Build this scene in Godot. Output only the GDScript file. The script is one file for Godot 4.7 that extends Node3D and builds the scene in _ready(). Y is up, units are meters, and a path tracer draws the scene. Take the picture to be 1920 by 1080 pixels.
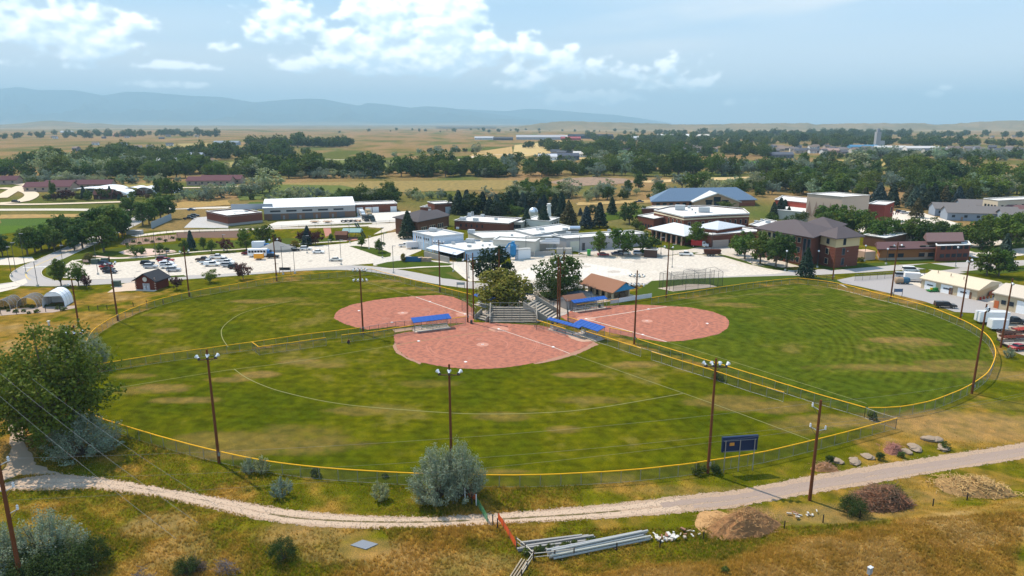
extends Node3D
# A drone's view over a college ball park: three softball fields round one hub, campus behind, river trees, town and mountains.
# Every place was surveyed on the photograph: g(px, py, h) returns the point of the level plane at height h that is seen there.
const CAM_H := 52.0
const FOC := 1280.0
var pitch := atan(310.0 / 1280.0)
var used := {}
var mats := {}
var tex := {}
var rng := RandomNumberGenerator.new()
var n1 := FastNoiseLite.new()
var n2 := FastNoiseLite.new()
var n3 := FastNoiseLite.new()
var ubox: ArrayMesh
var ucyl: ArrayMesh

class MB:
	var v := PackedVector3Array()
	var c := PackedColorArray()
	var col := Color(1, 1, 1)
	var tint := false
	func tri(a: Vector3, b: Vector3, d: Vector3):
		v.append(a); v.append(b); v.append(d)
		if tint:
			c.append(col); c.append(col); c.append(col)
	func quad(a: Vector3, b: Vector3, d: Vector3, e: Vector3):
		tri(a, b, d); tri(a, d, e)
	func box(o: Vector3, s: Vector3, m := Basis.IDENTITY):
		var x := m.x * s.x * 0.5
		var y := m.y * s.y * 0.5
		var z := m.z * s.z * 0.5
		quad(o - x + y - z, o + x + y - z, o + x + y + z, o - x + y + z)
		quad(o - x - y + z, o + x - y + z, o + x - y - z, o - x - y - z)
		quad(o - x - y + z, o - x + y + z, o + x + y + z, o + x - y + z)
		quad(o + x - y - z, o + x + y - z, o - x + y - z, o - x - y - z)
		quad(o + x - y + z, o + x + y + z, o + x + y - z, o + x - y - z)
		quad(o - x - y - z, o - x + y - z, o - x + y + z, o - x - y + z)
	func tube(a: Vector3, b: Vector3, ra: float, rb: float, n := 8, caps := true):
		var d := (b - a).normalized()
		var u := d.cross(Vector3.RIGHT if absf(d.x) < 0.8 else Vector3.UP).normalized()
		var w := d.cross(u)
		for k in n:
			var p := TAU * k / n
			var q := TAU * (k + 1) / n
			var e1 := u * cos(p) + w * sin(p)
			var e2 := u * cos(q) + w * sin(q)
			quad(a + e1 * ra, a + e2 * ra, b + e2 * rb, b + e1 * rb)
			if caps:
				tri(a, a + e2 * ra, a + e1 * ra)
				tri(b, b + e1 * rb, b + e2 * rb)
	func path(pts: Array, r: float, n := 6):
		for k in pts.size() - 1:
			tube(pts[k], pts[k + 1], r, r, n, k == 0 or k == pts.size() - 2)
	func prism(pts: Array, y0: float, y1: float):
		# upright block over the outline pts (x, z)
		var p := PackedVector2Array(pts)
		var t := Geometry2D.triangulate_polygon(p)
		for k in range(0, t.size(), 3):
			for y in [y0, y1]:
				tri(Vector3(p[t[k]].x, y, p[t[k]].y), Vector3(p[t[k + 1]].x, y, p[t[k + 1]].y), Vector3(p[t[k + 2]].x, y, p[t[k + 2]].y))
		for k in p.size():
			var a := p[k]
			var b := p[(k + 1) % p.size()]
			quad(Vector3(a.x, y0, a.y), Vector3(a.x, y1, a.y), Vector3(b.x, y1, b.y), Vector3(b.x, y0, b.y))
	func lathe(o: Vector3, axis: Vector3, prof: Array, n := 10):
		# prof: (distance along the axis, radius)
		var d := axis.normalized()
		var u := d.cross(Vector3.RIGHT if absf(d.x) < 0.8 else Vector3.UP).normalized()
		var w := d.cross(u)
		for k in n:
			var p := TAU * k / n
			var q := TAU * (k + 1) / n
			var e1 := u * cos(p) + w * sin(p)
			var e2 := u * cos(q) + w * sin(q)
			for i in prof.size() - 1:
				var A: Vector2 = prof[i]
				var B: Vector2 = prof[i + 1]
				quad(o + d * A.x + e1 * A.y, o + d * A.x + e2 * A.y, o + d * B.x + e2 * B.y, o + d * B.x + e1 * B.y)
	func mesh() -> ArrayMesh:
		var m := ArrayMesh.new()
		var a := []
		a.resize(Mesh.ARRAY_MAX)
		a[Mesh.ARRAY_VERTEX] = v
		if tint:
			a[Mesh.ARRAY_COLOR] = c
		m.add_surface_from_arrays(Mesh.PRIMITIVE_TRIANGLES, a)
		return m

# ---------- survey ----------
func ray(px: float, py: float) -> Vector3:
	var d := Vector3(px - 960.0, 540.0 - py, -FOC)
	return Vector3(d.x, d.y * cos(pitch) + d.z * sin(pitch), -d.y * sin(pitch) + d.z * cos(pitch))
func g(px: float, py: float, h := 0.0) -> Vector3:
	var d := ray(px, py)
	var t := (CAM_H - h) / -d.y
	return Vector3(d.x * t, h, d.z * t)
func gt(px: float, py: float) -> Vector3:
	var p := g(px, py)
	for k in 4:
		p = g(px, py, land(p.x, p.z))
	return p
func hgt(p: Vector3, py: float) -> float:
	# height at which an upright over p reaches the line py
	var k := (540.0 - py) / FOC
	return CAM_H + p.z * (sin(pitch) - k * cos(pitch)) / (cos(pitch) + k * sin(pitch)) - p.y
func gl(pts: Array, h := 0.0) -> Array:
	var o := []
	for p in pts:
		o.append(g(p[0], p[1], h))
	return o
func yaw_of(d: Vector3) -> float:
	return atan2(-d.z, d.x)

func sst(a: float, b: float, x: float) -> float:
	return smoothstep(a, b, x)
func land(x: float, z: float) -> float:
	# level park; a low bank climbs towards the drone at the right
	var a := Vector2(2.7, -72.6)
	var d := Vector2(46.0, -13.0).normalized()
	var s := Vector2(x - a.x, z - a.y).dot(Vector2(-d.y, d.x))
	return 2.6 * sst(0.5, 12.0, s) * sst(-6.0, 14.0, x) if s > 0.0 and x > -6.0 else 0.0

# ---------- things and parts ----------
func numbered(called: String) -> String:
	used[called] = used.get(called, -1) + 1
	return called if used[called] == 0 else "%s_%03d" % [called, used[called]]
func tag(o: Node, label: String, category := "", group := "", kind := ""):
	o.set_meta("label", label)
	if category: o.set_meta("category", category)
	if group: o.set_meta("group", group)
	if kind: o.set_meta("kind", kind)
func thing(called: String, label: String, category: String, at := Vector3.ZERO, turn := 0.0, group := "") -> Node3D:
	var o := Node3D.new()
	o.name = numbered(called)
	add_child(o)
	o.position = at
	o.rotation.y = turn
	tag(o, label, category, group)
	return o
func part(p: Node, called: String, m: Mesh, mt: Material, at := Vector3.ZERO, turn := 0.0, sc := Vector3.ONE) -> MeshInstance3D:
	var o := MeshInstance3D.new()
	o.mesh = m
	o.material_override = mt
	o.name = called
	o.transform = Transform3D(Basis(Vector3.UP, turn).scaled_local(sc), at)
	if p == self:
		o.name = numbered(called)
	p.add_child(o, true)
	return o
func solo(called: String, m: Mesh, mt: Material, label: String, category: String, at := Vector3.ZERO, turn := 0.0, group := "") -> MeshInstance3D:
	var o := part(self, called, m, mt, at, turn)
	tag(o, label, category, group)
	return o
func struct(called: String, m: Mesh, mt: Material) -> MeshInstance3D:
	var o := part(self, called, m, mt)
	o.set_meta("kind", "structure")
	return o
func bx(p: Node, called: String, mt: Material, c: Vector3, s: Vector3, turn := 0.0) -> MeshInstance3D:
	return part(p, called, ubox, mt, c, turn, s)
func rod(p: Node, called: String, mt: Material, a: Vector3, b: Vector3, r: float) -> MeshInstance3D:
	var o := part(p, called, ucyl, mt)
	var d := b - a
	var y := d.normalized()
	var x := y.cross(Vector3.RIGHT if absf(y.x) < 0.8 else Vector3.FORWARD).normalized()
	o.transform = Transform3D(Basis(x * r, d, x.cross(y) * r), (a + b) * 0.5)
	return o

# ---------- materials (base colours are linear) ----------
func lin(r: float, gg: float, b: float) -> Color:
	return Color(r, gg, b).linear_to_srgb()
func mat(r: float, gg: float, b: float, rough := 0.9, grain := "", size := 4.0, metal := 0.0) -> StandardMaterial3D:
	var key := "%.4f %.4f %.4f %.2f %s %.2f %.2f" % [r, gg, b, rough, grain, size, metal]
	if mats.has(key):
		return mats[key]
	var m := StandardMaterial3D.new()
	m.albedo_color = lin(r, gg, b)
	m.roughness = rough
	m.metallic = metal
	m.metallic_specular = 0.3 if rough < 0.8 else 0.05
	if grain:
		m.albedo_texture = tex[grain]
		m.uv1_triplanar = true
		m.uv1_world_triplanar = true
		m.uv1_scale = Vector3.ONE / size
	mats[key] = m
	return m
func ground_mat(key: String, grain: String, size: float, wide: String, wsize: float) -> StandardMaterial3D:
	var m := StandardMaterial3D.new()
	m.vertex_color_use_as_albedo = true
	m.roughness = 0.95
	m.metallic_specular = 0.0
	m.albedo_texture = tex[grain]
	m.uv1_triplanar = true
	m.uv1_world_triplanar = true
	m.uv1_scale = Vector3.ONE / size
	m.detail_enabled = true
	m.detail_blend_mode = BaseMaterial3D.BLEND_MODE_MUL
	m.detail_uv_layer = BaseMaterial3D.DETAIL_UV_2
	m.detail_albedo = tex[wide]
	m.uv2_triplanar = true
	m.uv2_world_triplanar = true
	m.uv2_scale = Vector3.ONE / wsize
	mats[key] = m
	return m
func grain_tex(called: String, seed_: int, n: int, freq: float, oct: int, lo: float, hi: float, gain := 0.6, warm := 0.0):
	# grey grain between lo and hi (linear); warm shifts light spots to straw
	var f := FastNoiseLite.new()
	f.seed = seed_
	f.noise_type = FastNoiseLite.TYPE_SIMPLEX_SMOOTH
	f.frequency = freq
	f.fractal_octaves = oct
	f.fractal_gain = gain
	var im := f.get_seamless_image(n, n)
	var d := im.get_data()
	var o := PackedByteArray()
	o.resize(n * n * 3)
	var lr := PackedByteArray()
	var lg := PackedByteArray()
	var lb := PackedByteArray()
	for k in 256:
		var t := clampf((k / 255.0 - 0.5) * 1.5 + 0.5, 0, 1)
		var y := lerpf(lo, hi, t)
		var c := Color(y * (1.0 + warm * (t - 0.5)), y, y * (1.0 - warm * (t - 0.5))).clamp().linear_to_srgb()
		lr.append(int(c.r * 255)); lg.append(int(c.g * 255)); lb.append(int(c.b * 255))
	for k in n * n:
		var q := d[k]
		o[k * 3] = lr[q]; o[k * 3 + 1] = lg[q]; o[k * 3 + 2] = lb[q]
	var t2 := Image.create_from_data(n, n, false, Image.FORMAT_RGB8, o)
	t2.generate_mipmaps()
	tex[called] = ImageTexture.create_from_image(t2)

# ---------- sheets ----------
func rough_edge(pts: Array, step: float, amp: float) -> PackedVector2Array:
	var o := PackedVector2Array()
	for k in pts.size():
		var a := Vector2(pts[k].x, pts[k].z)
		var b := Vector2(pts[(k + 1) % pts.size()].x, pts[(k + 1) % pts.size()].z)
		var n := maxi(1, int(a.distance_to(b) / step))
		for i in n:
			var p := a.lerp(b, float(i) / n)
			if amp > 0.0:
				p += Vector2(n2.get_noise_2d(p.x * 40.0 / step, p.y * 40.0 / step), n2.get_noise_2d(p.y * 40.0 / step + 900, p.x * 40.0 / step)) * amp
			o.append(p)
	return o
func curve(pts: Array, step: float) -> Array:
	var c := Curve3D.new()
	for k in pts.size():
		var t: Vector3 = (pts[mini(k + 1, pts.size() - 1)] - pts[maxi(k - 1, 0)]) / 6.0
		c.add_point(pts[k], -t, t)
	c.bake_interval = step
	var o := []
	var n := maxi(1, int(c.get_baked_length() / step))
	for k in n + 1:
		o.append(c.sample_baked(c.get_baked_length() * k / n))
	return o
func sheet(called: String, pts: Array, mt: Material, y: float, step := 3.0, amp := 0.0, parent: Node = null) -> MeshInstance3D:
	var p := rough_edge(pts, step, amp)
	var t := Geometry2D.triangulate_polygon(p)
	var b := MB.new()
	for k in range(0, t.size(), 3):
		b.tri(Vector3(p[t[k]].x, y, p[t[k]].y), Vector3(p[t[k + 1]].x, y, p[t[k + 1]].y), Vector3(p[t[k + 2]].x, y, p[t[k + 2]].y))
	if t.is_empty():
		print("EMPTY SHEET ", called)
		return null
	if parent:
		return part(parent, called, b.mesh(), mt)
	return struct(called, b.mesh(), mt)
func ribbon(called: String, line: Array, wd: float, mt: Material, y: float, parent: Node = null, amp := 0.0) -> MeshInstance3D:
	var b := MB.new()
	var L := []
	var R := []
	for k in line.size():
		var t: Vector3 = (line[mini(k + 1, line.size() - 1)] - line[maxi(k - 1, 0)]).normalized()
		var s := Vector3(-t.z, 0, t.x) * wd * 0.5
		var j: float = 1.0 + (n3.get_noise_2d(k * 7.0, wd * 50.0) * amp if amp > 0.0 else 0.0)
		L.append(Vector3(line[k].x - s.x * j, y, line[k].z - s.z * j))
		R.append(Vector3(line[k].x + s.x * j, y, line[k].z + s.z * j))
	for k in line.size() - 1:
		b.quad(L[k], L[k + 1], R[k + 1], R[k])
	if parent:
		return part(parent, called, b.mesh(), mt)
	return struct(called, b.mesh(), mt)
func kerb(line: Array, off: float, mt: Material, parent: Node):
	var b := MB.new()
	for k in line.size() - 1:
		var a: Vector3 = line[k]
		var d: Vector3 = (line[k + 1] - a)
		var t := d.normalized()
		var s := Vector3(-t.z, 0, t.x) * off
		b.box(a + d * 0.5 + s + Vector3(0, 0.07, 0), Vector3(d.length() + 0.05, 0.14, 0.25), Basis(t, Vector3.UP, t.cross(Vector3.UP)))
	part(parent, "kerb", b.mesh(), mt)

# ---------- sky ----------
var blobs := []
func az_el(px: float, py: float) -> Vector2:
	var d := ray(px, py).normalized()
	return Vector2(rad_to_deg(atan2(d.x, -d.z)), rad_to_deg(asin(d.y)))
func add_blob(px: float, py: float, rx: float, ry: float, s: float):
	var c := az_el(px, py)
	blobs.append([c.x, c.y, rx / 22.0, ry / 22.0, s])
func sky_color(az: float, el: float) -> Color:
	# clear air, then high veils, then heaped clouds (sRGB)
	var e := clampf(el, 0.0, 90.0)
	var away := clampf((az + 40.0) / 80.0, 0.0, 1.0) if absf(az) < 90.0 else 0.6
	var c := Color(0.985, 0.985, 0.985).lerp(Color(0.685, 0.835, 0.95).lerp(Color(0.70, 0.83, 0.945), away), sst(0.6, 11.0, e))
	c = c.lerp(Color(0.46, 0.67, 0.92), sst(9.0, 75.0, e))
	var x := cos(deg_to_rad(az)) * 30.0
	var z := sin(deg_to_rad(az)) * 30.0
	var yy := e
	# thin veil
	var veil := n1.get_noise_3d(x * 2.0, yy * 9.0, z * 2.0) * 0.5 + 0.5
	var vm := sst(0.45, 0.85, veil + (0.12 if absf(az) < 60.0 else 0.0)) * 0.42 * sst(70.0, 15.0, e)
	c = c.lerp(Color(0.93, 0.955, 0.98), vm)
	for q in [[15.0, 8.2, 13.0, 1.1, .10], [11.0, 5.6, 7.0, .8, .05], [-28.0, 4.6, 14.0, 1.2, 0.0], [-8.0, 4.0, 14.0, 1.0, 0.0], [26.0, 9.0, 9.0, .7, .2]]:
		var dx: float = (az - q[0]) / q[2]
		var dy: float = (e - q[1] - (az - q[0]) * q[4]) / q[3]
		if absf(az) < 60.0 and dx * dx + dy * dy < 1.0:
			c = c.lerp(Color(0.95, 0.965, 0.98), (1.0 - dx * dx - dy * dy) * clampf(0.45 + veil * 0.5 + n2.get_noise_3d(x * 3.0, e * 9.0, z * 3.0) * 0.5, 0, 1) * 0.75)
	c = (c.srgb_to_linear() * 0.575).linear_to_srgb()
	c.a = 1.0
	# heaped clouds, much brighter than the air
	var D := heaped(az, e)
	if D > -0.1:
		var up := heaped(az - 0.35, e + 0.55)
		var al := sst(0.0, 0.5, D)
		var lit := clampf(0.42 + (D - up) * 1.25 - maxf(D - 0.9, 0) * 0.12, 0, 1)
		var cc := Color(0.74, 0.80, 0.845).lerp(Color(1.0, 0.995, 0.985), lit)
		c = c.lerp(cc, al * 0.94 * sst(-0.3, 1.6, e))
	return c
func heaped(az: float, e: float) -> float:
	var x := cos(deg_to_rad(az)) * 30.0
	var z := sin(deg_to_rad(az)) * 30.0
	var D := -1.0
	if absf(az) < 60.0 and e < 16.0:
		for b in blobs:
			var dx: float = (az - b[0]) / b[2]
			var dy: float = (e - b[1]) / b[3]
			if dy < 0.0:
				dy *= 1.4
			var q: float = b[4] + 0.12 - (dx * dx + dy * dy) * 0.75
			D = maxf(D, q)
	else:
		D = n2.get_noise_3d(x * 0.55, e * 1.6, z * 0.55) * 1.6 - 0.3
	if D < -0.75:
		return D
	return D + n2.get_noise_3d(x * 9.0, e * 8.0, z * 9.0) * 0.75 + n3.get_noise_3d(x * 5.0, e * 4.2, z * 5.0) * 0.42
func make_sky() -> ImageTexture:
	for b in [[120, 60, 110, 60, .55], [190, 80, 70, 40, .5], [30, 20, 60, 50, .5], [240, 50, 50, 40, .35], [520, 30, 80, 70, .45], [560, 70, 40, 30, .35], [700, 30, 60, 60, .75], [680, 100, 90, 45, .8], [760, 40, 60, 55, .6], [840, 60, 60, 75, .9], [870, 30, 40, 40, .8], [900, 95, 50, 40, .8], [800, 110, 90, 45, .8], [730, 120, 120, 35, .7], [560, 120, 60, 25, .5], [990, 95, 40, 35, .7], [1000, 150, 70, 40, .6], [1060, 120, 50, 30, .6], [1120, 125, 50, 30, .5], [1200, 150, 50, 35, .5], [1270, 125, 60, 28, .5], [1300, 160, 50, 25, .4], [1330, 140, 30, 20, .4], [1400, 190, 90, 14, .2], [1745, 176, 30, 9, .28], [1770, 165, 12, 8, .35], [1160, 185, 70, 22, .4], [1050, 185, 80, 22, .4], [420, 90, 40, 14, .3], [330, 125, 100, 12, .3], [80, 122, 90, 10, .3], [300, 160, 110, 10, .12]]:
		add_blob(b[0], b[1], b[2], b[3], b[4])
	var w := 4096
	var h := 2048
	var small := Image.create(512, 256, false, Image.FORMAT_RGB8)
	for j in 256:
		var el := 90.0 - (j + 0.5) / 256.0 * 180.0
		for i in 512:
			small.set_pixel(i, j, sky_color(fposmod((i + 0.5) / 512.0 * 360.0 + 180.0, 360.0) - 180.0, el) if el > -2.0 else Color(0.72, 0.74, 0.72))
	small.resize(w, h, Image.INTERPOLATE_CUBIC)
	# column 0 looks north (-z); finer drawing where the air is seen in the frame
	var i1 := int(42.0 / 360.0 * w)
	var j0 := int((90.0 - 14.0) / 180.0 * h)
	for j in range(j0, h / 2 + 12):
		var el := 90.0 - (j + 0.5) / h * 180.0
		for i in range(-i1, i1):
			small.set_pixel(posmod(i, w), j, sky_color((i + 0.5) / w * 360.0, el))
	return ImageTexture.create_from_image(small)
func set_sky_and_sun():
	var cam := Camera3D.new()
	cam.name = "camera"
	cam.fov = rad_to_deg(2.0 * atan(540.0 / FOC))
	cam.far = 60000.0
	cam.near = 0.5
	add_child(cam)
	cam.position = Vector3(0, CAM_H, 0)
	cam.rotation.x = -pitch
	cam.current = true
	var we := WorldEnvironment.new()
	we.name = "environment"
	var e := Environment.new()
	e.background_mode = Environment.BG_SKY
	var s := Sky.new()
	var pm := PanoramaSkyMaterial.new()
	pm.panorama = make_sky()
	s.sky_material = pm
	e.sky = s
	e.background_energy_multiplier = 1.42
	e.tonemap_mode = Environment.TONE_MAPPER_LINEAR
	e.tonemap_exposure = 1.5
	e.fog_enabled = true
	e.fog_density = 0.000084
	e.fog_light_color = Color(0.76, 0.92, 1.0)
	e.sdfgi_enabled = true
	e.ssao_enabled = true
	e.ssil_enabled = true
	we.environment = e
	add_child(we)
	var sun := DirectionalLight3D.new()
	sun.name = "sun"
	sun.light_energy = 1.35
	sun.light_color = Color(1.0, 0.95, 0.875)
	sun.light_angular_distance = 0.53
	sun.shadow_enabled = true
	add_child(sun)
	var k := cos(deg_to_rad(56.0))
	sun.look_at_from_position(Vector3.ZERO, Vector3(0.755 * k, -sin(deg_to_rad(56.0)), 0.655 * k))

# ---------- land ----------
var poly_a := PackedVector2Array()
var poly_b := PackedVector2Array()
var poly_c := PackedVector2Array()
var dry := []
const ARC_A := [[150, 668], [170, 624], [192, 606], [220, 590], [260, 573], [300, 560], [360, 546], [430, 534], [520, 519], [600, 512], [697, 504]]
const ARC_A2 := [[697, 504], [740, 516], [800, 531], [860, 546], [884, 552]]
const ARC_B := [[150, 742], [158, 757], [180, 780], [215, 792], [250, 803], [330, 826], [415, 847], [500, 864], [600, 876], [700, 883], [800, 888], [900, 890], [1000, 890], [1100, 886], [1200, 879], [1300, 868], [1350, 860], [1420, 849], [1500, 831], [1600, 806], [1682, 784]]
const ARC_C := [[1628, 764], [1660, 764], [1690, 762], [1720, 757], [1753, 749], [1790, 735], [1816, 723], [1850, 700], [1862, 680], [1867, 662], [1863, 645], [1850, 627], [1820, 607], [1780, 589], [1740, 574], [1690, 560], [1640, 548], [1590, 535], [1550, 527], [1497, 521]]
const ARC_C2 := [[1497, 521], [1450, 525], [1400, 531], [1350, 538], [1300, 546], [1260, 552], [1222, 558]]
func flat(pts: Array) -> PackedVector2Array:
	var o := PackedVector2Array()
	for p in pts:
		o.append(Vector2(p.x, p.z))
	return o
func spot(px: float, py: float, rx: float, rz: float, s: float):
	var p := g(px, py)
	dry.append([p.x, p.z, rx, rz, s])
func survey_fields():
	poly_a = flat(gl(ARC_A, 2.0) + gl(ARC_A2, 2.0) + gl([[884, 606], [778, 612], [675, 624], [470, 652], [300, 676], [198, 694]]))
	poly_b = flat(gl(ARC_B, 2.0) + gl([[1628, 778], [1528, 752], [1400, 714], [1280, 676], [1200, 652], [1100, 630], [1060, 620], [1006, 606], [880, 604], [778, 618], [640, 640], [470, 655], [300, 677], [198, 696], [150, 704]]))
	poly_c = flat(gl(ARC_C, 2.0) + gl(ARC_C2, 2.0) + gl([[1140, 566], [1060, 580], [1100, 600], [1195, 644], [1280, 670], [1408, 710], [1528, 748]]))
	for s in [[300, 728, 7, 2.6, .9], [250, 735, 5, 1.6, .6], [560, 678, 5, 2, .9], [610, 685, 5, 1.6, .6], [480, 702, 4.5, 2.2, .9], [430, 712, 5, 1.4, .7], [350, 750, 6, 1.5, .7], [940, 780, 6, 2, .5], [1090, 703, 6, 1.5, .8], [1190, 684, 6, 2, .8], [1160, 688, 4, 1.6, .5], [1055, 805, 3, 1.5, .6], [500, 830, 15, 4, .55], [430, 822, 9, 3, .5], [940, 884, 5, .6, .6], [1360, 752, 8, 3, .6], [1440, 762, 10, 3, .7], [1560, 790, 7, 3, .8], [1110, 750, 6, 2, .45], [800, 720, 6, 2, .3], [680, 770, 6, 2, .5], [560, 810, 8, 3, .4], [250, 705, 5, 1.5, .5], [400, 660, 5, 1.5, .3], [1500, 800, 6, 3, .5],
			[480, 565, 9, 2.2, .7], [540, 560, 7, 2, .4], [300, 590, 6, 1.5, .5], [310, 620, 4, 2.4, .55], [600, 530, 8, 2, .5], [720, 527, 7, 2.2, .8], [770, 541, 8, 2, .7], [690, 545, 7, 2, .4], [440, 540, 8, 2, .3], [580, 570, 6, 1.5, .35], [800, 548, 5, 1.5, .6],
			[1360, 571, 8, 2, .7], [1400, 575, 5, 1.2, .6], [1330, 559, 9, 1.4, .5], [1440, 552, 7, 1.2, .4], [1690, 638, 8, 2.5, .9], [1740, 645, 6, 1.4, .6], [1720, 690, 20, 2.2, .7], [1640, 688, 12, 2, .6], [1790, 680, 10, 2, .6], [1620, 584, 6, 1.2, .45], [1520, 552, 4, 1.2, .4],
			[1780, 792, 16, 5, 1.0], [1850, 810, 14, 4, .9], [1720, 790, 10, 3, .7], [1900, 705, 10, 3, .7], [1890, 760, 10, 2, .3], [1560, 965, 12, 2.5, .8], [1700, 930, 8, 2, .5], [580, 1000, 7, 3, .8], [690, 1035, 8, 2.5, .7], [300, 985, 5, 3, .8], [330, 1030, 4, 4, .7], [420, 850, 6, 2, .7], [60, 830, 5, 8, .8], [340, 1060, 8, 3, .5], [820, 1060, 10, 3, .6], [1300, 920, 9, 1.5, .4]]:
		spot(s[0], s[1], s[2], s[3], s[4])
func mixc(a: Color, b: Color, t: float) -> Color:
	return a.lerp(b, clampf(t, 0.0, 1.0))
func dryness(x: float, z: float, wob: float) -> float:
	var t := 0.0
	for s in dry:
		var dx: float = (x - s[0]) / s[2]
		if dx > -1.7 and dx < 1.7:
			var dz: float = (z - s[1]) / s[3]
			var q := dx * dx + dz * dz
			if q < 2.6:
				t = maxf(t, s[4] * sst(1.45, 0.25, q * 0.9 + wob * 0.9))
	return t
func land_color(x: float, z: float) -> Color:
	var p := Vector2(x, z)
	var a := n1.get_noise_2d(x, z)
	var b := n2.get_noise_2d(x, z)
	var c := n3.get_noise_2d(x, z)
	var G := Color(.085, .098, .004)
	var O := Color(.145, .132, .008)
	var T := Color(.285, .178, .062)
	if z < -340.0 + n2.get_noise_2d(x * .3, 5.0) * 25.0:
		# range land and hay meadows towards the hills
		var far := sst(-600.0, -2500.0, z)
		var u := n1.get_noise_2d(x * 0.22, z * 0.10) * 1.5
		var w := n2.get_noise_2d(x * 0.12, z * 0.05)
		var m := mixc(Color(.115, .125, .03), Color(.26, .175, .07), 0.45 + u * 1.4 + w * 0.9 + far * 0.3)
		m = mixc(m, Color(.32, .20, .095), sst(0.05, 0.45, w + far * 0.4 + c * 0.2) * 0.8)
		return mixc(m, Color(.085, .13, .03), sst(0.22, 0.45, n2.get_noise_2d(x * 0.08 + 500.0, z * 0.04)) * 0.6)
	if z > -250.0 and absf(x) < 140.0:
		var ina := Geometry2D.is_point_in_polygon(p, poly_a)
		var inb := false if ina else Geometry2D.is_point_in_polygon(p, poly_b)
		var inc := false if ina or inb else Geometry2D.is_point_in_polygon(p, poly_c)
		if ina or inb or inc:
			var m := mixc(Color(.066, .083, .003), Color(.122, .118, .005), 0.45 + a * 0.7 + b * 0.45)
			var str := 0.0
			if inc:
				m = mixc(m, Color(.068, .105, .012), 0.5)
				var r := p.distance_to(Vector2(36.0, -172.0))
				str = sin(r * TAU / 1.75 + b * 1.2) * sst(34.0, 48.0, r) * sst(-0.5, 0.1, a + 0.2)
			elif ina:
				var r := p.distance_to(Vector2(-14.0, -178.0))
				str = sin(r * TAU / 2.4 + a * 2.0) * 0.35 * sst(30.0, 45.0, r)
			else:
				var r := p.distance_to(Vector2(-3.2, -169.0))
				str = sin((z + 0.05 * x * x * 0.02) * TAU / 2.2 + a) * 0.35 * sst(30.0, 40.0, r)
				str += 0.4 * sin((x * 0.55 + z) * TAU / 2.0) * sst(0.3, 0.6, n1.get_noise_2d(x * 0.8 + 77, z * 0.8))
			m = m * (1.0 + (0.22 if inc else 0.22) * str + 0.42 * c)
			m = mixc(m, T, dryness(x, z, b * 0.8 + c * 0.6 + 0.25 * str) * (0.75 + 0.3 * c))
			return mixc(m, Color(.20, .150, .045), sst(0.22, 0.6, a * 0.6 + b * 0.6 + c * 0.3) * 0.5)
	# rough meadow round the park, tan where it has cured
	var m2 := mixc(G, O, 0.5 + a * 0.6 + b * 0.6)
	var cured := 0.10 + a * 0.9 + b * 0.8 + c * 0.35
	if x < -70.0 and z < -95.0 and z > -215.0:
		cured += 0.55 * sst(-70.0, -95.0, x) * sst(-215.0, -195.0, z)
	if z > -100.0:
		cured += 0.22 * sst(-78.0, -66.0, z) - 0.18 * sst(0.0, 8.0, x) * sst(-74.0, -78.0, z) + 0.75 * sst(0.6, 1.9, land(x, z))
		cured += 0.5 * sst(-88.0, -97.0, z) * sst(12.0, -20.0, x) * sst(-70, -20, x) * 0.4
	if z < -215.0:
		cured -= 0.25
	m2 = mixc(m2, Color(.285, .165, .035), sst(0.05, 0.65, cured) * 0.85)
	m2 = mixc(m2, Color(.32, .215, .085), sst(0.7, 1.2, cured) * 0.75)
	return mixc(m2 * (1.0 + 0.35 * c), Color(.34, .205, .080), dryness(x, z, b * 0.7 + c * 0.8) * (0.75 + 0.35 * c))
func axis(lo: float, f0: float, f1: float, hi: float, step: float, grow: float) -> PackedFloat32Array:
	var left := []
	var d := step
	var q := f0
	while q > lo:
		d *= grow
		q -= d
		left.append(q)
	left.reverse()
	var o := PackedFloat32Array(left)
	q = f0
	while q < f1:
		o.append(q)
		q += step
	d = step
	while q < hi:
		o.append(q)
		d *= grow
		q += d
	o.append(q)
	return o
func make_ground():
	var xs := axis(-30000.0, -112.0, 118.0, 30000.0, 0.55, 1.078)
	var zs := axis(-30000.0, -236.0, -66.0, 200.0, 0.55, 1.06)
	var nx := xs.size()
	var nz := zs.size()
	var v := PackedVector3Array()
	var c := PackedColorArray()
	var n := PackedVector3Array()
	v.resize(nx * nz)
	c.resize(nx * nz)
	n.resize(nx * nz)
	for j in nz:
		for i in nx:
			var x := xs[i]
			var z := zs[j]
			var k := j * nx + i
			var y := land(x, z) if z > -110.0 else 0.0
			v[k] = Vector3(x, y, z)
			n[k] = Vector3.UP if y == 0.0 else Vector3(land(x - 0.3, z) - land(x + 0.3, z), 0.6, land(x, z - 0.3) - land(x, z + 0.3)).normalized()
			c[k] = land_color(x, z) * 1.5
	var t := PackedInt32Array()
	t.resize((nx - 1) * (nz - 1) * 6)
	var w := 0
	for j in nz - 1:
		for i in nx - 1:
			var k := j * nx + i
			t[w] = k; t[w + 1] = k + 1; t[w + 2] = k + nx + 1
			t[w + 3] = k; t[w + 4] = k + nx + 1; t[w + 5] = k + nx
			w += 6
	var ar := []
	ar.resize(Mesh.ARRAY_MAX)
	ar[Mesh.ARRAY_VERTEX] = v
	ar[Mesh.ARRAY_COLOR] = c
	ar[Mesh.ARRAY_NORMAL] = n
	ar[Mesh.ARRAY_INDEX] = t
	var m := ArrayMesh.new()
	m.add_surface_from_arrays(Mesh.PRIMITIVE_TRIANGLES, ar)
	struct("ground", m, ground_mat("ground", "grass", 7.0, "patches", 31.0))
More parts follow.
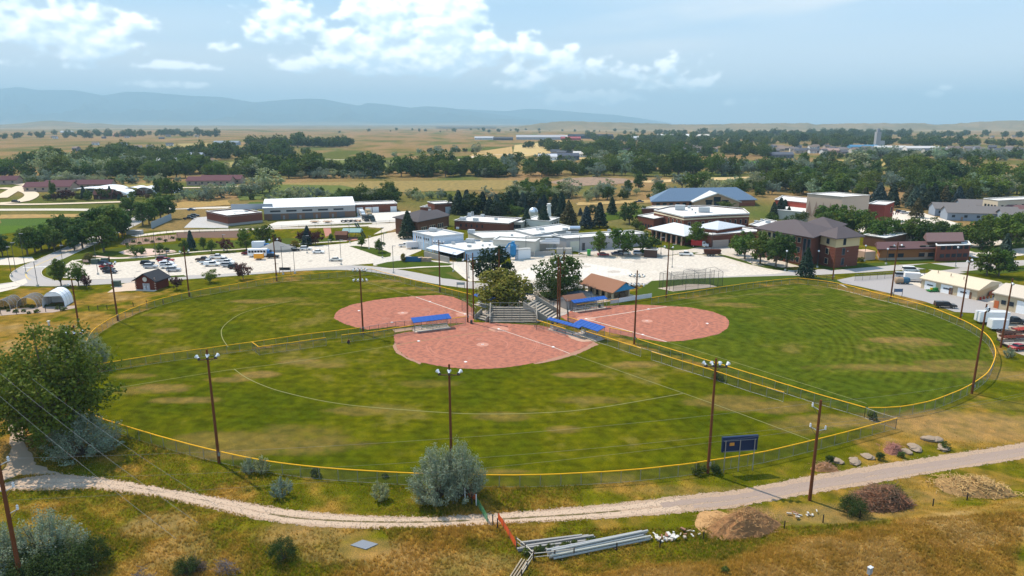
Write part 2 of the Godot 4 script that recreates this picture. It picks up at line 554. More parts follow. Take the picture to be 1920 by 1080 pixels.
func range_mesh(called: String, dist: float, prof: Array, reach: float, back: float, seed_: int, crag: float, cols: Array):
	# a ridge dist metres away whose crest is seen along prof; spurs and gullies run down its near face
	var f := FastNoiseLite.new()
	f.seed = seed_
	f.noise_type = FastNoiseLite.TYPE_SIMPLEX
	f.fractal_type = FastNoiseLite.FRACTAL_RIDGED
	f.frequency = 1.0 / (reach * 0.42)
	f.fractal_octaves = 5
	var n := 420
	var rows := 46
	var v := PackedVector3Array()
	var c := PackedColorArray()
	for i in n + 1:
		var px: float = lerpf(prof[0][0], prof[-1][0], float(i) / n)
		var k := 0
		while k < prof.size() - 2 and prof[k + 1][0] < px:
			k += 1
		var py: float = lerpf(prof[k][1], prof[k + 1][1], clampf((px - prof[k][0]) / (prof[k + 1][0] - prof[k][0]), 0, 1))
		var dir := ray(px, 230.0)
		dir = Vector3(dir.x, 0, dir.z) / -dir.z
		for j in rows + 1:
			var u := float(j) / rows
			var d := dist - reach + (reach + back) * u
			var top := hgt(dir * dist, py) + f.get_noise_1d(px * crag * 9.0) * crag * 6.0
			var prof_h := 0.0
			var s := (d - (dist - reach)) / reach
			if s <= 1.0:
				prof_h = pow(clampf(s, 0, 1), 1.7)
			else:
				prof_h = 1.0 - (d - dist) / back * 0.5
			var p := dir * d
			var rg := f.get_noise_2d(p.x, p.z * 0.6)
			var h := top * prof_h * (1.0 + (rg - 0.35) * crag * 0.9 * sin(PI * clampf(s, 0, 1)))
			v.append(Vector3(p.x, maxf(h, 0.0) - 2.0 * (1.0 - clampf(s * 12.0, 0, 1)), p.z))
			var mixn := n2.get_noise_2d(p.x * 0.02, p.z * 0.02) + rg * 0.6 + n3.get_noise_2d(p.x * 0.03, p.z * 0.01) * 0.5
			c.append(mixc(mixc(cols[0], cols[1], 0.5 + mixn), cols[2], sst(0.42, 0.05, s + mixn * 0.2)))
	var t := PackedInt32Array()
	for i in n:
		for j in rows:
			var k := i * (rows + 1) + j
			t.append_array([k, k + 1, k + rows + 2, k, k + rows + 2, k + rows + 1])
	var st := SurfaceTool.new()
	var ar := []
	ar.resize(Mesh.ARRAY_MAX)
	ar[Mesh.ARRAY_VERTEX] = v
	ar[Mesh.ARRAY_COLOR] = c
	ar[Mesh.ARRAY_INDEX] = t
	var m := ArrayMesh.new()
	m.add_surface_from_arrays(Mesh.PRIMITIVE_TRIANGLES, ar)
	st.create_from(m, 0)
	st.generate_normals()
	var mt := StandardMaterial3D.new()
	mt.vertex_color_use_as_albedo = true
	mt.roughness = 1.0
	mt.metallic_specular = 0.0
	struct(called, st.commit(), mt)
func make_hills():
	var forest := [Color(.035, .055, .03), Color(.08, .085, .05), Color(.26, .22, .13)]
	range_mesh("mountains", 24000.0, [[-420, 176], [-200, 172], [0, 168], [45, 163], [80, 169], [150, 169], [200, 179], [245, 172], [290, 173], [345, 178], [365, 180], [420, 182], [480, 192], [515, 189], [535, 187], [580, 185], [610, 186], [650, 194], [675, 198], [690, 193], [720, 195], [770, 202], [800, 199], [840, 202], [880, 208], [930, 214], [990, 222], [1060, 229]], 8500.0, 3000.0, 3, 1.25, forest)
	range_mesh("distant_mountains", 28000.0, [[780, 226], [840, 206], [870, 204], [900, 206], [950, 208], [985, 204], [1010, 204], [1060, 208], [1120, 213], [1150, 215], [1190, 220], [1225, 226], [1260, 231]], 5500.0, 2000.0, 5, 0.5, forest)
	var tan := [Color(.22, .17, .10), Color(.16, .14, .085), Color(.27, .205, .115)]
	range_mesh("hills", 5200.0, [[930, 243], [960, 240], [1000, 233], [1030, 229], [1070, 227], [1120, 229], [1180, 230], [1240, 232], [1290, 234], [1350, 233], [1400, 231], [1460, 231], [1515, 231], [1530, 234], [1560, 232], [1640, 231], [1730, 231], [1760, 234], [1800, 231], [1850, 227], [1920, 226], [2100, 225], [2400, 229]], 900.0, 1500.0, 8, 0.7, tan)
	range_mesh("hills", 7200.0, [[-500, 231], [-100, 232], [0, 234], [40, 231], [75, 227], [100, 226], [140, 229], [160, 232], [185, 231], [215, 234], [300, 235], [400, 236], [500, 238], [620, 238], [760, 239], [930, 242]], 1500.0, 2500.0, 9, 0.35, tan)

# ---------- fields, roads and paving ----------
func chalk(called: String, pts: Array, wd: float, y: float, p: Node):
	ribbon(called, curve(pts, 1.5), wd, mat(.27, .27, .12, .95, "speck", 1.3) if wd < .2 else mat(.62, .56, .48, .95, "speck", 1.3), y, p)
func make_infields():
	var dirt := mat(.43, .174, .121, .97, "fine", 9.0)
	dirt.detail_enabled = true
	dirt.detail_blend_mode = BaseMaterial3D.BLEND_MODE_MUL
	dirt.detail_uv_layer = BaseMaterial3D.DETAIL_UV_2
	dirt.detail_albedo = tex["patches"]
	dirt.uv2_triplanar = true
	dirt.uv2_world_triplanar = true
	dirt.uv2_scale = Vector3.ONE / 17.0
	var dirt_dry := mat(.43, .24, .165, .97, "soil", 1.7)
	var b := sheet("infield", gl([[738, 628], [740, 641], [745, 655], [760, 668], [790, 680], [840, 689], [890, 692], [940, 690], [985, 684], [1025, 675], [1070, 662], [1100, 650], [1112, 640], [1098, 634], [1075, 626], [1050, 618], [1012, 610], [920, 605], [880, 604], [845, 612], [800, 618], [760, 623]]), dirt, 0.015, 0.5, 0.3)
	var a := sheet("infield", gl([[626, 597], [629, 587], [640, 579], [660, 571], [700, 563], [740, 558], [800, 554], [830, 553], [850, 557], [872, 566], [888, 580], [888, 604], [862, 606], [800, 608], [740, 612], [690, 618], [668, 614], [645, 607]]), dirt, 0.015, 0.5, 0.3)
	var c := sheet("infield", gl([[1046, 592], [1060, 582], [1080, 578], [1150, 573], [1200, 571], [1240, 573], [1290, 576], [1335, 584], [1360, 594], [1368, 604], [1364, 616], [1348, 626], [1320, 633], [1280, 639], [1245, 641], [1195, 634], [1150, 625], [1100, 613], [1070, 604]]), dirt, 0.015, 0.5, 0.3)
	# worn fringes where dirt has been dragged on to the grass
	sheet("fringe", gl([[1112, 640], [1100, 650], [1070, 662], [1025, 675], [1000, 681], [1005, 683], [1040, 676], [1080, 665], [1122, 646]]), dirt_dry, 0.022, 0.7, 0.35, b)
	sheet("fringe", gl([[740, 641], [745, 655], [760, 668], [790, 680], [788, 683], [762, 673], [741, 660], [737, 648]]), dirt_dry, 0.022, 0.7, 0.35, b)
	sheet("fringe", gl([[1062, 622], [1098, 634], [1112, 640], [1090, 641], [1068, 634]]), mat(.50, .33, .24, .97, "speck", 1.7), 0.022, 0.7, 0.4, b)
	sheet("fringe", gl([[735, 618], [790, 612], [792, 616], [742, 623]]), mat(.45, .30, .20, .97, "speck", 1.7), 0.024, 0.7, 0.3, a)
	for q in [[b, [935, 617], [[1037, 651, 1], [873, 679, 1], [785, 640, 1], [905, 646, 0]]], [a, [872, 589], [[806, 566, 1], [673, 583, 1], [755, 587, 0], [735, 605, 1]]], [c, [1099, 598], [[1216, 580, 1], [1326, 607, 1], [1213, 602, 0], [1205, 628, 1]]]]:
		var home := g(q[1][0], q[1][1])
		bx(q[0], "home_plate", mat(.75, .75, .72, .7), home + Vector3(0, 0.04, 0), Vector3(0.6, 0.06, 0.6), 0.7)
		sheet("batter_circle", circle(home, 2.6, 18), mat(.50, .245, .175, .97, "speck", 1.5), 0.021, 1.0, 0.25, q[0])
		for w in q[2]:
			if w[2] == 1:
				bx(q[0], "base", mat(.75, .75, .72, .7), g(w[0], w[1]) + Vector3(0, 0.07, 0), Vector3(0.55, 0.12, 0.55), 0.7)
			else:
				sheet("pitching_circle", circle(g(w[0], w[1]), 1.5, 14), mat(.52, .265, .195, .97, "speck", 1.5), 0.021, 1.0, 0.3, q[0])
				bx(q[0], "pitching_rubber", mat(.75, .75, .72, .7), g(w[0], w[1]) + Vector3(0, 0.06, 0), Vector3(0.7, 0.06, 0.2))
	# rake marks left by the drag mat, and scuffed spots
	var rk := RandomNumberGenerator.new()
	rk.seed = 4
	for q in [[b, 905, 646, 17.0], [a, 755, 587, 16.0], [c, 1213, 602, 17.0]]:
		var o := g(q[1], q[2])
		for k in 26:
			var r: float = q[3] * rk.randf_range(.25, .85)
			var s := rk.randf() * TAU
			var n := rk.randi_range(8, 26)
			var pts := []
			for i in n:
				var aa: float = s + i * .6 / r * 1.6
				pts.append(o + Vector3(cos(aa) * r, 0, sin(aa) * r * .95))
			ribbon("rake_mark", pts, rk.randf_range(.08, .3), [mat(.44, .185, .13, .97, "fine", 9.0), mat(.37, .146, .102, .97, "fine", 9.0)][k % 2], .018 + .0001 * k, q[0], .8)
		for k in 7:
			var w: Vector3 = o + Vector3(rk.randfn(), 0, rk.randfn()) * q[3] * .35
			sheet("scuff", circle(w, rk.randf_range(.5, 1.5), 9), [mat(.45, .20, .143, .97, "soil", 2.0), mat(.37, .15, .105, .97, "soil", 2.0)][k % 2], .0205 + .0001 * k, .6, .5, q[0])
	for L in [[b, [[935, 617], [880, 626], [785, 640], [725, 650], [640, 664], [540, 680], [400, 698], [205, 730]], .14], [b, [[935, 617], [1000, 639], [1037, 651], [1068, 663]], .2], [b, [[1068, 663], [1100, 674], [1280, 737], [1380, 773], [1519, 825]], .15],
			[b, [[439, 692], [455, 704], [475, 715], [510, 729], [550, 740], [600, 751], [650, 759], [700, 764], [750, 768], [820, 773], [880, 776], [960, 776], [1040, 773], [1087, 769], [1140, 762], [1200, 752], [1280, 738]], .16],
			[a, [[872, 589], [806, 566], [780, 557]], .3], [a, [[780, 557], [735, 543], [690, 530], [655, 518]], .16], [a, [[428, 651], [419, 638], [415, 626], [417, 615], [430, 602], [455, 587], [500, 574], [560, 562]], .17],
			[c, [[1099, 598], [1160, 589], [1216, 580], [1250, 575]], .3], [c, [[1250, 575], [1310, 566], [1400, 553], [1488, 540]], .14], [c, [[1099, 598], [1205, 628], [1250, 641]], .3], [c, [[1250, 641], [1340, 668], [1450, 702], [1625, 757]], .14]]:
		chalk("chalk_line", gl(L[1]), L[2], 0.034, L[0])
	for q in [b, a, c]:
		q.set_meta("label", ["reddish dirt infield of the middle diamond", "reddish dirt infield of the left diamond", "reddish dirt infield of the right diamond"][[b, a, c].find(q)])
func circle(o: Vector3, r: float, n: int) -> Array:
	var p := []
	for k in n:
		p.append(o + Vector3(cos(TAU * k / n), 0, sin(TAU * k / n)) * r)
	return p
func make_paving():
	var asphalt := mat(.42, .39, .365, .95, "speck", 3.0)
	var concrete := mat(.60, .535, .45, .93, "slab", 17.0)
	var concrete2 := mat(.66, .61, .54, .93, "slab", 13.0)
	var walk := mat(.64, .565, .475, .93, "speck", 2.0)
	var kb := mat(.66, .61, .53, .9, "speck", 2.0)
	# the campus loop road
	var loop := curve(gl([[-60, 551], [0, 537], [40, 531], [90, 531], [140, 531], [200, 528], [270, 524], [350, 519], [450, 512], [540, 505], [600, 502], [660, 502], [710, 506], [760, 514], [810, 524], [860, 532], [920, 538], [990, 539], [1080, 536], [1150, 532], [1230, 526], [1300, 521], [1380, 517], [1450, 514], [1520, 511], [1600, 507], [1680, 502], [1760, 498], [1840, 495], [1960, 491]]), 4.0)
	var road := ribbon("road", loop, 8.2, asphalt, 0.05)
	kerb(loop.slice(0, 60), 4.3, kb, road)
	var north := curve(gl([[75, 531], [52, 522], [50, 510], [70, 497], [100, 484], [135, 468], [185, 446], [235, 424], [262, 410], [285, 398], [330, 386], [400, 383]]), 4.0)
	var road2 := ribbon("road", north, 8.6, asphalt, 0.042)
	kerb(north, 4.5, kb, road2)
	kerb(north, -4.5, kb, road2)
	ribbon("centre_line", north.slice(2, north.size()), 0.3, mat(.60, .42, .13, .9), 0.062, road2)
	for k in 6:
		bx(road2, "crossing_bar", mat(.7, .7, .66, .8), g(46 + k * 7.5, 502 - k * 0.4) + Vector3(0, 0.055, 0), Vector3(1.3, 0.02, 0.7), 0.1)
	sheet("footpath", gl([[-30, 494], [0, 484], [60, 482], [66, 489], [30, 497], [0, 497]]), walk, 0.056)
	sheet("footpath", gl([[-20, 552], [-20, 538], [20, 531], [48, 522], [52, 530], [30, 541], [0, 548]]), walk, 0.058)
	# parking lot with the rows of cars
	sheet("parking_lot", gl([[118, 521], [125, 508], [121, 498], [136, 488], [162, 497], [200, 494], [262, 489], [362, 480], [445, 474], [530, 467], [620, 459], [652, 456], [690, 447], [728, 437], [752, 434], [790, 442], [790, 470], [770, 478], [750, 484], [708, 488], [700, 494], [640, 499], [550, 505], [480, 511], [347, 517], [250, 521], [165, 525]]), concrete, 0.066)
	var lot := get_node("parking_lot")
	var pale_line := mat(.80, .79, .74, .8)
	for q in [[190, 500, 200, 516, 7], [296, 486, 322, 513, 9], [375, 486, 392, 503, 6], [408, 484, 436, 506, 8], [545, 469, 640, 462, 13]]:
		for k in q[4]:
			var u: float = float(k) / (q[4] - 1)
			var p := g(lerpf(q[0], q[2], u), lerpf(q[1], q[3], u))
			bx(lot, "bay_line", pale_line, p + Vector3(0, .072, 0), Vector3(5.2, .008, .12), 0.1 if q[4] < 13 else 1.4)
	for q in [[190, 520, 640, 494], [170, 509, 650, 484], [170, 503, 640, 474], [250, 522, 262, 490], [350, 516, 340, 484], [450, 512, 430, 478], [550, 505, 520, 470], [640, 498, 600, 464]]:
		ribbon("tar_seam", curve([g(q[0], q[1]), g(q[2], q[3])], 3.0), .13, mat(.42, .38, .33, .9), .0705 + .0002 * q[0] / 100.0, lot, 1.2)
	for k in 14:
		sheet("oil_stain", circle(g(200 + k * 32 + 9 * sin(k * 5.0), 512 - k * 2.6 - 9 * sin(k * 3.0)), .6 + .5 * sin(k * 2.0) ** 2, 9), mat(.36, .32, .28, .7, "soil", 2.0), .0725 + .0002 * k, .5, .4, lot)
	# campus service drive and lot by the blue building
	sheet("service_drive", gl([[700, 486], [760, 478], [800, 488], [850, 491], [905, 492], [945, 497], [960, 512], [960, 531], [930, 529], [880, 526], [860, 513], [853, 498], [800, 501], [760, 502], [715, 499], [700, 498]]), mat(.57, .52, .455, .93, "slab", 13.0), 0.07)
	# the wide lot behind the hub
	sheet("parking_lot", gl([[958, 488], [1062, 482], [1100, 481], [1175, 481], [1245, 481], [1275, 477], [1350, 479], [1380, 486], [1410, 495], [1445, 503], [1490, 508], [1455, 514], [1355, 519], [1260, 524], [1222, 527], [1210, 532], [1140, 530], [1085, 529], [985, 533], [940, 535], [935, 520], [960, 502]]), concrete, 0.074)
	sheet("parking_lot", gl([[1000, 500], [1100, 494], [1180, 506], [1190, 516], [1090, 522], [975, 527], [965, 512]]), concrete2, 0.08)
	lot = get_node("parking_lot_001")
	for k in 9:
		var x0 := 985.0 + k * 52.0
		ribbon("tar_seam", curve([g(x0, 531 - k * 1.2), g(x0 + 20 - k * 6, 484)], 3.0), .16, mat(.46, .42, .37, .9), .0825 + .0002 * k, lot, 1.2)
	for k in 4:
		ribbon("tar_seam", curve([g(975, 524 - k * 10), g(1400 - k * 30, 508 - k * 7)], 4.0), .16, mat(.46, .42, .37, .9), .085 + .0002 * k, lot, 1.2)
	for k in 16:
		sheet("worn_patch", circle(g(1000 + k * 25, 497 + 14 * sin(k * 2.3)), 1.5 + 1.5 * sin(k * 1.7) ** 2, 10), [mat(.50, .445, .38, .93, "slab", 7.0), mat(.64, .58, .51, .93, "slab", 7.0)][k % 2], .0865 + .0002 * k, .9, .9, lot)
	sheet("service_drive", gl([[955, 480], [1000, 473], [1100, 478], [1060, 465], [1175, 466], [1270, 464], [1320, 455], [1370, 452], [1420, 470], [1460, 488], [1500, 500], [1450, 503], [1410, 494], [1350, 478], [1275, 476], [1245, 480], [1100, 480], [958, 487]]), mat(.56, .49, .41, .93, "slab", 13.0), 0.07)
	# lawns set into the paving
	var lawn := mat(.085, .125, .016, .95, "grass", 5.0)
	var lawn_dry := mat(.15, .15, .03, .95, "grass", 5.0)
	for L in [[[655, 462], [668, 461], [700, 465], [722, 470], [733, 475], [732, 481], [722, 483], [710, 481], [685, 472]], [[704, 497], [725, 492], [750, 489], [775, 487], [800, 490], [850, 495], [840, 499], [790, 500], [745, 503], [715, 501]],
			[[775, 505], [800, 503], [850, 500], [862, 509], [873, 520], [860, 525], [830, 522], [805, 513]], [[1270, 476], [1290, 473], [1310, 474], [1300, 477], [1275, 479]], [[1345, 477], [1360, 479], [1400, 490], [1412, 497], [1470, 505], [1476, 509], [1440, 504], [1405, 496], [1350, 480]],
			[[1416, 492], [1440, 497], [1470, 503], [1480, 509], [1450, 506]], [[1215, 532], [1222, 527], [1300, 523], [1380, 520], [1480, 517], [1520, 518], [1566, 524], [1590, 536], [1540, 528], [1495, 524], [1400, 534], [1300, 549], [1222, 560], [1198, 560], [1195, 545]],
			[[1700, 499], [1745, 494], [1800, 503], [1760, 508]], [[1800, 510], [1920, 498], [1990, 500], [1990, 508], [1920, 509], [1850, 516]], [[1525, 502], [1600, 494], [1680, 492], [1668, 498], [1560, 507]], [[1680, 490], [1820, 481], [1820, 486], [1690, 495]],
			[[1800, 466], [1990, 450], [1990, 458], [1830, 474]], [[1260, 470], [1235, 462], [1290, 455], [1320, 462], [1290, 468]], [[350, 519], [255, 524], [255, 521], [345, 516]], [[1130, 400], [1270, 385], [1262, 398], [1135, 415]], [[1195, 452], [1250, 440], [1270, 446], [1210, 462]]]:
		sheet("lawn", gl(L), lawn, 0.10)
	sheet("lawn", gl([[780, 506], [800, 504], [820, 508], [800, 512]]), lawn_dry, 0.115, 2.0, 0.5)
	sheet("lawn", gl([[835, 512], [860, 508], [872, 519], [860, 524]]), lawn_dry, 0.115, 2.0, 0.5)
	ribbon("footpath", curve(gl([[715, 505], [760, 503.5], [800, 501], [850, 499]]), 3.0), 1.5, walk, 0.12)
	ribbon("footpath", curve(gl([[849, 498], [862, 509], [878, 522], [888, 528]]), 2.0), 2.6, walk, 0.125)
	# park walks above the parking lot
	sheet("lawn", gl([[88, 498], [130, 482], [165, 472], [250, 462], [360, 456], [450, 450], [560, 446], [640, 446], [650, 452], [560, 460], [445, 471], [362, 478], [262, 487], [165, 494], [130, 500], [120, 512], [100, 522], [86, 515]]), mat(.10, .13, .02, .95, "grass", 6.0), 0.02, 3.0, 0.3)
	ribbon("footpath", curve(gl([[140, 489], [170, 486], [262, 483], [350, 474], [400, 470], [445, 468], [520, 461], [600, 455], [650, 452]]), 3.0), 2.0, walk, 0.09)
	ribbon("footpath", curve(gl([[176, 480], [215, 484], [260, 481], [330, 472]]), 3.0), 2.2, mat(.62, .46, .38, .93, "speck", 2.0), 0.086)
	sheet("footpath", gl([[222, 473], [248, 466], [300, 467], [330, 470], [300, 476], [262, 481], [232, 477]]), mat(.62, .46, .38, .93, "speck", 2.0), 0.08)
	sheet("footpath", gl([[201, 549], [222, 535], [252, 527], [262, 530], [262, 545], [235, 546]]), mat(.60, .47, .36, .93, "speck", 2.0), 0.06)
	# maintenance yard
	sheet("yard", gl([[1560, 527], [1600, 519], [1690, 514], [1745, 512], [1800, 520], [1990, 548], [1990, 640], [1925, 600], [1870, 590], [1790, 585], [1735, 566], [1672, 551], [1610, 537]]), mat(.37, .345, .33, .95, "speck", 3.0), 0.062)
	sheet("yard", gl([[1700, 530], [1730, 540], [1780, 552], [1850, 565], [1990, 592], [1990, 576], [1880, 545], [1760, 525]]), mat(.62, .55, .46, .95, "slab", 11.0), 0.07)
	sheet("yard", gl([[1862, 600], [1925, 598], [1990, 610], [1990, 690], [1900, 660], [1872, 640]]), mat(.42, .35, .27, .95, "speck", 2.0), 0.058, 2.0, 0.5)
	sheet("road", gl([[1575, 530], [1590, 541], [1570, 532], [1560, 526]]), concrete, 0.08)
	# right-hand campus streets and lots
	sheet("parking_lot", gl([[1740, 506], [1820, 500], [1990, 488], [1990, 500], [1850, 508], [1790, 514]]), mat(.40, .36, .33, .95, "speck", 3.0), 0.066)
	sheet("parking_lot", gl([[1780, 478], [1850, 440], [1990, 420], [1990, 470], [1860, 486]]), mat(.60, .53, .45, .93, "slab", 13.0), 0.06)
	sheet("parking_lot", gl([[1600, 412], [1660, 396], [1720, 396], [1760, 408], [1800, 420], [1780, 428], [1690, 432], [1610, 436]]), mat(.68, .60, .50, .93, "slab", 13.0), 0.06)
	# drives round the long shop building
	sheet("yard", gl([[505, 421], [520, 416], [670, 407], [670, 400], [770, 396], [770, 416], [680, 418], [560, 424], [500, 428]]), concrete2, 0.06)
	sheet("yard", gl([[345, 427], [365, 408], [420, 404], [428, 420], [428, 428]]), mat(.48, .46, .44, .93, "slab", 13.0), 0.06)
	sheet("service_drive", gl([[700, 440], [735, 432], [760, 420], [700, 417], [690, 426], [720, 428]]), concrete, 0.062)
	ribbon("service_drive", curve(gl([[250, 443], [330, 434], [430, 431], [560, 427], [680, 423], [770, 417]]), 5.0), 6.0, walk, 0.05)
	ribbon("road", curve(gl([[-80, 394], [100, 393], [240, 394], [330, 391], [430, 389]]), 12.0), 10.0, concrete, 0.08)
	ribbon("road", curve(gl([[1085, 383], [1170, 380], [1270, 377], [1330, 374]]), 12.0), 10.0, mat(.50, .43, .38, .93, "speck", 5.0), 0.08)
	# garden beds
	sheet("garden_bed", gl([[330, 436], [430, 433], [468, 434], [450, 446], [330, 446]]), mat(.165, .105, .08, .95, "speck", 4.0), 0.04, 3.0, 0.4)
	sheet("garden_bed", gl([[235, 448], [330, 440], [330, 452], [240, 461], [225, 458]]), mat(.30, .20, .145, .95, "speck", 4.0), 0.045, 3.0, 0.4)
	sheet("garden_bed", gl([[606, 428], [620, 428], [622, 440], [610, 444]]), mat(.42, .20, .15, .95, "speck", 4.0), 0.045)
	sheet("garden_bed", gl([[0, 592], [50, 588], [100, 586], [140, 578], [142, 573], [60, 576], [0, 582]]), mat(.40, .31, .25, .95, "speck", 3.0), 0.045, 1.5, 0.3)
	sheet("garden_bed", gl([[640, 446], [668, 444], [672, 450], [645, 452]]), mat(.42, .20, .15, .95, "speck", 4.0), 0.05)
	# dirt track along the foot of the park
	var track := gl([[-80, 915], [0, 908], [60, 893], [110, 888], [195, 896], [312, 915], [400, 930], [480, 945], [555, 957], [680, 967], [805, 969], [892, 964], [925, 962], [1050, 952], [1150, 945], [1250, 932], [1380, 919], [1521, 892], [1661, 869], [1802, 848], [1990, 820], [1990, 848], [1920, 860], [1767, 883], [1626, 909], [1485, 932], [1380, 951], [1275, 962], [1175, 970], [1050, 977], [940, 982], [830, 989], [705, 992], [580, 987], [480, 974], [375, 950], [275, 930], [175, 917], [0, 921], [-80, 930]])
	var soil := mat(.47, .335, .235, .97, "soil", 5.3)
	var dr := sheet("dirt_road", track, soil, 0.02, 0.45, 0.42)
	sheet("dirt_road", gl([[0, 905], [40, 890], [110, 889], [70, 870], [50, 840], [42, 800], [30, 760], [20, 740], [12, 745], [15, 790], [20, 840], [10, 880], [-40, 900]]), mat(.42, .315, .225, .97, "speck", 2.6), 0.014, 0.8, 0.5)
	ribbon("wheel_track", curve(gl([[1240, 948], [1300, 940], [1380, 932], [1521, 907], [1661, 884], [1802, 862], [1990, 832]]), 1.0), 1.3, mat(.33, .25, .205, .97, "speck", 2.6), 0.03, dr, 0.5)
	ribbon("wheel_track", curve(gl([[1300, 950], [1380, 942], [1521, 915], [1661, 893], [1802, 870], [1990, 840]]), 1.0), 0.9, mat(.35, .265, .215, .97, "speck", 2.6), 0.032, dr, 0.5)
	for q in [[[-80, 918], [60, 903], [195, 903], [312, 921], [400, 937], [480, 953], [580, 966], [705, 975], [830, 975], [940, 968], [1050, 961], [1175, 951], [1275, 938]], [[-80, 926], [60, 911], [195, 911], [312, 928], [400, 946], [480, 964], [580, 978], [705, 985], [830, 983], [940, 976], [1050, 970], [1175, 962], [1275, 952]]]:
		ribbon("wheel_track", curve(gl(q), .8), 1.0, mat(.58, .43, .31, .97, "soil", 3.3), .024, dr, .7)
	ribbon("grass_strip", curve(gl([[505, 964], [560, 972], [640, 977], [720, 979], [800, 979], [880, 976]]), 0.6), 0.28, mat(.20, .16, .07, .95, "grass", 3.0), 0.03, dr, 1.6)
	ribbon("grass_strip", curve(gl([[935, 974], [1000, 970], [1080, 965], [1165, 958]]), 0.6), 0.28, mat(.20, .16, .07, .95, "grass", 3.0), 0.03, dr, 1.6)
	# hub paving between the three diamonds
	sheet("footpath", gl([[905, 600], [1010, 604], [1060, 590], [1080, 575], [1200, 556], [1150, 545], [1060, 552], [1015, 540], [985, 540], [975, 560], [930, 575], [900, 585]]), mat(.58, .49, .41, .93, "speck", 2.0), 0.03)
	sheet("lawn", gl([[1010, 548], [1060, 545], [1085, 555], [1050, 566], [1020, 560]]), lawn, 0.04)

# ---------- fences, poles, dugouts, stands ----------
var steel: StandardMaterial3D
var steel_dark: StandardMaterial3D
var link: StandardMaterial3D
var cap_yellow: StandardMaterial3D
var wood_pole: StandardMaterial3D
var lamp_white: StandardMaterial3D
var wire_mat: StandardMaterial3D
func park_mats():
	steel = mat(.30, .31, .32, .5, "", 1, .6)
	steel_dark = mat(.055, .06, .065, .6)
	cap_yellow = mat(.80, .40, .012, .6)
	wood_pole = mat(.165, .062, .028, .9, "speck", .7)
	lamp_white = mat(.66, .68, .70, .35)
	wire_mat = mat(.20, .21, .22, .6)
	link = StandardMaterial3D.new()
	link.albedo_color = Color(lin(.085, .095, .095), 0.22)
	link.transparency = BaseMaterial3D.TRANSPARENCY_ALPHA
	link.roughness = 0.9
	link.metallic_specular = 0.1
func fence(label: String, line: Array, h := 2.0, cap := true, gap := 3.0, group := "yellow capped chain link fences of the ball park", called := "chain_link_fence"):
	# line: points on the ground
	var at: Vector3 = line[0]
	var t := thing(called, label, "fence", Vector3(at.x, 0, at.z), 0, group)
	var ln := []
	for k in line.size() - 1:
		var a: Vector3 = line[k]
		var b: Vector3 = line[k + 1]
		var n := maxi(1, roundi(a.distance_to(b) / gap))
		for i in n:
			ln.append(a.lerp(b, float(i) / n) - at)
	ln.append(line[-1] - at)
	var net := MB.new()
	var top := MB.new()
	var low := MB.new()
	for k in ln.size():
		ln[k].y = 0
		part(t, "post", ucyl, steel_dark if not cap else steel, ln[k] + Vector3(0, h * 0.5, 0), 0, Vector3(0.045, h, 0.045))
	for k in ln.size() - 1:
		var a: Vector3 = ln[k]
		var b: Vector3 = ln[k + 1]
		net.quad(a + Vector3(0, .03, 0), a + Vector3(0, h, 0), b + Vector3(0, h, 0), b + Vector3(0, .03, 0))
		var r := 0.085 if cap else 0.03
		var sag := Vector3(0, -0.02 + 0.04 * n3.get_noise_2d(k * 11.0, at.x), 0)
		top.tube(a + Vector3(0, h, 0) + sag, b + Vector3(0, h, 0) + sag, r, r, 6, false)
		low.tube(a + Vector3(0, .06, 0), b + Vector3(0, .06, 0), .02, .02, 4, false)
	part(t, "chain_link", net.mesh(), link)
	part(t, "top_rail" if not cap else "yellow_cap", top.mesh(), cap_yellow if cap else steel)
	part(t, "bottom_rail", low.mesh(), steel)
	return t
func low_curve(pts: Array, h: float, step := 3.0) -> Array:
	var p := gl(pts, h)
	for k in p.size():
		p[k].y = 0
	return curve(p, step)
func top_line(pts: Array, h := 2.0) -> Array:
	var p := gl(pts, h)
	for k in p.size():
		p[k].y = 0
	return p
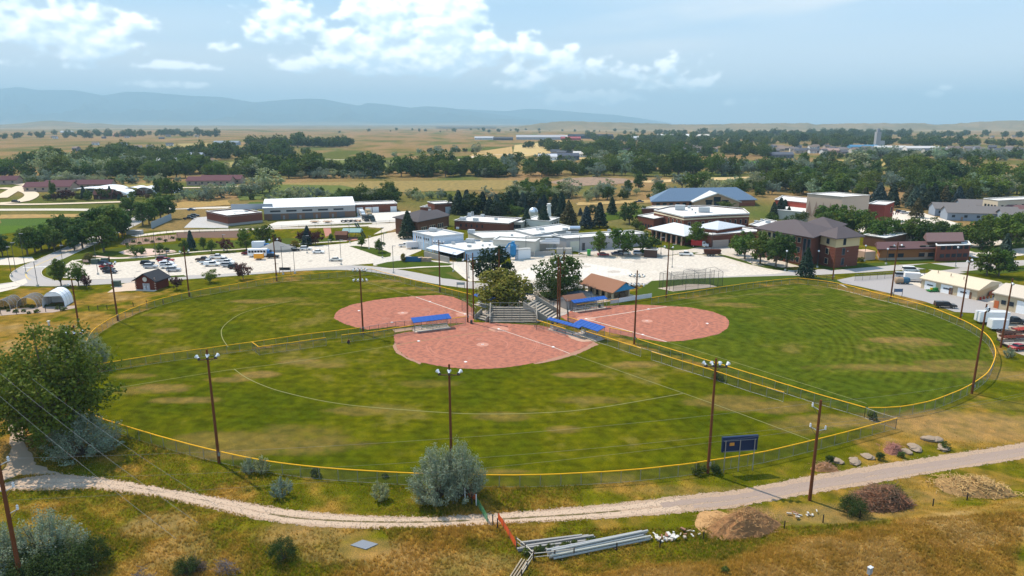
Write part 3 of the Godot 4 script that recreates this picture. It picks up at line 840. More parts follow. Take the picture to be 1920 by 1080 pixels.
func make_fences():
	fence("long curved outfield fence of the left diamond", low_curve(ARC_A, 2.0))
	fence("outfield fence of the left diamond running beside the asphalt road towards the hub", top_line(ARC_A2))
	fence("curved outfield fence of the middle diamond along the dirt road", low_curve(ARC_B, 2.0))
	fence("curved outfield fence round the right diamond", low_curve(ARC_C, 2.0))
	fence("fence of the right diamond passing the batting cage", top_line(ARC_C2))
	fence("fence between the left and the middle diamond, ending near a light pole", top_line([[185, 682], [300, 664], [400, 651], [472, 641], [560, 628], [675, 614]]))
	fence("short side of the fenced warm-up pen by the left diamond, parallel to the dividing fence", top_line([[472, 641], [485, 650], [611, 633]]))
	fence("fence in front of the crouched person, leading to the left blue dugout", top_line([[640, 628], [700, 621], [778, 609]]))
	fence("fence below the left blue dugout", top_line([[800, 606], [873, 596]], 1.6))
	fence("fence in front of the blue dugout right of the home plate", top_line([[1006, 601], [1061, 618]], 1.8))
	fence("fence from the pair of blue dugouts along the middle diamond's foul line", top_line([[1099, 621], [1140, 633], [1202, 653]]))
	fence("fence of the warm-up lane nearer the middle diamond", top_line([[1222, 659], [1280, 677], [1340, 695], [1408, 717], [1470, 735]]))
	fence("long fence between the middle and the right diamond", top_line([[1195, 635], [1280, 661], [1408, 700], [1528, 737], [1623, 764]]))
	fence("low fence beside the blue dugout of the right diamond", top_line([[1143, 617], [1186, 626]], 1.6))
	fence("low yellow capped fence left of the blue dugouts by the right home plate", top_line([[1064, 597], [1088, 604]], 1.6))
	fence("yellow capped fence in front of the upper blue dugout of the right diamond", top_line([[1081, 575], [1160, 564]], 1.4))
	fence("grey chain link fence joining both outfield corners at the right", top_line([[1623, 764], [1640, 771], [1682, 784]]), 2.0, false, 3.0, "")
	var grey := "plain grey chain link fences"
	fence("plain fence behind the left infield of the hub", top_line([[676, 614], [742, 603], [790, 599]]), 2.0, false, 2.5, grey)
	fence("tall backstop fence in front of the concrete stands", top_line([[892, 566], [916, 572], [930, 574], [975, 577], [1000, 580], [1006, 590]], 4.2), 4.2, false, 2.6, grey)
	fence("backstop fence of the left diamond beside twin poles", top_line([[866, 561], [884, 569], [893, 578]], 3.5), 3.5, false, 2.5, grey)
	fence("backstop fence of the right diamond beside three poles", top_line([[1038, 563], [1050, 560], [1064, 561], [1066, 585]], 4.0), 4.0, false, 2.5, grey)
	fence("tall chain link fence by the road junction below the dormitory", top_line([[1535, 515], [1566, 519]], 2.4), 2.4, false, 2.5, grey)
	fence("chain link fence along the yard entrance below the brown hall", top_line([[1604, 515], [1660, 511], [1690, 509], [1735, 504]], 2.2), 2.2, false, 3.5, grey)
	fence("long chain link fence in front of the metal shop building", top_line([[345, 431], [430, 426], [560, 421], [680, 416], [755, 411]], 1.8), 1.8, false, 8.0, grey)
	fence("chain link fence at the edge of the service lane beside grey trailers", top_line([[1070, 477], [1130, 476], [1240, 475]], 1.6), 1.6, false, 6.0, grey)
	# white banner hung on the right fence
	var bn := MB.new()
	bn.box(Vector3.ZERO, Vector3(g(1145, 566, 1.0).distance_to(g(1222, 554, 1.0)), 1.3, 0.06))
	var ba := (g(1145, 566, 1.0) + g(1222, 554, 1.0)) * 0.5
	solo("banner", bn.mesh(), mat(.66, .68, .72, .8, "slab", 3.0), "long white banner on the fence beside the snack bar", "banner", ba + Vector3(0, 0.1, 0.15), yaw_of(g(1222, 554, 1.0) - g(1145, 566, 1.0)))
	# grey chain link wind-screen fence by the roadside trees, far left
	var ws := MB.new()
	var w0 := g(284, 429)
	var w1 := g(322, 412)
	ws.box(Vector3.ZERO, Vector3(w0.distance_to(w1), 3.4, 0.08))
	solo("screen_fence", ws.mesh(), mat(.34, .40, .43, .8, "slab", 2.0), "pale blue grey screen fence beside the roadside poplars", "fence", (w0 + w1) * 0.5 + Vector3(0, 1.7, 0), yaw_of(w1 - w0))
func floodlight(p: Node, at: Vector3, dir: Vector3):
	var b := MB.new()
	var d := dir.normalized()
	b.lathe(Vector3.ZERO, d, [Vector2(-.28, .02), Vector2(-.26, .13), Vector2(0, .15), Vector2(.1, .22), Vector2(.34, .31), Vector2(.32, .27), Vector2(.12, .08), Vector2(.12, .0)], 10)
	var o := part(p, "floodlight", b.mesh(), lamp_white, at)
	var b2 := MB.new()
	b2.tube(-d * .1, Vector3(0, -.45, 0), .05, .05, 5)
	b2.box(-d * .35, Vector3(.26, .3, .26))
	part(o, "bracket", b2.mesh(), steel_dark)
func light_pole(base: Vector3, top_py: float, label: String, arms: Array, yaw: float, called := "light_pole", lean := 0.0):
	# arms: [line of sight py, half length, number of floodlights]
	var h := hgt(base, top_py)
	var t := thing(called, label, "light pole", base, 0, "wooden floodlight poles of the ball park")
	var b := MB.new()
	b.tube(Vector3(0, -0.2, 0), Vector3(lean * h, h, 0), .24, .15, 10)
	part(t, "pole", b.mesh(), wood_pole)
	for a in arms:
		var y := hgt(base, a[0])
		var d := Vector3(cos(yaw), 0, -sin(yaw))
		var o := Vector3(lean * y, y, 0) + Vector3(-d.z, 0, d.x) * 0.2
		bx(t, "cross_arm", mat(.10, .055, .035, .9), o, Vector3(a[1] * 2.0, .13, .13), yaw)
		var br := MB.new()
		for s in [-1, 1]:
			br.tube(o + d * a[1] * .55 * s, Vector3(lean * y, y - .75, 0), .03, .03, 4)
		part(t, "brace", br.mesh(), steel_dark)
		for k in a[2]:
			var u: float = -1.0 + 2.0 * k / maxf(a[2] - 1.0, 1.0)
			var off: Vector3 = o + d * a[1] * (0.95 * u) + Vector3(0, .42, 0)
			floodlight(t, off, Vector3(-d.z, -0.55, d.x) * (1.0 if a.size() < 4 else a[3]) + d * u * 0.9)
	var bxo := MB.new()
	bxo.box(Vector3(.2, 1.6, .15), Vector3(.3, .6, .25))
	part(t, "switch_box", bxo.mesh(), steel)
	return t
func make_poles():
	for q in [[[847, 902], 683, "pole behind the silvery shrub at the middle outfield fence", [[702, 1.6, 3, -1]], 0.0], [[411, 868], 655, "pole at the outfield fence left of the silvery shrub", [[673, 1.4, 3, -1]], 0.3],
			[[1327, 887], 672, "pole beside the blue scoreboard", [[687, 1.7, 4, -1]], -0.1], [[681, 626], 505, "pole between the left and the middle infield with two cross arms", [[508, 1.6, 4], [527, 1.6, 4]], 0.1],
			[[1189, 645], 507, "pole between the middle and the right infield with two cross arms", [[519, 1.6, 4], [536, 1.6, 4]], -0.2], [[1822, 738], 570, "pole at the right end of the curved outfield fence", [[583, 1.5, 3, -1]], 0.9],
			[[221, 601], 480, "pole at the fence near the white hoop tent", [[497, 1.3, 3, -1]], 1.0], [[158, 742], 610, "pole hidden low behind the big leafy tree", [[628, 1.3, 3, -1]], 0.5],
			[[355, 556], 462, "pole beside the small brick utility building", [[474, 1.2, 2, -1]], 0.7], [[519, 527], 440, "pole in front of the parked cars", [[452, 1.2, 2, -1]], 0.4],
			[[825, 547], 450, "pole in front of the pale blue building", [[456, 1.8, 4, -1]], -0.4], [[877, 604], 476, "left of the twin poles by the stands", [[489, 1.0, 2]], 0.3], [[888, 597], 474, "right of the twin poles by the stands", [[492, 1.2, 2]], -0.3],
			[[936, 567], 467, "pole standing before the golden green cedar", [[478, .9, 1]], 0.2], [[1045, 607], 482, "tallest pole of the trio by the stands", [[494, .9, 2]], 0.2], [[1049, 604], 493, "shorter pole in the trio by the stands", [[505, .9, 1]], 0.2], [[1056, 562], 473, "pole behind the trio, in front of the round dark tree", [[485, .9, 1]], 0.0],
			[[1249, 558], 455, "pole left of the batting cage", [[466, 1.2, 2, -1]], -0.5], [[1670, 559], 454, "pole at the yard fence in front of the brown hall", [[463, 1.3, 2, -1]], 0.2], [[1800, 601], 482, "pole at the fence before the tan garage", [[492, 1.2, 2, -1]], 0.6]]:
		light_pole(g(q[0][0], q[0][1]), q[1], "tall wooden floodlight " + q[2], q[3], q[4])
	for q in [[[148, 613], 523, "leaning wooden pole with a lamp behind the big leafy tree", [[536, .8, 1, -1]]], [[1876, 652], 522, "bare wooden pole above the trailers in the yard", [[534, .5, 1]]], [[1561, 525], 478, "thin bare wooden pole at the road below the dormitory", []]]:
		light_pole(g(q[0][0], q[0][1]), q[1], q[2], q[3], 0.8)
	# slim steel lamps of the lots
	var spots := [[71, 537, 491], [118, 495, 460], [30, 510, 455], [49, 513, 438], [22, 519, 463], [184, 515, 455], [318, 524, 470], [293, 487, 440], [420, 470, 440], [531, 515, 462], [553, 513, 466], [576, 475, 442], [618, 490, 450], [640, 497, 450], [656, 456, 420], [692, 467, 443], [717, 484, 427], [720, 462, 437], [738, 512, 461], [986, 482, 443], [1086, 478, 442], [1073, 505, 463], [1239, 476, 445], [1260, 502, 458], [1334, 470, 436], [1409, 493, 455], [1472, 508, 472], [1532, 502, 472], [1585, 500, 472], [1620, 490, 462], [1661, 496, 468], [1791, 500, 465], [1706, 430, 418], [850, 510, 474], [879, 522, 478]]
	for k in spots.size():
		var q: Array = spots[k]
		var p := g(q[0], q[1])
		var nth := 0
		for w in spots:
			nth += int(w[0] < q[0])
		var t := thing("street_lamp", "slim dark street lamp in the paved campus areas, %s from the left" % ordinal(nth), "street lamp", p, 0, "slim street lamps of the campus")
		var h := hgt(p, q[2])
		rod(t, "post", steel_dark, Vector3.ZERO, Vector3(0, h, 0), .085)
		bx(t, "base", mat(.5, .48, .44), Vector3(0, .35, 0), Vector3(.55, .7, .55))
		if q[0] > 1400:
			var gb := MB.new()
			gb.lathe(Vector3(0, h, 0), Vector3.UP, [Vector2(-.1, .1), Vector2(0, .3), Vector2(.25, .38), Vector2(.5, .3), Vector2(.62, .0)], 8)
			part(t, "globe", gb.mesh(), lamp_white)
		else:
			bx(t, "lamp_head", mat(.25, .25, .26, .5), Vector3(.5, h, 0), Vector3(1.3, .16, .4))
func sagging(a: Vector3, b: Vector3, sag: float, n := 24) -> Array:
	var o := []
	for k in n + 1:
		var u := float(k) / n
		o.append(a.lerp(b, u) - Vector3(0, sag * 4.0 * u * (1.0 - u), 0))
	return o
func utility_pole(base: Vector3, h: float, label: String, ys: Array) -> Node3D:
	var t := thing("utility_pole", label, "utility pole", base)
	var b := MB.new()
	b.tube(Vector3(0, -.3, 0), Vector3(0, h, 0), .25, .16, 12)
	part(t, "pole", b.mesh(), wood_pole)
	for y in ys:
		for s in y[1]:
			var d: Vector3 = Vector3(cos(y[2]), 0, -sin(y[2])) * s
			var am := MB.new()
			am.tube(Vector3(0, y[0], 0), Vector3(0, y[0], 0) + d * .95 + Vector3(0, .45, 0), .06, .05, 6)
			var o := part(t, "arm", am.mesh(), mat(.45, .46, .48, .5))
			var ins := MB.new()
			var q := Vector3(0, y[0] + .45, 0) + d * .95
			ins.lathe(q, Vector3.UP, [Vector2(-.1, .05), Vector2(0, .14), Vector2(.1, .08), Vector2(.2, .15), Vector2(.3, .08), Vector2(.42, .13), Vector2(.55, .04)], 8)
			part(o, "insulator", ins.mesh(), mat(.62, .64, .67, .25))
			var st := MB.new()
			st.tube(q, Vector3(0, y[0] - .9, 0), .03, .03, 4)
			part(t, "stay", st.mesh(), steel_dark)
	return t
func make_power_lines():
	var l := gt(46, 1122)
	var lh := hgt(l, 738)
	utility_pole(l, lh, "brown utility pole with white insulator arms at the left edge above the silvery bush", [[lh * .665, [1], .3], [lh * .54, [1, -1], .3], [lh * .43, [1], .3]])
	var r := g(1518, 938)
	var rh := hgt(r, 750)
	utility_pole(r, rh, "brown utility pole with a white cross bracket standing beside the dirt road", [[rh * .70, [1, -1], -.45], [rh * .9, [-1], -.45]])
	# wires: seen thin and pale against the grass
	var far_r := r + Vector3(52, 0, -18)
	var k := 0
	for w in [[[0, 832, 16.0], [1518, 752], .6], [[0, 876, 14.0], [1510, 803], .6], [[0, 911, 12.6], [1536, 812], .6]]:
		var a := l + Vector3(0.8, lh * (.70 - .1 * k), 0)
		var b2 := r + Vector3([0.0, -1.0, 1.0][k], rh * [.98, .76, .74][k], 0)
		var mb := MB.new()
		mb.path(sagging(a, b2, 1.4), .009, 4)
		mb.path(sagging(b2, far_r + Vector3(0, rh * [.98, .76, .74][k], 0), 1.0), .009, 4)
		solo("power_line", mb.mesh(), wire_mat, "thin pale %s power line crossing low over the outfield" % ["topmost", "middle", "lowest"][k], "power line", Vector3.ZERO, 0, "power lines over the outfield")
		k += 1
	for q in 3:
		var a := g(-60 + q * 60, 690 + q * 10, 17.0)
		var b3 := g(330 + q * 40, 1010 - q * 30, 15.0)
		var mb := MB.new()
		mb.path(sagging(a, b3, .5, 12), .012, 4)
		solo("power_line", mb.mesh(), wire_mat, "slanting pale power line above the big leafy tree, one of three parallel", "power line", Vector3.ZERO, 0, "three slanting power lines at the left")
func dugout(a: Array, b: Array, h: float, depth: float, label: String, tilt := 0.25):
	# a, b: where the front eave's ends are seen
	var p := g(a[0], a[1], h)
	var q := g(b[0], b[1], h)
	var d := q - p
	var L := d.length()
	var t := thing("dugout", label, "dugout", Vector3(p.x, 0, p.z), yaw_of(d), "blue roofed dugouts")
	var blue := mat(.014, .095, .40, .55, "soil", 2.6)
	var sgn := signf(depth)
	var D := absf(depth)
	var rf := MB.new()
	var tl := Basis(Vector3.RIGHT, tilt * sgn)
	rf.box(Vector3(L * .5, h + .1, 0) + tl * Vector3(0, 0, -D * .5 * sgn), Vector3(L + .5, .14, D), tl)
	var r := part(t, "roof", rf.mesh(), blue)
	var seams := MB.new()
	for k in int(L / 1.2):
		seams.box(Vector3(.6 + k * 1.2, h + .19, 0) + tl * Vector3(0, 0, -D * .5 * sgn), Vector3(.05, .05, D), tl)
	part(r, "seams", seams.mesh(), blue)
	var n := maxi(2, int(L / 3.5))
	for k in n + 1:
		for s in [0.0, 1.0]:
			rod(t, "post", steel, Vector3(L * k / n, 0, -D * s * .95 * sgn), Vector3(L * k / n, h + sin(tilt) * D * s, -D * s * .95 * sgn), .06)
	bx(t, "bench", mat(.42, .44, .47, .5), Vector3(L * .5, .5, -D * .75 * sgn), Vector3(L - .6, .08, .4))
	bx(t, "bench_back", mat(.42, .44, .47, .5), Vector3(L * .5, .85, -D * .85 * sgn), Vector3(L - .6, .2, .06))
	for k in n:
		bx(t, "bench_leg", steel, Vector3(L * (k + .5) / n, .23, -D * .75 * sgn), Vector3(.08, .46, .35))
	bx(t, "floor_slab", mat(.5, .42, .35), Vector3(L * .5, .03, -D * .5 * sgn), Vector3(L, .06, D))
	var nt := MB.new()
	nt.quad(Vector3(0, .05, -D * sgn), Vector3(0, h, -D * sgn), Vector3(L, h, -D * sgn), Vector3(L, .05, -D * sgn))
	part(t, "chain_link", nt.mesh(), link)
func make_dugouts():
	dugout([777, 606], [845, 598], 2.5, 2.6, "blue roofed dugout of the left diamond beside the middle infield")
	dugout([1026, 600], [1084, 616], 2.5, 1.3, "narrow blue roofed dugout between the stands and the middle infield")
	dugout([1076, 608], [1119, 622], 2.5, 2.8, "blue roofed dugout with a patched roof beside the right infield")
	dugout([1078, 569], [1138, 561], 2.6, 1.8, "blue roofed dugout below the snack bar")
	dugout([887, 555], [919, 564], 2.6, 2.0, "small blue roofed dugout behind the twin poles")
func stand(a: Array, b: Array, rows: int, rise: float, run: float, label: String, h0 := .35):
	# a, b: where the ends of the lowest row are seen on the ground
	var p := g(a[0], a[1])
	var q := g(b[0], b[1])
	var d := q - p
	var L := d.length()
	var t := thing("concrete_stand", label, "bleacher", p, yaw_of(d), "concrete stands of the hub")
	var con := mat(.40, .35, .285, .93, "speck", 1.6)
	for k in rows:
		var y := h0 + rise * k
		bx(t, "tier", con, Vector3(L * .5, y - .06, -run * (k + .5)), Vector3(L, .12, run + .08))
		bx(t, "riser", con, Vector3(L * .5, (y - .12) * .5, -run * (k + .62)), Vector3(L, y - .12, run * .72))
	var wall := MB.new()
	for x in [-.2, L + .2]:
		var top := h0 + rise * (rows - 1)
		var o := [Vector3(x, 0, .5), Vector3(x, 1.1, .5), Vector3(x, top + 1.2, -run * rows), Vector3(x, 0, -run * rows)]
		for s in [-.16, .16]:
			var e := Vector3(s, 0, 0)
			wall.quad(o[0] + e, o[1] + e, o[2] + e, o[3] + e)
		for k in 4:
			var e := Vector3(.16, 0, 0)
			wall.quad(o[k] - e, o[k] + e, o[(k + 1) % 4] + e, o[(k + 1) % 4] - e)
	part(t, "side_wall", wall.mesh(), mat(.36, .32, .265, .93, "speck", 1.2))
	bx(t, "back_rail", steel, Vector3(L * .5, h0 + rise * rows + .75, -run * rows), Vector3(L, .07, .07))
	for k in 6:
		rod(t, "rail_post", steel, Vector3(L * k / 5.0, 0, -run * rows), Vector3(L * k / 5.0, h0 + rise * rows + .78, -run * rows), .04)
func make_hub():
	stand([920, 605], [1005, 605], 7, .42, .8, "wide concrete stand facing the middle infield")
	stand([1024, 601], [1045, 588], 8, .42, .85, "concrete stand facing right towards the right infield")
	stand([893, 598], [912, 603], 3, .42, .8, "small concrete stand at the left of the wide stand")
	# ramp with hand rails
	var t := thing("stair_rail", "pair of pale block walls with rails behind the wide stand", "railing", g(972, 572))
	for k in 2:
		bx(t, "wall", mat(.42, .37, .31, .93, "speck", 1.5), Vector3(-4.0 + 7.0 * k, .7, -1.0), Vector3(.4, 1.4, 9.0), -.5 if k == 0 else .5)
		for j in 5:
			rod(t, "rail_post", steel, Vector3(-5.5 + 6.0 * k + j * .9, 0, 2.0 - j * 1.4), Vector3(-5.5 + 6.0 * k + j * .9, 2.2, 2.0 - j * 1.4), .05)
	# low back walls of grey block
	for q in [[[948, 573], [984, 556], "left"], [[1003, 556], [1030, 573], "right"]]:
		var a := g(q[0][0], q[0][1])
		var b := g(q[1][0], q[1][1])
		var wm := MB.new()
		wm.box(Vector3.ZERO, Vector3(a.distance_to(b), 1.5, .35))
		solo("block_wall", wm.mesh(), mat(.30, .27, .23, .93, "speck", 1.2), "low grey block wall on the %s side behind the stands" % q[2], "wall", (a + b) * .5 + Vector3(0, .75, 0), yaw_of(b - a))
	# snack bar with brown gable roof
	var p := g(1148, 561)
	var q := g(1184, 551)
	snack_bar()
	var sh := thing("storage_shed", "small grey shed with a brown gable roof beside the right backstop", "shed", g(1062, 581), yaw_of(g(1097, 576) - g(1062, 581)))
	gable(sh, 6.5, 4.0, 2.6, 1.0, mat(.34, .33, .33, .9, "speck", 2.0), mat(.24, .125, .085, .9, "speck", 1.0), .3)
	bx(sh, "door", mat(.22, .20, .19), Vector3(1.5, 1.05, .04), Vector3(1.0, 2.1, .08))
	var can := thing("canopy", "dark grey shade canopy behind the small shed", "canopy", g(1085, 566))
	var cb := MB.new()
	for s in [Vector3(-4, 2.6, 2.5), Vector3(4, 2.6, 2.5), Vector3(4, 2.6, -2.5), Vector3(-4, 2.6, -2.5)]:
		rod(can, "post", steel_dark, Vector3(s.x, 0, s.z), s, .06)
	for s in 4:
		var cs := [Vector3(-4.2, 2.5, 2.7), Vector3(4.2, 2.5, 2.7), Vector3(4.2, 2.5, -2.7), Vector3(-4.2, 2.5, -2.7)]
		cb.tri(cs[s], cs[(s + 1) % 4], Vector3(0, 3.6, 0))
	part(can, "roof", cb.mesh(), mat(.05, .06, .07, .8))
	# water tank pair
	for k in 2:
		var mb := MB.new()
		mb.lathe(Vector3.ZERO, Vector3.UP, [Vector2(0, .9), Vector2(.3, .85), Vector2(2.5, .75), Vector2(3.4, .45), Vector2(3.6, 0)], 10)
		solo("folded_umbrella", mb.mesh(), mat(.06, .085, .10, .8, "speck", .8), "%s of two dark covered cones behind the stands" % ["left", "right"][k], "umbrella", g(986 + k * 9, 551))
	# barrels
	for k in 4:
		var mb := MB.new()
		mb.lathe(Vector3.ZERO, Vector3.UP, [Vector2(0, 0), Vector2(0, .33), Vector2(.5, .36), Vector2(1.0, .33), Vector2(1.0, 0)], 10)
		solo("trash_barrel", mb.mesh(), mat(.04, .05, .055, .6), ["dark barrel at the end of the left dugout fence", "dark barrel under the narrow blue dugout", "dark barrel under the patched blue dugout", "dark barrel by the snack bar dugout"][k], "barrel", [g(884, 607), g(1036, 611), g(1088, 616), g(1124, 577)][k])
	person_crouched()
func gable(t: Node3D, L: float, D: float, h: float, rise: float, wall: Material, roof: Material, eave := .5) -> void:
	# walls from x 0..L, z 0..-D with the ridge along x
	var w := MB.new()
	w.prism([Vector2(0, 0), Vector2(L, 0), Vector2(L, -D), Vector2(0, -D)], 0, h)
	for x in [0.0, L]:
		w.tri(Vector3(x, h, 0), Vector3(x, h + rise, -D * .5), Vector3(x, h, -D))
	part(t, "wall", w.mesh(), wall)
	var r := MB.new()
	var sl := rise / (D * .5)
	for s in [-1, 1]:
		var e := Vector3(0, h - eave * sl + .06, -D * .5 + s * (D * .5 + eave))
		var c := Vector3(0, h + rise + .06, -D * .5)
		for y in [0.0, .16]:
			r.quad(e + Vector3(-eave, y, 0), e + Vector3(L + eave, y, 0), c + Vector3(L + eave, y, 0), c + Vector3(-eave, y, 0))
		r.quad(e + Vector3(-eave, 0, 0), e + Vector3(L + eave, 0, 0), e + Vector3(L + eave, .16, 0), e + Vector3(-eave, .16, 0))
		for x in [-eave, L + eave]:
			r.quad(e + Vector3(x, 0, 0), c + Vector3(x, 0, 0), c + Vector3(x, .16, 0), e + Vector3(x, .16, 0))
	part(t, "roof", r.mesh(), roof)
func snack_bar():
	# ridge runs away to the left; the gable end with the blue board faces right
	var a := g(1148, 546, 3.0)
	var b := g(1091, 530, 3.0)
	var t := thing("snack_bar", "cream snack bar with brown gable roof and blue gable end beside the hub", "building", Vector3(a.x, 0, a.z), yaw_of(a - b) )
	var L := a.distance_to(b)
	# local x runs from b to a; origin at a, so the walls lie at x < 0
	var D := 9.0
	var cream := mat(.56, .47, .33, .9, "speck", 2.0)
	var h := 3.0
	bx(t, "wall", cream, Vector3(-L * .62, 1.45, -D * .55), Vector3(L * .62, 2.9, D * .72))
	for k in 6:
		bx(t, "post", cream, Vector3(-.4 - k * (L - .8) / 5.0, 1.5, -.5), Vector3(.5, 3.0, .5))
	bx(t, "back_wall", cream, Vector3(-L * .2, 1.45, -D + 1.2), Vector3(L * .3, 2.9, .4))
	var dark := mat(.04, .045, .06, .6)
	for k in 3:
		bx(t, "door", dark, Vector3(-L * .42 - k * L * .2, 1.1, -D * .19 + .06), Vector3(1.1, 2.2, .1))
	var e := .9
	var rise := 2.2
	var r := MB.new()
	for s in [-1, 1]:
		var ev := Vector3(0, h - e * rise / (D * .5), -D * .5 + s * (D * .5 + e))
		var c := Vector3(0, h + rise, -D * .5)
		for y in [0.0, .2]:
			r.quad(ev + Vector3(-L - .6, y, 0), ev + Vector3(1.2, y, 0), c + Vector3(1.2, y, 0), c + Vector3(-L - .6, y, 0))
		r.quad(ev + Vector3(-L - .6, 0, 0), ev + Vector3(1.2, 0, 0), ev + Vector3(1.2, .2, 0), ev + Vector3(-L - .6, .2, 0))
	part(t, "roof", r.mesh(), mat(.30, .155, .098, .92, "speck", .9))
	var bl := MB.new()
	bl.tri(Vector3(.9, h - .2, -.1), Vector3(.9, h + rise - .05, -D * .5), Vector3(.9, h - .2, -D + .1))
	bl.tri(Vector3(.7, h - .2, -.1), Vector3(.7, h + rise - .05, -D * .5), Vector3(.7, h - .2, -D + .1))
	part(t, "gable_board", bl.mesh(), mat(.035, .22, .42, .6))
	bx(t, "counter", mat(.10, .07, .05), Vector3(-.3, 1.0, -D * .5), Vector3(.5, 2.0, 2.4))
	bx(t, "floor_slab", mat(.55, .48, .40), Vector3(-L * .5, .04, -D * .5), Vector3(L + 2.0, .08, D + 1.5))

# ---------- people: a smooth union of tapered limbs meshed as surface nets ----------
func body_mesh(bones: Array, cell: float) -> ArrayMesh:
	# bones: [a, b, radius at a, radius at b]
	var lo := Vector3.INF
	var hi := -Vector3.INF
	for q in bones:
		for k in 2:
			lo = lo.min(q[k] - Vector3.ONE * (q[2 + k] + cell * 2.0))
			hi = hi.max(q[k] + Vector3.ONE * (q[2 + k] + cell * 2.0))
	var n := Vector3i(((hi - lo) / cell).ceil()) + Vector3i.ONE
	var f := PackedFloat32Array()
	f.resize(n.x * n.y * n.z)
	for z in n.z:
		for y in n.y:
			for x in n.x:
				var p := lo + Vector3(x, y, z) * cell
				var s := 0.0
				for q in bones:
					var d: Vector3 = q[1] - q[0]
					var t := clampf((p - q[0]).dot(d) / maxf(d.length_squared(), 1e-6), 0, 1)
					s += exp(-((p - q[0] - d * t).length() - lerpf(q[2], q[3], t)) * 45.0)
				f[(z * n.y + y) * n.x + x] = -log(maxf(s, 1e-20)) / 45.0
	var vid := {}
	var v := PackedVector3Array()
	var st := SurfaceTool.new()
	st.begin(Mesh.PRIMITIVE_TRIANGLES)
	st.set_smooth_group(0)
	for z in n.z - 1:
		for y in n.y - 1:
			for x in n.x - 1:
				var sum := Vector3.ZERO
				var cnt := 0
				for e in [[0, 0, 0, 1, 0, 0], [0, 1, 0, 1, 1, 0], [0, 0, 1, 1, 0, 1], [0, 1, 1, 1, 1, 1], [0, 0, 0, 0, 1, 0], [1, 0, 0, 1, 1, 0], [0, 0, 1, 0, 1, 1], [1, 0, 1, 1, 1, 1], [0, 0, 0, 0, 0, 1], [1, 0, 0, 1, 0, 1], [0, 1, 0, 0, 1, 1], [1, 1, 0, 1, 1, 1]]:
					var a := f[((z + e[2]) * n.y + y + e[1]) * n.x + x + e[0]]
					var b := f[((z + e[5]) * n.y + y + e[4]) * n.x + x + e[3]]
					if (a < 0) != (b < 0):
						sum += Vector3(x + e[0], y + e[1], z + e[2]).lerp(Vector3(x + e[3], y + e[4], z + e[5]), a / (a - b))
						cnt += 1
				if cnt:
					vid[Vector3i(x, y, z)] = v.size()
					v.append(lo + sum / cnt * cell)
	for p in v:
		st.add_vertex(p)
	for c in vid:
		for ax in 3:
			var d := Vector3i.ZERO
			d[ax] = 1
			var u := Vector3i.ZERO
			u[(ax + 1) % 3] = 1
			var w := Vector3i.ZERO
			w[(ax + 2) % 3] = 1
			if not (vid.has(c - u) and vid.has(c - w) and vid.has(c - u - w)):
				continue
			var a := f[(c.z * n.y + c.y) * n.x + c.x]
			var e: Vector3i = c + d
			if e.x >= n.x or e.y >= n.y or e.z >= n.z:
				continue
			var b := f[(e.z * n.y + e.y) * n.x + e.x]
			if (a < 0) == (b < 0):
				continue
			var q := [vid[c], vid[c - u], vid[c - u - w], vid[c - w]]
			if a < 0:
				q.reverse()
			for k in [0, 1, 2, 0, 2, 3]:
				st.add_index(q[k])
	st.generate_normals()
	return st.commit()
func limbs(J: Dictionary, list: Array) -> Array:
	var o := []
	for q in list:
		o.append([J[q[0]], J[q[1]], q[2], q[3]])
	return o
func hand(o: Array, w: Vector3, dir: Vector3, side: Vector3):
	# palm and five short fingers
	o.append([w, w + dir * .08, .035, .04])
	for k in 4:
		var b := w + dir * .085 + side * (.03 * (k - 1.5) * .7)
		var l: float = [.06, .075, .07, .055][k]
		o.append([b, b + dir * l * .6, .011, .010])
		o.append([b + dir * l * .6, b + dir * l + Vector3(0, -.02, .01), .010, .008])
	o.append([w + dir * .02 + side * .03, w + dir * .06 + side * .075, .013, .010])
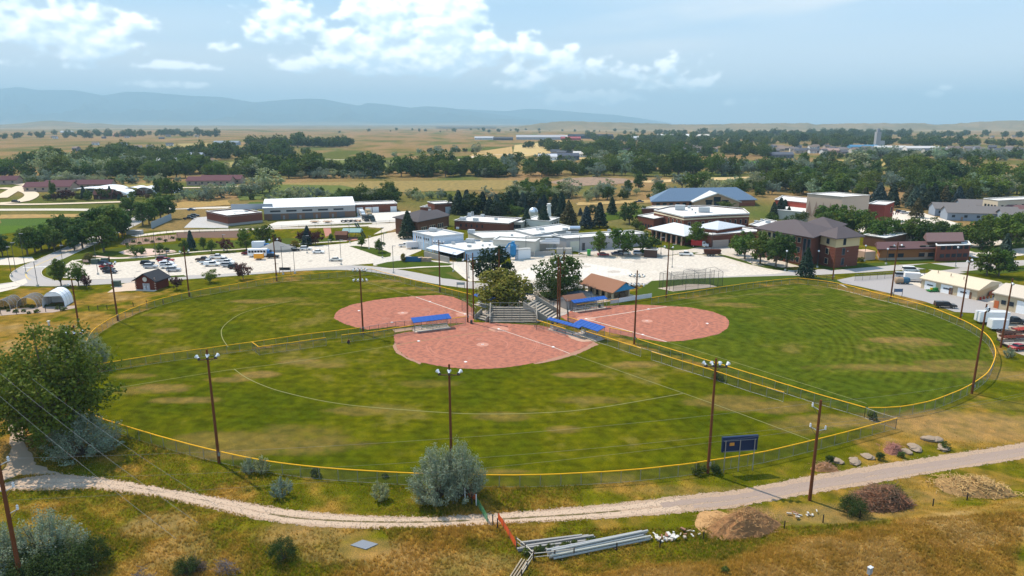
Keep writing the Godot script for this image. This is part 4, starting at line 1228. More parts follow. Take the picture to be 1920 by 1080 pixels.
func person(label: String, at: Vector3, turn: float, J: Dictionary, shirt: Material, trousers: Material, hair: Material, sc := 1.0):
	var t := thing("person", label, "person", at, turn)
	var skin := mat(.45, .27, .19, .6)
	var b := limbs(J, [["neck", "head", .055, .06], ["head", "crown", .095, .085], ["chest", "neck", .12, .06], ["sh_l", "sh_r", .075, .075], ["chest", "waist", .15, .125], ["waist", "hip", .125, .15], ["hip_l", "hip_r", .10, .10], ["sh_l", "el_l", .055, .042], ["el_l", "wr_l", .042, .028], ["sh_r", "el_r", .055, .042], ["el_r", "wr_r", .042, .028], ["hip_l", "kn_l", .085, .058], ["kn_l", "an_l", .056, .036], ["hip_r", "kn_r", .085, .058], ["kn_r", "an_r", .056, .036], ["an_l", "to_l", .042, .03], ["an_r", "to_r", .042, .03]])
	var nose: Vector3 = (J.crown + J.head) * .5 + (J.get("face", Vector3(0, 0, 1)) as Vector3) * .1
	b.append([nose, nose + (J.get("face", Vector3(0, 0, 1)) as Vector3) * .025, .018, .012])
	for s in ["l", "r"]:
		var d: Vector3 = (J["wr_" + s] - J["el_" + s]).normalized()
		hand(b, J["wr_" + s], d, Vector3(0, 0, 1) if absf(d.z) < .8 else Vector3(1, 0, 0))
	part(t, "body", body_mesh(b, .03), skin, Vector3.ZERO, 0, Vector3.ONE * sc)
	part(t, "shirt", body_mesh(limbs(J, [["chest", "neck", .14, .075], ["sh_l", "sh_r", .092, .092], ["chest", "waist", .17, .145], ["sh_l", "el_l", .078, .066], ["sh_r", "el_r", .078, .066]]), .035), shirt, Vector3.ZERO, 0, Vector3.ONE * sc)
	part(t, "trousers", body_mesh(limbs(J, [["waist", "hip", .14, .165], ["hip_l", "hip_r", .12, .12], ["hip_l", "kn_l", .105, .078], ["kn_l", "an_l", .076, .06], ["hip_r", "kn_r", .105, .078], ["kn_r", "an_r", .076, .06]]), .035), trousers, Vector3.ZERO, 0, Vector3.ONE * sc)
	part(t, "hair", body_mesh([[J.crown + Vector3(0, .02, 0) - (J.get("face", Vector3(0, 0, 1)) as Vector3) * .02, J.head - (J.get("face", Vector3(0, 0, 1)) as Vector3) * .03 + Vector3(0, .06, 0), .095, .09]], .03), hair, Vector3.ZERO, 0, Vector3.ONE * sc)
func standing() -> Dictionary:
	return {"neck": Vector3(0, 1.48, 0), "head": Vector3(0, 1.58, .01), "crown": Vector3(0, 1.68, 0), "chest": Vector3(0, 1.28, 0), "waist": Vector3(0, 1.05, 0), "hip": Vector3(0, .93, 0), "sh_l": Vector3(-.18, 1.40, 0), "sh_r": Vector3(.18, 1.40, 0), "el_l": Vector3(-.25, 1.12, -.02), "el_r": Vector3(.25, 1.12, -.02), "wr_l": Vector3(-.26, .87, .06), "wr_r": Vector3(.26, .87, .06), "hip_l": Vector3(-.1, .90, 0), "hip_r": Vector3(.1, .90, 0), "kn_l": Vector3(-.11, .49, .02), "kn_r": Vector3(.11, .49, .02), "an_l": Vector3(-.12, .08, -.02), "an_r": Vector3(.12, .08, -.02), "to_l": Vector3(-.13, .035, .14), "to_r": Vector3(.13, .035, .14)}
func person_crouched():
	person("person in dark clothes crouching on the grass below the dividing fence", g(653, 645), 2.2, {"neck": Vector3(0, .92, .18), "head": Vector3(0, 1.01, .24), "crown": Vector3(0, 1.10, .26), "chest": Vector3(0, .74, .08), "waist": Vector3(0, .53, -.06), "hip": Vector3(0, .40, -.14), "sh_l": Vector3(-.18, .84, .14), "sh_r": Vector3(.18, .84, .14), "el_l": Vector3(-.22, .60, .30), "el_r": Vector3(.22, .60, .30), "wr_l": Vector3(-.10, .50, .48), "wr_r": Vector3(.10, .50, .48), "hip_l": Vector3(-.11, .38, -.12), "hip_r": Vector3(.11, .38, -.12), "kn_l": Vector3(-.18, .46, .28), "kn_r": Vector3(.18, .46, .28), "an_l": Vector3(-.16, .08, .02), "an_r": Vector3(.16, .08, .02), "to_l": Vector3(-.18, .035, .18), "to_r": Vector3(.18, .035, .18)}, mat(.10, .035, .035, .9), mat(.035, .04, .06, .9), mat(.03, .02, .015, .8), 1.1)
func make_people():
	var w := mat(.62, .62, .64, .9)
	var s1 := standing()
	person("person in white clothes standing at the brick utility building, nearer its left door", g(272, 544), 3.0, s1, w, w, mat(.05, .035, .02, .8))
	var s2 := standing()
	s2.wr_l = Vector3(-.16, 1.02, .24)
	s2.kn_l = Vector3(-.11, .49, .10)
	person("person in pale clothes with one forearm raised at the brick utility building", g(278, 544), 2.5, s2, mat(.55, .55, .60, .9), mat(.50, .52, .58, .9), mat(.12, .07, .03, .8))
	for k in 4:
		var s := standing()
		s.kn_r = Vector3(.11, .49, .05 * k)
		person("%s of the small group walking on the lot beside the red block hall" % ["leftmost", "second", "third", "rightmost"][k], g(1671 + k * 4, 404 - .4 * k), 1.0 + k, s, mat([.12, .3, .05, .4][k], [.05, .08, .05, .1][k], [.07, .1, .12, .12][k], .9), mat(.05, .05, .08, .9), mat(.03, .02, .015, .8))

# ---------- buildings ----------
var glass: StandardMaterial3D
var outl := {}
var brick: StandardMaterial3D
var brick_brown: StandardMaterial3D
var stone: StandardMaterial3D
var white_roof: StandardMaterial3D
var grey_metal: StandardMaterial3D
func building_mats():
	glass = mat(.022, .030, .040, .12)
	brick = mat(.19, .073, .050, .92, "speck", 1.3)
	brick_brown = mat(.15, .074, .045, .92, "speck", 1.3)
	stone = mat(.56, .46, .32, .9, "speck", 2.0)
	white_roof = mat(.70, .685, .65, .85, "slab", 21.0)
	grey_metal = mat(.52, .53, .54, .6, "slab", 5.0)
func corners(pts: Array, h: float) -> Array:
	return top_line(pts, h)
func para(A: Array, B: Array, C: Array, h: float) -> Array:
	# a rectangle seen by three roof corners
	var p := corners([A, B, C], h)
	return [p[0], p[1], p[2], p[0] + p[2] - p[1]]
func front_box(A: Array, B: Array, depth: float) -> Array:
	# a rectangle by its front base line and its depth
	var a := g(A[0], A[1])
	var b := g(B[0], B[1])
	var d := (b - a).normalized()
	var n := Vector3(d.z, 0, -d.x)
	return [a, b, b + n * depth, a + n * depth]
func rel(pts: Array, o: Vector3) -> Array:
	var r := []
	for p in pts:
		r.append(Vector2(p.x - o.x, p.z - o.z))
	return r
func bld(called: String, label: String, pts: Array, h: float, wall: Material, roof: Material, parapet := .5, base: Material = null, base_h := 0.0) -> Node3D:
	var o: Vector3 = pts[0]
	var t := thing(called, label, "building", Vector3(o.x, 0, o.z))
	var q := rel(pts, o)
	var w := MB.new()
	for k in q.size():
		var a: Vector2 = q[k]
		var b: Vector2 = q[(k + 1) % q.size()]
		w.quad(Vector3(a.x, base_h, a.y), Vector3(a.x, h, a.y), Vector3(b.x, h, b.y), Vector3(b.x, base_h, b.y))
	part(t, "wall", w.mesh(), wall)
	if base:
		var bs := MB.new()
		var big: Array = Array(Geometry2D.offset_polygon(PackedVector2Array(q), .08)[0])
		bs.prism(big, 0, base_h)
		part(t, "base", bs.mesh(), base)
	if parapet >= 0.0:
		var r := MB.new()
		r.prism(q, h - parapet - .2, h - parapet)
		part(t, "roof", r.mesh(), roof)
		var c := MB.new()
		for k in q.size():
			var a := Vector3(q[k].x, h, q[k].y)
			var b := Vector3(q[(k + 1) % q.size()].x, h, q[(k + 1) % q.size()].y)
			var d := (b - a).normalized()
			c.box((a + b) * .5 + Vector3(0, .06, 0), Vector3(a.distance_to(b) + .3, .18, .5), Basis(d, Vector3.UP, d.cross(Vector3.UP)))
		part(t, "parapet_cap", c.mesh(), mat(.62, .61, .58, .8))
	outl[t] = PackedVector2Array(q)
	return t
func face(t: Node3D, k: int) -> Array:
	var q: PackedVector2Array = outl[t]
	var a := Vector3(q[k].x, 0, q[k].y)
	var b := Vector3(q[(k + 1) % q.size()].x, 0, q[(k + 1) % q.size()].y)
	var d := (b - a).normalized()
	var n := Vector3(-d.z, 0, d.x)
	var c := Vector2.ZERO
	for p in q:
		c += p
	c /= q.size()
	if n.dot(Vector3(c.x, 0, c.y) - a) > 0:
		n = -n
	return [a, b, d, n]
func openings(t: Node3D, k: int, called: String, n: int, u0: float, u1: float, y: float, w: float, h: float, mt: Material, trim: Material = null, out := .06):
	# n openings spread between the shares u0 and u1 of face k
	var f := face(t, k)
	var L: float = f[0].distance_to(f[1])
	for i in n:
		var u := lerpf(u0, u1, (i + .5) / n)
		var c: Vector3 = f[0] + f[2] * L * u + Vector3(0, y + h * .5, 0)
		if trim:
			var fr := bx(t, called, trim, c + f[3] * (out * .3), Vector3(w + .3, h + .3, .14), yaw_of(f[2]))
			var pane := MeshInstance3D.new()
			pane.mesh = ubox
			pane.material_override = mt
			pane.name = "pane"
			var inv := fr.transform.affine_inverse()
			pane.transform = inv * Transform3D(Basis(Vector3.UP, yaw_of(f[2])).scaled_local(Vector3(w, h, .1)), c + f[3] * (out * .3 + .05))
			fr.add_child(pane)
		else:
			bx(t, called, mt, c + f[3] * out * .5, Vector3(w, h, .14), yaw_of(f[2]))
func band(t: Node3D, k: int, called: String, y: float, h: float, mt: Material, out := .1, u0 := 0.0, u1 := 1.0):
	var f := face(t, k)
	var L: float = f[0].distance_to(f[1])
	bx(t, called, mt, f[0] + f[2] * L * (u0 + u1) * .5 + Vector3(0, y + h * .5, 0) + f[3] * out * .5, Vector3(L * (u1 - u0) + .1, h, out), yaw_of(f[2]))
func hip(t: Node3D, h: float, rise: float, over: float, mt: Material, gabled := false, called := "roof"):
	# roof over a four-cornered outline, ridge along its first side
	var q: PackedVector2Array = outl[t]
	hip_on(t, [q[0], q[1], q[2], q[3]], h, rise, over, mt, gabled, called)
func hip_on(t: Node3D, q: Array, h: float, rise: float, over: float, mt: Material, gabled := false, called := "roof") -> MeshInstance3D:
	var u: Vector2 = (q[1] - q[0]).normalized()
	var w: Vector2 = (q[3] - q[0]).normalized()
	var c := [q[0] - u * over - w * over, q[1] + u * over - w * over, q[2] + u * over + w * over, q[3] - u * over + w * over]
	var half: float = c[0].distance_to(c[3]) * .5
	var ins := 0.0 if gabled else minf(half, c[0].distance_to(c[1]) * .5 - .2)
	var r0: Vector2 = (c[0] + c[3]) * .5 + u * ins
	var r1: Vector2 = (c[1] + c[2]) * .5 - u * ins
	var E := []
	for p in c:
		E.append(Vector3(p.x, h, p.y))
	var R0 := Vector3(r0.x, h + rise, r0.y)
	var R1 := Vector3(r1.x, h + rise, r1.y)
	var b := MB.new()
	b.quad(E[0], E[1], R1, R0)
	b.quad(E[2], E[3], R0, R1)
	b.tri(E[3], E[0], R0)
	b.tri(E[1], E[2], R1)
	b.quad(E[0], E[1], E[2], E[3])
	for k in 4:
		b.quad(E[k], E[(k + 1) % 4], E[(k + 1) % 4] - Vector3(0, .3, 0), E[k] - Vector3(0, .3, 0))
	return part(t, called, b.mesh(), mt)
func rooftop_units(t: Node3D, h: float, list: Array):
	for u in list:
		var p := g(u[0], u[1], h)
		bx(t, "roof_unit", mat(.42, .44, .45, .6), p - t.position + Vector3(0, u[3] * .5 - .3, 0), Vector3(u[2], u[3], u[2] * .6), u[4] if u.size() > 4 else -.3)
func H(px: float, py: float, top: float) -> float:
	return hgt(g(px, py), top)
func make_shops():
	var dk := mat(.10, .105, .115, .6)
	var t := bld("shop_wing", "low brick wing with white roof at the left end of the metal shop", front_box([428, 424], [493, 417], 26.0), H(428, 424, 404), brick, white_roof, .6, mat(.36, .34, .33, .9, "speck", 2.0), 1.2)
	rooftop_units(t, 5.0, [[462, 397, 1.6, 1.0], [480, 394, 1.2, .8], [440, 400, 1.0, .6]])
	bx(t, "roof_screen", mat(.30, .32, .35, .7), Vector3(4.0, 7.2, -24.0), Vector3(22, 3.0, .4), .12)
	var h := H(496, 413, 391)
	t = bld("metal_shop", "long shop building with pale metal walls, brown brick base and five grey doors", front_box([496, 413], [667, 406.5], 24.0), h, mat(.40, .405, .41, .7, "slab", 5.0), white_roof, -1.0, mat(.22, .135, .095, .92, "speck", 1.3), h * .52)
	var q: PackedVector2Array = outl[t]
	var rf := MB.new()
	var up := [h + .1, h + .1, h + 2.4, h + 2.4]
	for y in [0.0, .3]:
		rf.quad(Vector3(q[0].x - .4, up[0] + y, q[0].y + .8), Vector3(q[1].x + .4, up[1] + y, q[1].y + .8), Vector3(q[2].x + .4, up[2] + y, q[2].y), Vector3(q[3].x - .4, up[3] + y, q[3].y))
	rf.quad(Vector3(q[0].x - .4, up[0], q[0].y + .8), Vector3(q[1].x + .4, up[1], q[1].y + .8), Vector3(q[1].x + .4, up[1] + .3, q[1].y + .8), Vector3(q[0].x - .4, up[0] + .3, q[0].y + .8))
	part(t, "roof", rf.mesh(), mat(.76, .77, .78, .6, "slab", 9.0))
	var gb := MB.new()
	gb.tri(Vector3(q[1].x, h, q[1].y), Vector3(q[2].x, h, q[2].y), Vector3(q[2].x, up[2], q[2].y))
	part(t, "gable_wall", gb.mesh(), mat(.40, .405, .41, .7, "slab", 5.0))
	gb = MB.new()
	gb.tri(Vector3(q[0].x, h, q[0].y), Vector3(q[3].x, h, q[3].y), Vector3(q[3].x, up[2], q[3].y))
	part(t, "gable_wall", gb.mesh(), mat(.40, .405, .41, .7, "slab", 5.0))
	for k in 5:
		openings(t, 0, "overhead_door", 1, .08 + .176 * k, .08 + .176 * k + .10, 0, 4.4, h * .5, dk, null, .3)
		openings(t, 0, "clerestory_window", 1, .065 + .172 * k, .065 + .172 * k + .115, h * .66, 5.4, h * .14, glass)
	for k in 4:
		openings(t, 0, "door", 1, .2 + .178 * k, .22 + .178 * k, 0, 1.1, 2.2, mat(.20, .21, .22, .6), null, .3)
	h = H(668, 399.5, 384)
	t = bld("garage_wing", "brick garage wing with four white doors right of the metal shop", front_box([668, 399.5], [745, 396.5], 16.0), h, brick, white_roof, .4)
	for u in [.09, .30, .47, .91]:
		openings(t, 0, "overhead_door", 1, u - .05, u + .05, 0, 3.7, h * .66, mat(.72, .73, .74, .6))
	t = bld("garage_block", "tall brick block with a pale door behind the spruces", front_box([815, 402], [848, 400], 12.0), H(815, 402, 382), brick, white_roof, .4)
	openings(t, 0, "overhead_door", 1, .6, .95, 0, 3.6, 4.0, mat(.42, .47, .52, .6))
	t = bld("garage_block", "low brick block with white roof beside the tall brick block", front_box([788, 399], [815, 400], 14.0), H(788, 399, 388), brick, white_roof, .3)
	openings(t, 0, "overhead_door", 1, .6, .9, 0, 3.4, 2.6, mat(.6, .62, .63, .6))
	rooftop_units(t, 3.5, [[800, 388, 1.5, 1.0], [806, 387, 1.0, 1.2]])
	# brown hall with a dark hip roof
	h = 8.0
	t = bld("brown_hall", "brown brick hall with dark grey hip roof behind the tall spruce", para([741, 407], [783, 415], [838, 404], h), h, brick_brown, white_roof, -1.0)
	hip(t, h, 3.2, 1.2, mat(.105, .095, .098, .9, "speck", 2.0))
	for k in 3:
		openings(t, 1, "window", 3, .1 + .28 * k, .3 + .28 * k, h * .35, 1.1, 2.0, glass, stone)
	band(t, 1, "stone_band", h * .3, .4, stone, .08)
	t = bld("brown_hall", "narrow brown brick gable block at the right of the dark roofed hall", front_box([824, 426], [842, 423], 18.0), H(824, 426, 405), brick_brown, white_roof, -1.0)
	hip(t, H(824, 426, 405), 2.0, .5, mat(.105, .095, .098, .9, "speck", 2.0), true)
	# long brick lab
	h = H(953, 436, 419)
	t = bld("brick_lab", "long brick building with a white flat roof behind the pale blue building", para([852, 413], [953, 419], [978, 409], h), h, brick, white_roof, .4)
	rooftop_units(t, h, [[868, 411, 3.0, 1.4], [892, 413, 2.6, 1.5], [905, 405, 2.0, 1.2], [880, 405, 1.6, 2.0], [930, 411, 1.5, 1.0], [884, 404, .5, 2.4], [887, 404, .5, 2.4]])
	for k in 5:
		openings(t, 0, "window", 1, .1 + .1 * k, .15 + .1 * k, 1.5, .8, 1.4, glass)
	t = bld("flat_annex", "low pale annex with a white roof between the brick lab and the spruces", para([953, 416], [978, 417], [992, 409], 4.0), 4.0, mat(.46, .42, .36, .9, "speck", 2.0), white_roof, .3)
	openings(t, 0, "window", 4, .15, .95, 1.0, 1.3, 1.8, glass)
	# pale blue shop, two blocks
	var pale := mat(.50, .62, .78, .75, "slab", 5.0)
	var blue := mat(.26, .52, .80, .75)
	var orange := mat(.78, .42, .18, .75)
	h = H(812, 474, 443)
	t = bld("blue_building", "pale blue building with two tall garage doors and orange stripes", para([774, 434], [813, 443], [869, 438], h), h, mat(.62, .68, .76, .75, "slab", 5.0), white_roof, .5)
	rooftop_units(t, h, [[812, 432, 3.2, 1.4], [884, 436, 2.8, 1.6], [858, 428, 1.2, .8]])
	for k in 2:
		openings(t, 0, "overhead_door", 1, .16 + .36 * k, .42 + .36 * k, 0, 3.4, h * .5, mat(.46, .50, .55, .6))
		openings(t, 0, "window", 3, .14 + .36 * k, .44 + .36 * k, h * .66, .7, .9, glass)
	for u in [0.0, .10, .50, .86]:
		band(t, 0, "blue_panel", .1, h - .8, blue, .07, u + .015, u + .05)
		band(t, 0, "orange_stripe", .1, h - .8, orange, .09, u + .055, u + .065)
	h = H(874, 488, 469)
	t = bld("blue_building", "lower pale blue building with three small windows and a grey awning", para([814, 456], [874, 469], [970, 461], h), h, pale, white_roof, .45)
	rooftop_units(t, h, [[882, 453, 3.4, 1.5], [850, 456, 1.4, .8], [905, 460, .8, .7], [918, 459, .8, .7], [930, 456, 2.4, .9], [880, 461, 1.6, .8]])
	openings(t, 0, "window", 3, .28, .96, h * .55, 1.6, 1.0, glass, mat(.6, .65, .7))
	band(t, 0, "blue_panel", .1, h - .6, blue, .07, .97, .995)
	for u in [.02, .2, .26, .95]:
		band(t, 0, "orange_stripe", .3, h - 1.0, orange, .08, u, u + .008)
	var f := face(t, 0)
	var aw := MB.new()
	var a0: Vector3 = f[0].lerp(f[1], .02) + Vector3(0, 3.4, 0)
	var a1: Vector3 = f[0].lerp(f[1], .98) + Vector3(0, 3.4, 0)
	for y in [0.0, .12]:
		aw.quad(a0 + Vector3(0, y, 0), a1 + Vector3(0, y, 0), a1 + f[3] * 4.5 + Vector3(0, y - .9, 0), a0 + f[3] * 4.5 + Vector3(0, y - .9, 0))
	part(t, "awning", aw.mesh(), mat(.55, .60, .66, .6))
	for k in 5:
		var q2: Vector3 = f[0].lerp(f[1], .04 + .23 * k) + f[3] * 4.2
		rod(t, "awning_post", steel_dark, q2, q2 + Vector3(0, 2.6, 0), .08)
	openings(t, 0, "storefront", 1, .15, .95, .1, f[0].distance_to(f[1]) * .75, 2.6, glass)
	# dust collector
	var dc := thing("dust_collector", "bright blue dust collector tower at the end of the pale blue building", "machine", g(962, 487))
	var cb := MB.new()
	cb.lathe(Vector3(0, 2.2, 0), Vector3.UP, [Vector2(-1.2, .3), Vector2(0, 1.2), Vector2(3.6, 1.2), Vector2(4.2, .7), Vector2(5.0, .7), Vector2(5.0, 0)], 10)
	var blu := mat(.03, .20, .42, .5)
	part(dc, "cyclone", cb.mesh(), blu)
	for s in [Vector3(-.9, 0, .9), Vector3(.9, 0, .9), Vector3(.9, 0, -.9), Vector3(-.9, 0, -.9)]:
		rod(dc, "leg", blu, s, s + Vector3(0, 2.6, 0), .1)
	for k in 6:
		bx(dc, "rung", mat(.6, .62, .64), Vector3(1.6, 1.0 + k * .8, .6), Vector3(.7, .12, .12))
	rod(dc, "ladder_rail", blu, Vector3(1.3, 0, .6), Vector3(1.3, 6.0, .6), .06)
	rod(dc, "ladder_rail", blu, Vector3(1.95, 0, .6), Vector3(1.95, 6.0, .6), .06)
	var du := MB.new()
	du.path([Vector3(-.5, 6.6, 0), Vector3(-1.6, 6.4, 0), Vector3(-2.2, 5.4, 0), Vector3(-3.2, 4.4, 0)], .28, 7)
	part(dc, "duct", du.mesh(), blu)
	t = bld("white_box_room", "low white boxy room beside the blue dust collector", para([966, 467], [971, 468], [995, 466], 4.0), 4.0, mat(.70, .72, .74, .8), white_roof, .1)
func make_campus():
	var cream := mat(.60, .56, .48, .9, "speck", 2.0)
	var h := 6.0
	var t := bld("white_roof_block", "cream block with white flat roof right of the pale blue building", para([925, 449], [1003, 453], [1012, 447], h), h, cream, white_roof, .35)
	t = bld("white_roof_block", "long low block with wide white roof in front of the spruces", para([905, 446], [1055, 443], [1020, 432], 5.2), 5.2, cream, white_roof, .3)
	rooftop_units(t, 5.2, [[1018, 437, 1.6, .9], [960, 441, 1.0, .8], [985, 436, 1.6, .7], [1008, 434, 1.2, .8]])
	t = bld("white_roof_block", "pale block with a white roof and grey side wall below the observatory", para([966, 431], [1000, 440], [1085, 428], 5.8), 5.8, mat(.50, .51, .52, .9, "speck", 2.0), white_roof, .3)
	rooftop_units(t, 5.8, [[1016, 430, 2.0, 1.0], [1060, 431, 2.4, 1.2], [1008, 429, 1.4, .5]])
	var rt := thing("roof_tank", "silver cylindrical tank on the white roof below the spruces", "tank", g(1078, 432, 5.6))
	var tb := MB.new()
	tb.lathe(Vector3(-2.4, 1.0, 0), Vector3.RIGHT, [Vector2(0, 0), Vector2(.1, 1.0), Vector2(4.6, 1.0), Vector2(4.8, 0)], 12)
	part(rt, "drum", tb.mesh(), mat(.55, .60, .66, .3, "", 1, .6))
	bx(rt, "cradle", steel_dark, Vector3(0, .1, 0), Vector3(3.6, .3, 1.4))
	h = H(1062, 472, 447)
	t = bld("grey_shop", "grey walled shop with a broad white roof and a cream door", para([1034, 441], [1062, 447], [1215, 437], h), h, mat(.47, .45, .455, .9, "speck", 2.5), white_roof, .4)
	openings(t, 1, "door_panel", 1, .03, .17, 0, 4.2, h * .75, mat(.62, .60, .50, .8))
	openings(t, 1, "door", 1, .19, .22, 0, 1.2, 3.2, mat(.10, .09, .09))
	openings(t, 1, "window", 4, .4, .95, 1.6, 1.6, 1.2, glass)
	rooftop_units(t, h, [[1066, 438, 2.2, 1.1], [1142, 432, 1.4, .8]])
	# ducts on a steel deck in front of it
	t = thing("duct_deck", "silver ducts on a steel deck beside the grey walled shop", "machine", g(1040, 475))
	for k in 3:
		bx(t, "duct", mat(.62, .65, .70, .3, "", 1, .7), Vector3(-2.0 + k * .6, 4.2 + k * .5, -1.0 - k * 1.2), Vector3(8.0 - k, .7, .7), -.1)
	for k in 4:
		rod(t, "post", steel, Vector3(-3.0 + k * 2.2, 0, .8), Vector3(-3.0 + k * 2.2, 4.0, .8), .12)
	bx(t, "deck", steel, Vector3(.4, 2.0, 0), Vector3(8.0, .15, 3.0))
	for k in 2:
		bx(t, "cabinet", mat(.40, .38, .34), Vector3(2.0 + k * 3.5, 1.2, 1.0), Vector3(2.6, 2.4, 2.0))
	t = bld("dark_dock", "dark recessed loading dock under a white canopy", para([1000, 453], [1003, 454], [1030, 451], 4.2), 4.2, mat(.36, .33, .30, .9), white_roof, .1)
	# retaining wall
	var rw := MB.new()
	var ra := g(993, 481)
	var rb := g(1040, 478)
	rw.box(Vector3.ZERO, Vector3(ra.distance_to(rb), 1.8, .4))
	solo("retaining_wall", rw.mesh(), mat(.38, .36, .34, .93, "speck", 2.0), "grey retaining wall along the ramp beside the wide lot", "wall", (ra + rb) * .5 + Vector3(0, .9, 0), yaw_of(rb - ra))
	rw = MB.new()
	ra = g(796, 481)
	rb = g(842, 493)
	rw.box(Vector3.ZERO, Vector3(ra.distance_to(rb), 2.2, .4))
	solo("retaining_wall", rw.mesh(), mat(.40, .37, .33, .93, "speck", 2.0), "grey retaining wall before the awning of the pale blue building", "wall", (ra + rb) * .5 + Vector3(0, 1.1, 0), yaw_of(rb - ra))
	# observatory and tower
	t = thing("observatory", "small observatory with a silver dome among the spruces", "observatory", g(1000, 413))
	var ob := MB.new()
	ob.lathe(Vector3.ZERO, Vector3.UP, [Vector2(0, 2.6), Vector2(4.6, 2.6)], 18)
	part(t, "drum", ob.mesh(), cream)
	ob = MB.new()
	var prof := []
	for k in 9:
		prof.append(Vector2(4.6 + 2.5 * sin(PI / 2 * k / 8.0), 2.6 * cos(PI / 2 * k / 8.0)))
	ob.lathe(Vector3.ZERO, Vector3.UP, prof, 18)
	var dm := part(t, "dome", ob.mesh(), mat(.68, .72, .76, .25, "", 1, .5))
	ob = MB.new()
	for k in 8:
		var p0 := PI / 2 * k / 8.0
		var p1 := PI / 2 * (k + 1) / 8.0
		var A := Vector3(2.66 * cos(p0) * .6, 4.6 + 2.56 * sin(p0), 2.66 * cos(p0) * .8)
		var B := Vector3(2.66 * cos(p1) * .6, 4.6 + 2.56 * sin(p1), 2.66 * cos(p1) * .8)
		ob.quad(A + Vector3(-.4, 0, .3), A + Vector3(.4, 0, -.3), B + Vector3(.4, 0, -.3), B + Vector3(-.4, 0, .3))
	part(dm, "shutter", ob.mesh(), mat(.35, .38, .42, .4))
	t = bld("white_roof_block", "small white building with tall windows below the observatory", para([985, 411], [1030, 415], [1049, 408], 4.6), 4.6, mat(.62, .60, .55, .9), white_roof, .3)
	openings(t, 1, "window", 3, .2, .9, 1.0, 1.0, 2.2, glass)
	t = thing("white_tower", "slim white tower with a flared cap among the spruces", "tower", g(1029, 416))
	var th := H(1029, 416, 381)
	ob = MB.new()
	ob.lathe(Vector3.ZERO, Vector3.UP, [Vector2(0, 1.5), Vector2(th * .84, .95), Vector2(th * .85, 1.4), Vector2(th * .9, 1.4)], 12)
	part(t, "shaft", ob.mesh(), mat(.74, .72, .68, .85))
	ob = MB.new()
	ob.lathe(Vector3.ZERO, Vector3.UP, [Vector2(th * .9, 1.0), Vector2(th * .97, 1.0), Vector2(th * .97, 1.25), Vector2(th, .2), Vector2(th, 0)], 12)
	part(t, "cap", ob.mesh(), mat(.70, .68, .65, .85))
	# brick library with stone bands
	h = H(1226, 424, 393)
	t = bld("brick_library", "large brick college building with cream bands and a white roof", corners([[1227, 393], [1283, 406], [1352, 402], [1405, 400], [1394, 391], [1330, 385], [1255, 387]], h), h, brick, white_roof, .5)
	for k in 3:
		band(t, k, "stone_band", h * .80, h * .07, mat(.66, .55, .38, .9), .14)
		band(t, k, "cornice", h * .95, h * .06, mat(.55, .55, .52, .8), .3)
		band(t, k, "stone_band", .1, .8, mat(.60, .50, .36, .9), .12)
	openings(t, 0, "portico_door", 3, .06, .38, .2, 2.0, h * .5, glass, stone)
	for k in 3:
		openings(t, 0, "column", 1, .02 + .16 * k, .06 + .16 * k, .1, 1.4, h * .74, brick, null, .9)
	openings(t, 0, "window", 4, .45, .98, h * .42, 1.0, h * .3, glass, stone)
	openings(t, 1, "window", 5, .05, .98, h * .42, 1.3, h * .24, glass, stone)
	openings(t, 2, "window", 5, .04, .98, h * .42, 1.3, h * .24, glass, stone)
	openings(t, 2, "pilaster", 5, .0, .92, .2, .8, h * .7, brick, null, .5)
	rooftop_units(t, h, [[1275, 392, 5.0, 2.4, -.2], [1320, 396, 5.4, 2.4, -.2], [1292, 389, 1.5, 1.0], [1298, 393, .8, .8], [1304, 399, .8, .8]])
	t = bld("brick_wing", "low brick wing with a white roof left of the large brick building", para([1196, 404], [1226, 410], [1260, 404], 6.0), 6.0, brick, white_roof, .3)
	openings(t, 0, "window", 5, .1, .95, 1.0, 1.2, 1.6, glass)
	t = bld("brick_wing", "brick wall block with flat cream top behind the large brick building", para([1203, 391], [1260, 390], [1280, 385], 7.0), 7.0, brick, mat(.56, .50, .42, .9), .2)
	# front pavilion with columns and a pale pyramid roof
	h = H(1282, 461, 441)
	t = bld("brick_pavilion", "brick student centre with a columned porch and pale hipped roof", para([1223, 428], [1283, 441], [1322, 434], h), h, brick, white_roof, -1.0)
	hip(t, h, 3.0, 1.6, mat(.66, .68, .70, .6, "slab", 6.0))
	openings(t, 0, "porch_opening", 6, .04, .96, .6, 2.4, h * .62, glass)
	openings(t, 0, "column", 7, -.05, 1.05, .1, .8, h * .8, mat(.52, .30, .22, .9), null, 1.6)
	band(t, 0, "stone_band", h * .86, .5, stone, .12)
	t = bld("brick_pavilion", "low brick block with a wide white roof right of the columned porch", para([1283, 432], [1334, 440], [1440, 432], 5.6), 5.6, brick, white_roof, .35)
	openings(t, 1, "window", 3, .2, .8, 1.2, 1.6, 1.4, glass)
	t = bld("pale_roof_hall", "hall with a pale grey hipped roof behind the columned porch", para([1300, 425], [1345, 430], [1392, 423], 7.0), 7.0, brick, white_roof, -1.0)
	hip(t, 7.0, 2.4, .8, mat(.58, .61, .64, .6, "slab", 6.0))
	t = bld("flat_hall", "white flat roofed block at the right of the large brick building", para([1405, 421], [1440, 428], [1470, 417], 5.0), 5.0, brick, white_roof, .3)
	rooftop_units(t, 5.0, [[1418, 416, 2.0, 1.0], [1440, 417, 2.4, 1.2], [1428, 413, 1.4, 1.0]])
	# grey service enclosure
	var enc := MB.new()
	var e0 := g(1336, 466)
	var e1 := g(1365, 464)
	enc.box(Vector3.ZERO, Vector3(e0.distance_to(e1), 3.4, .3))
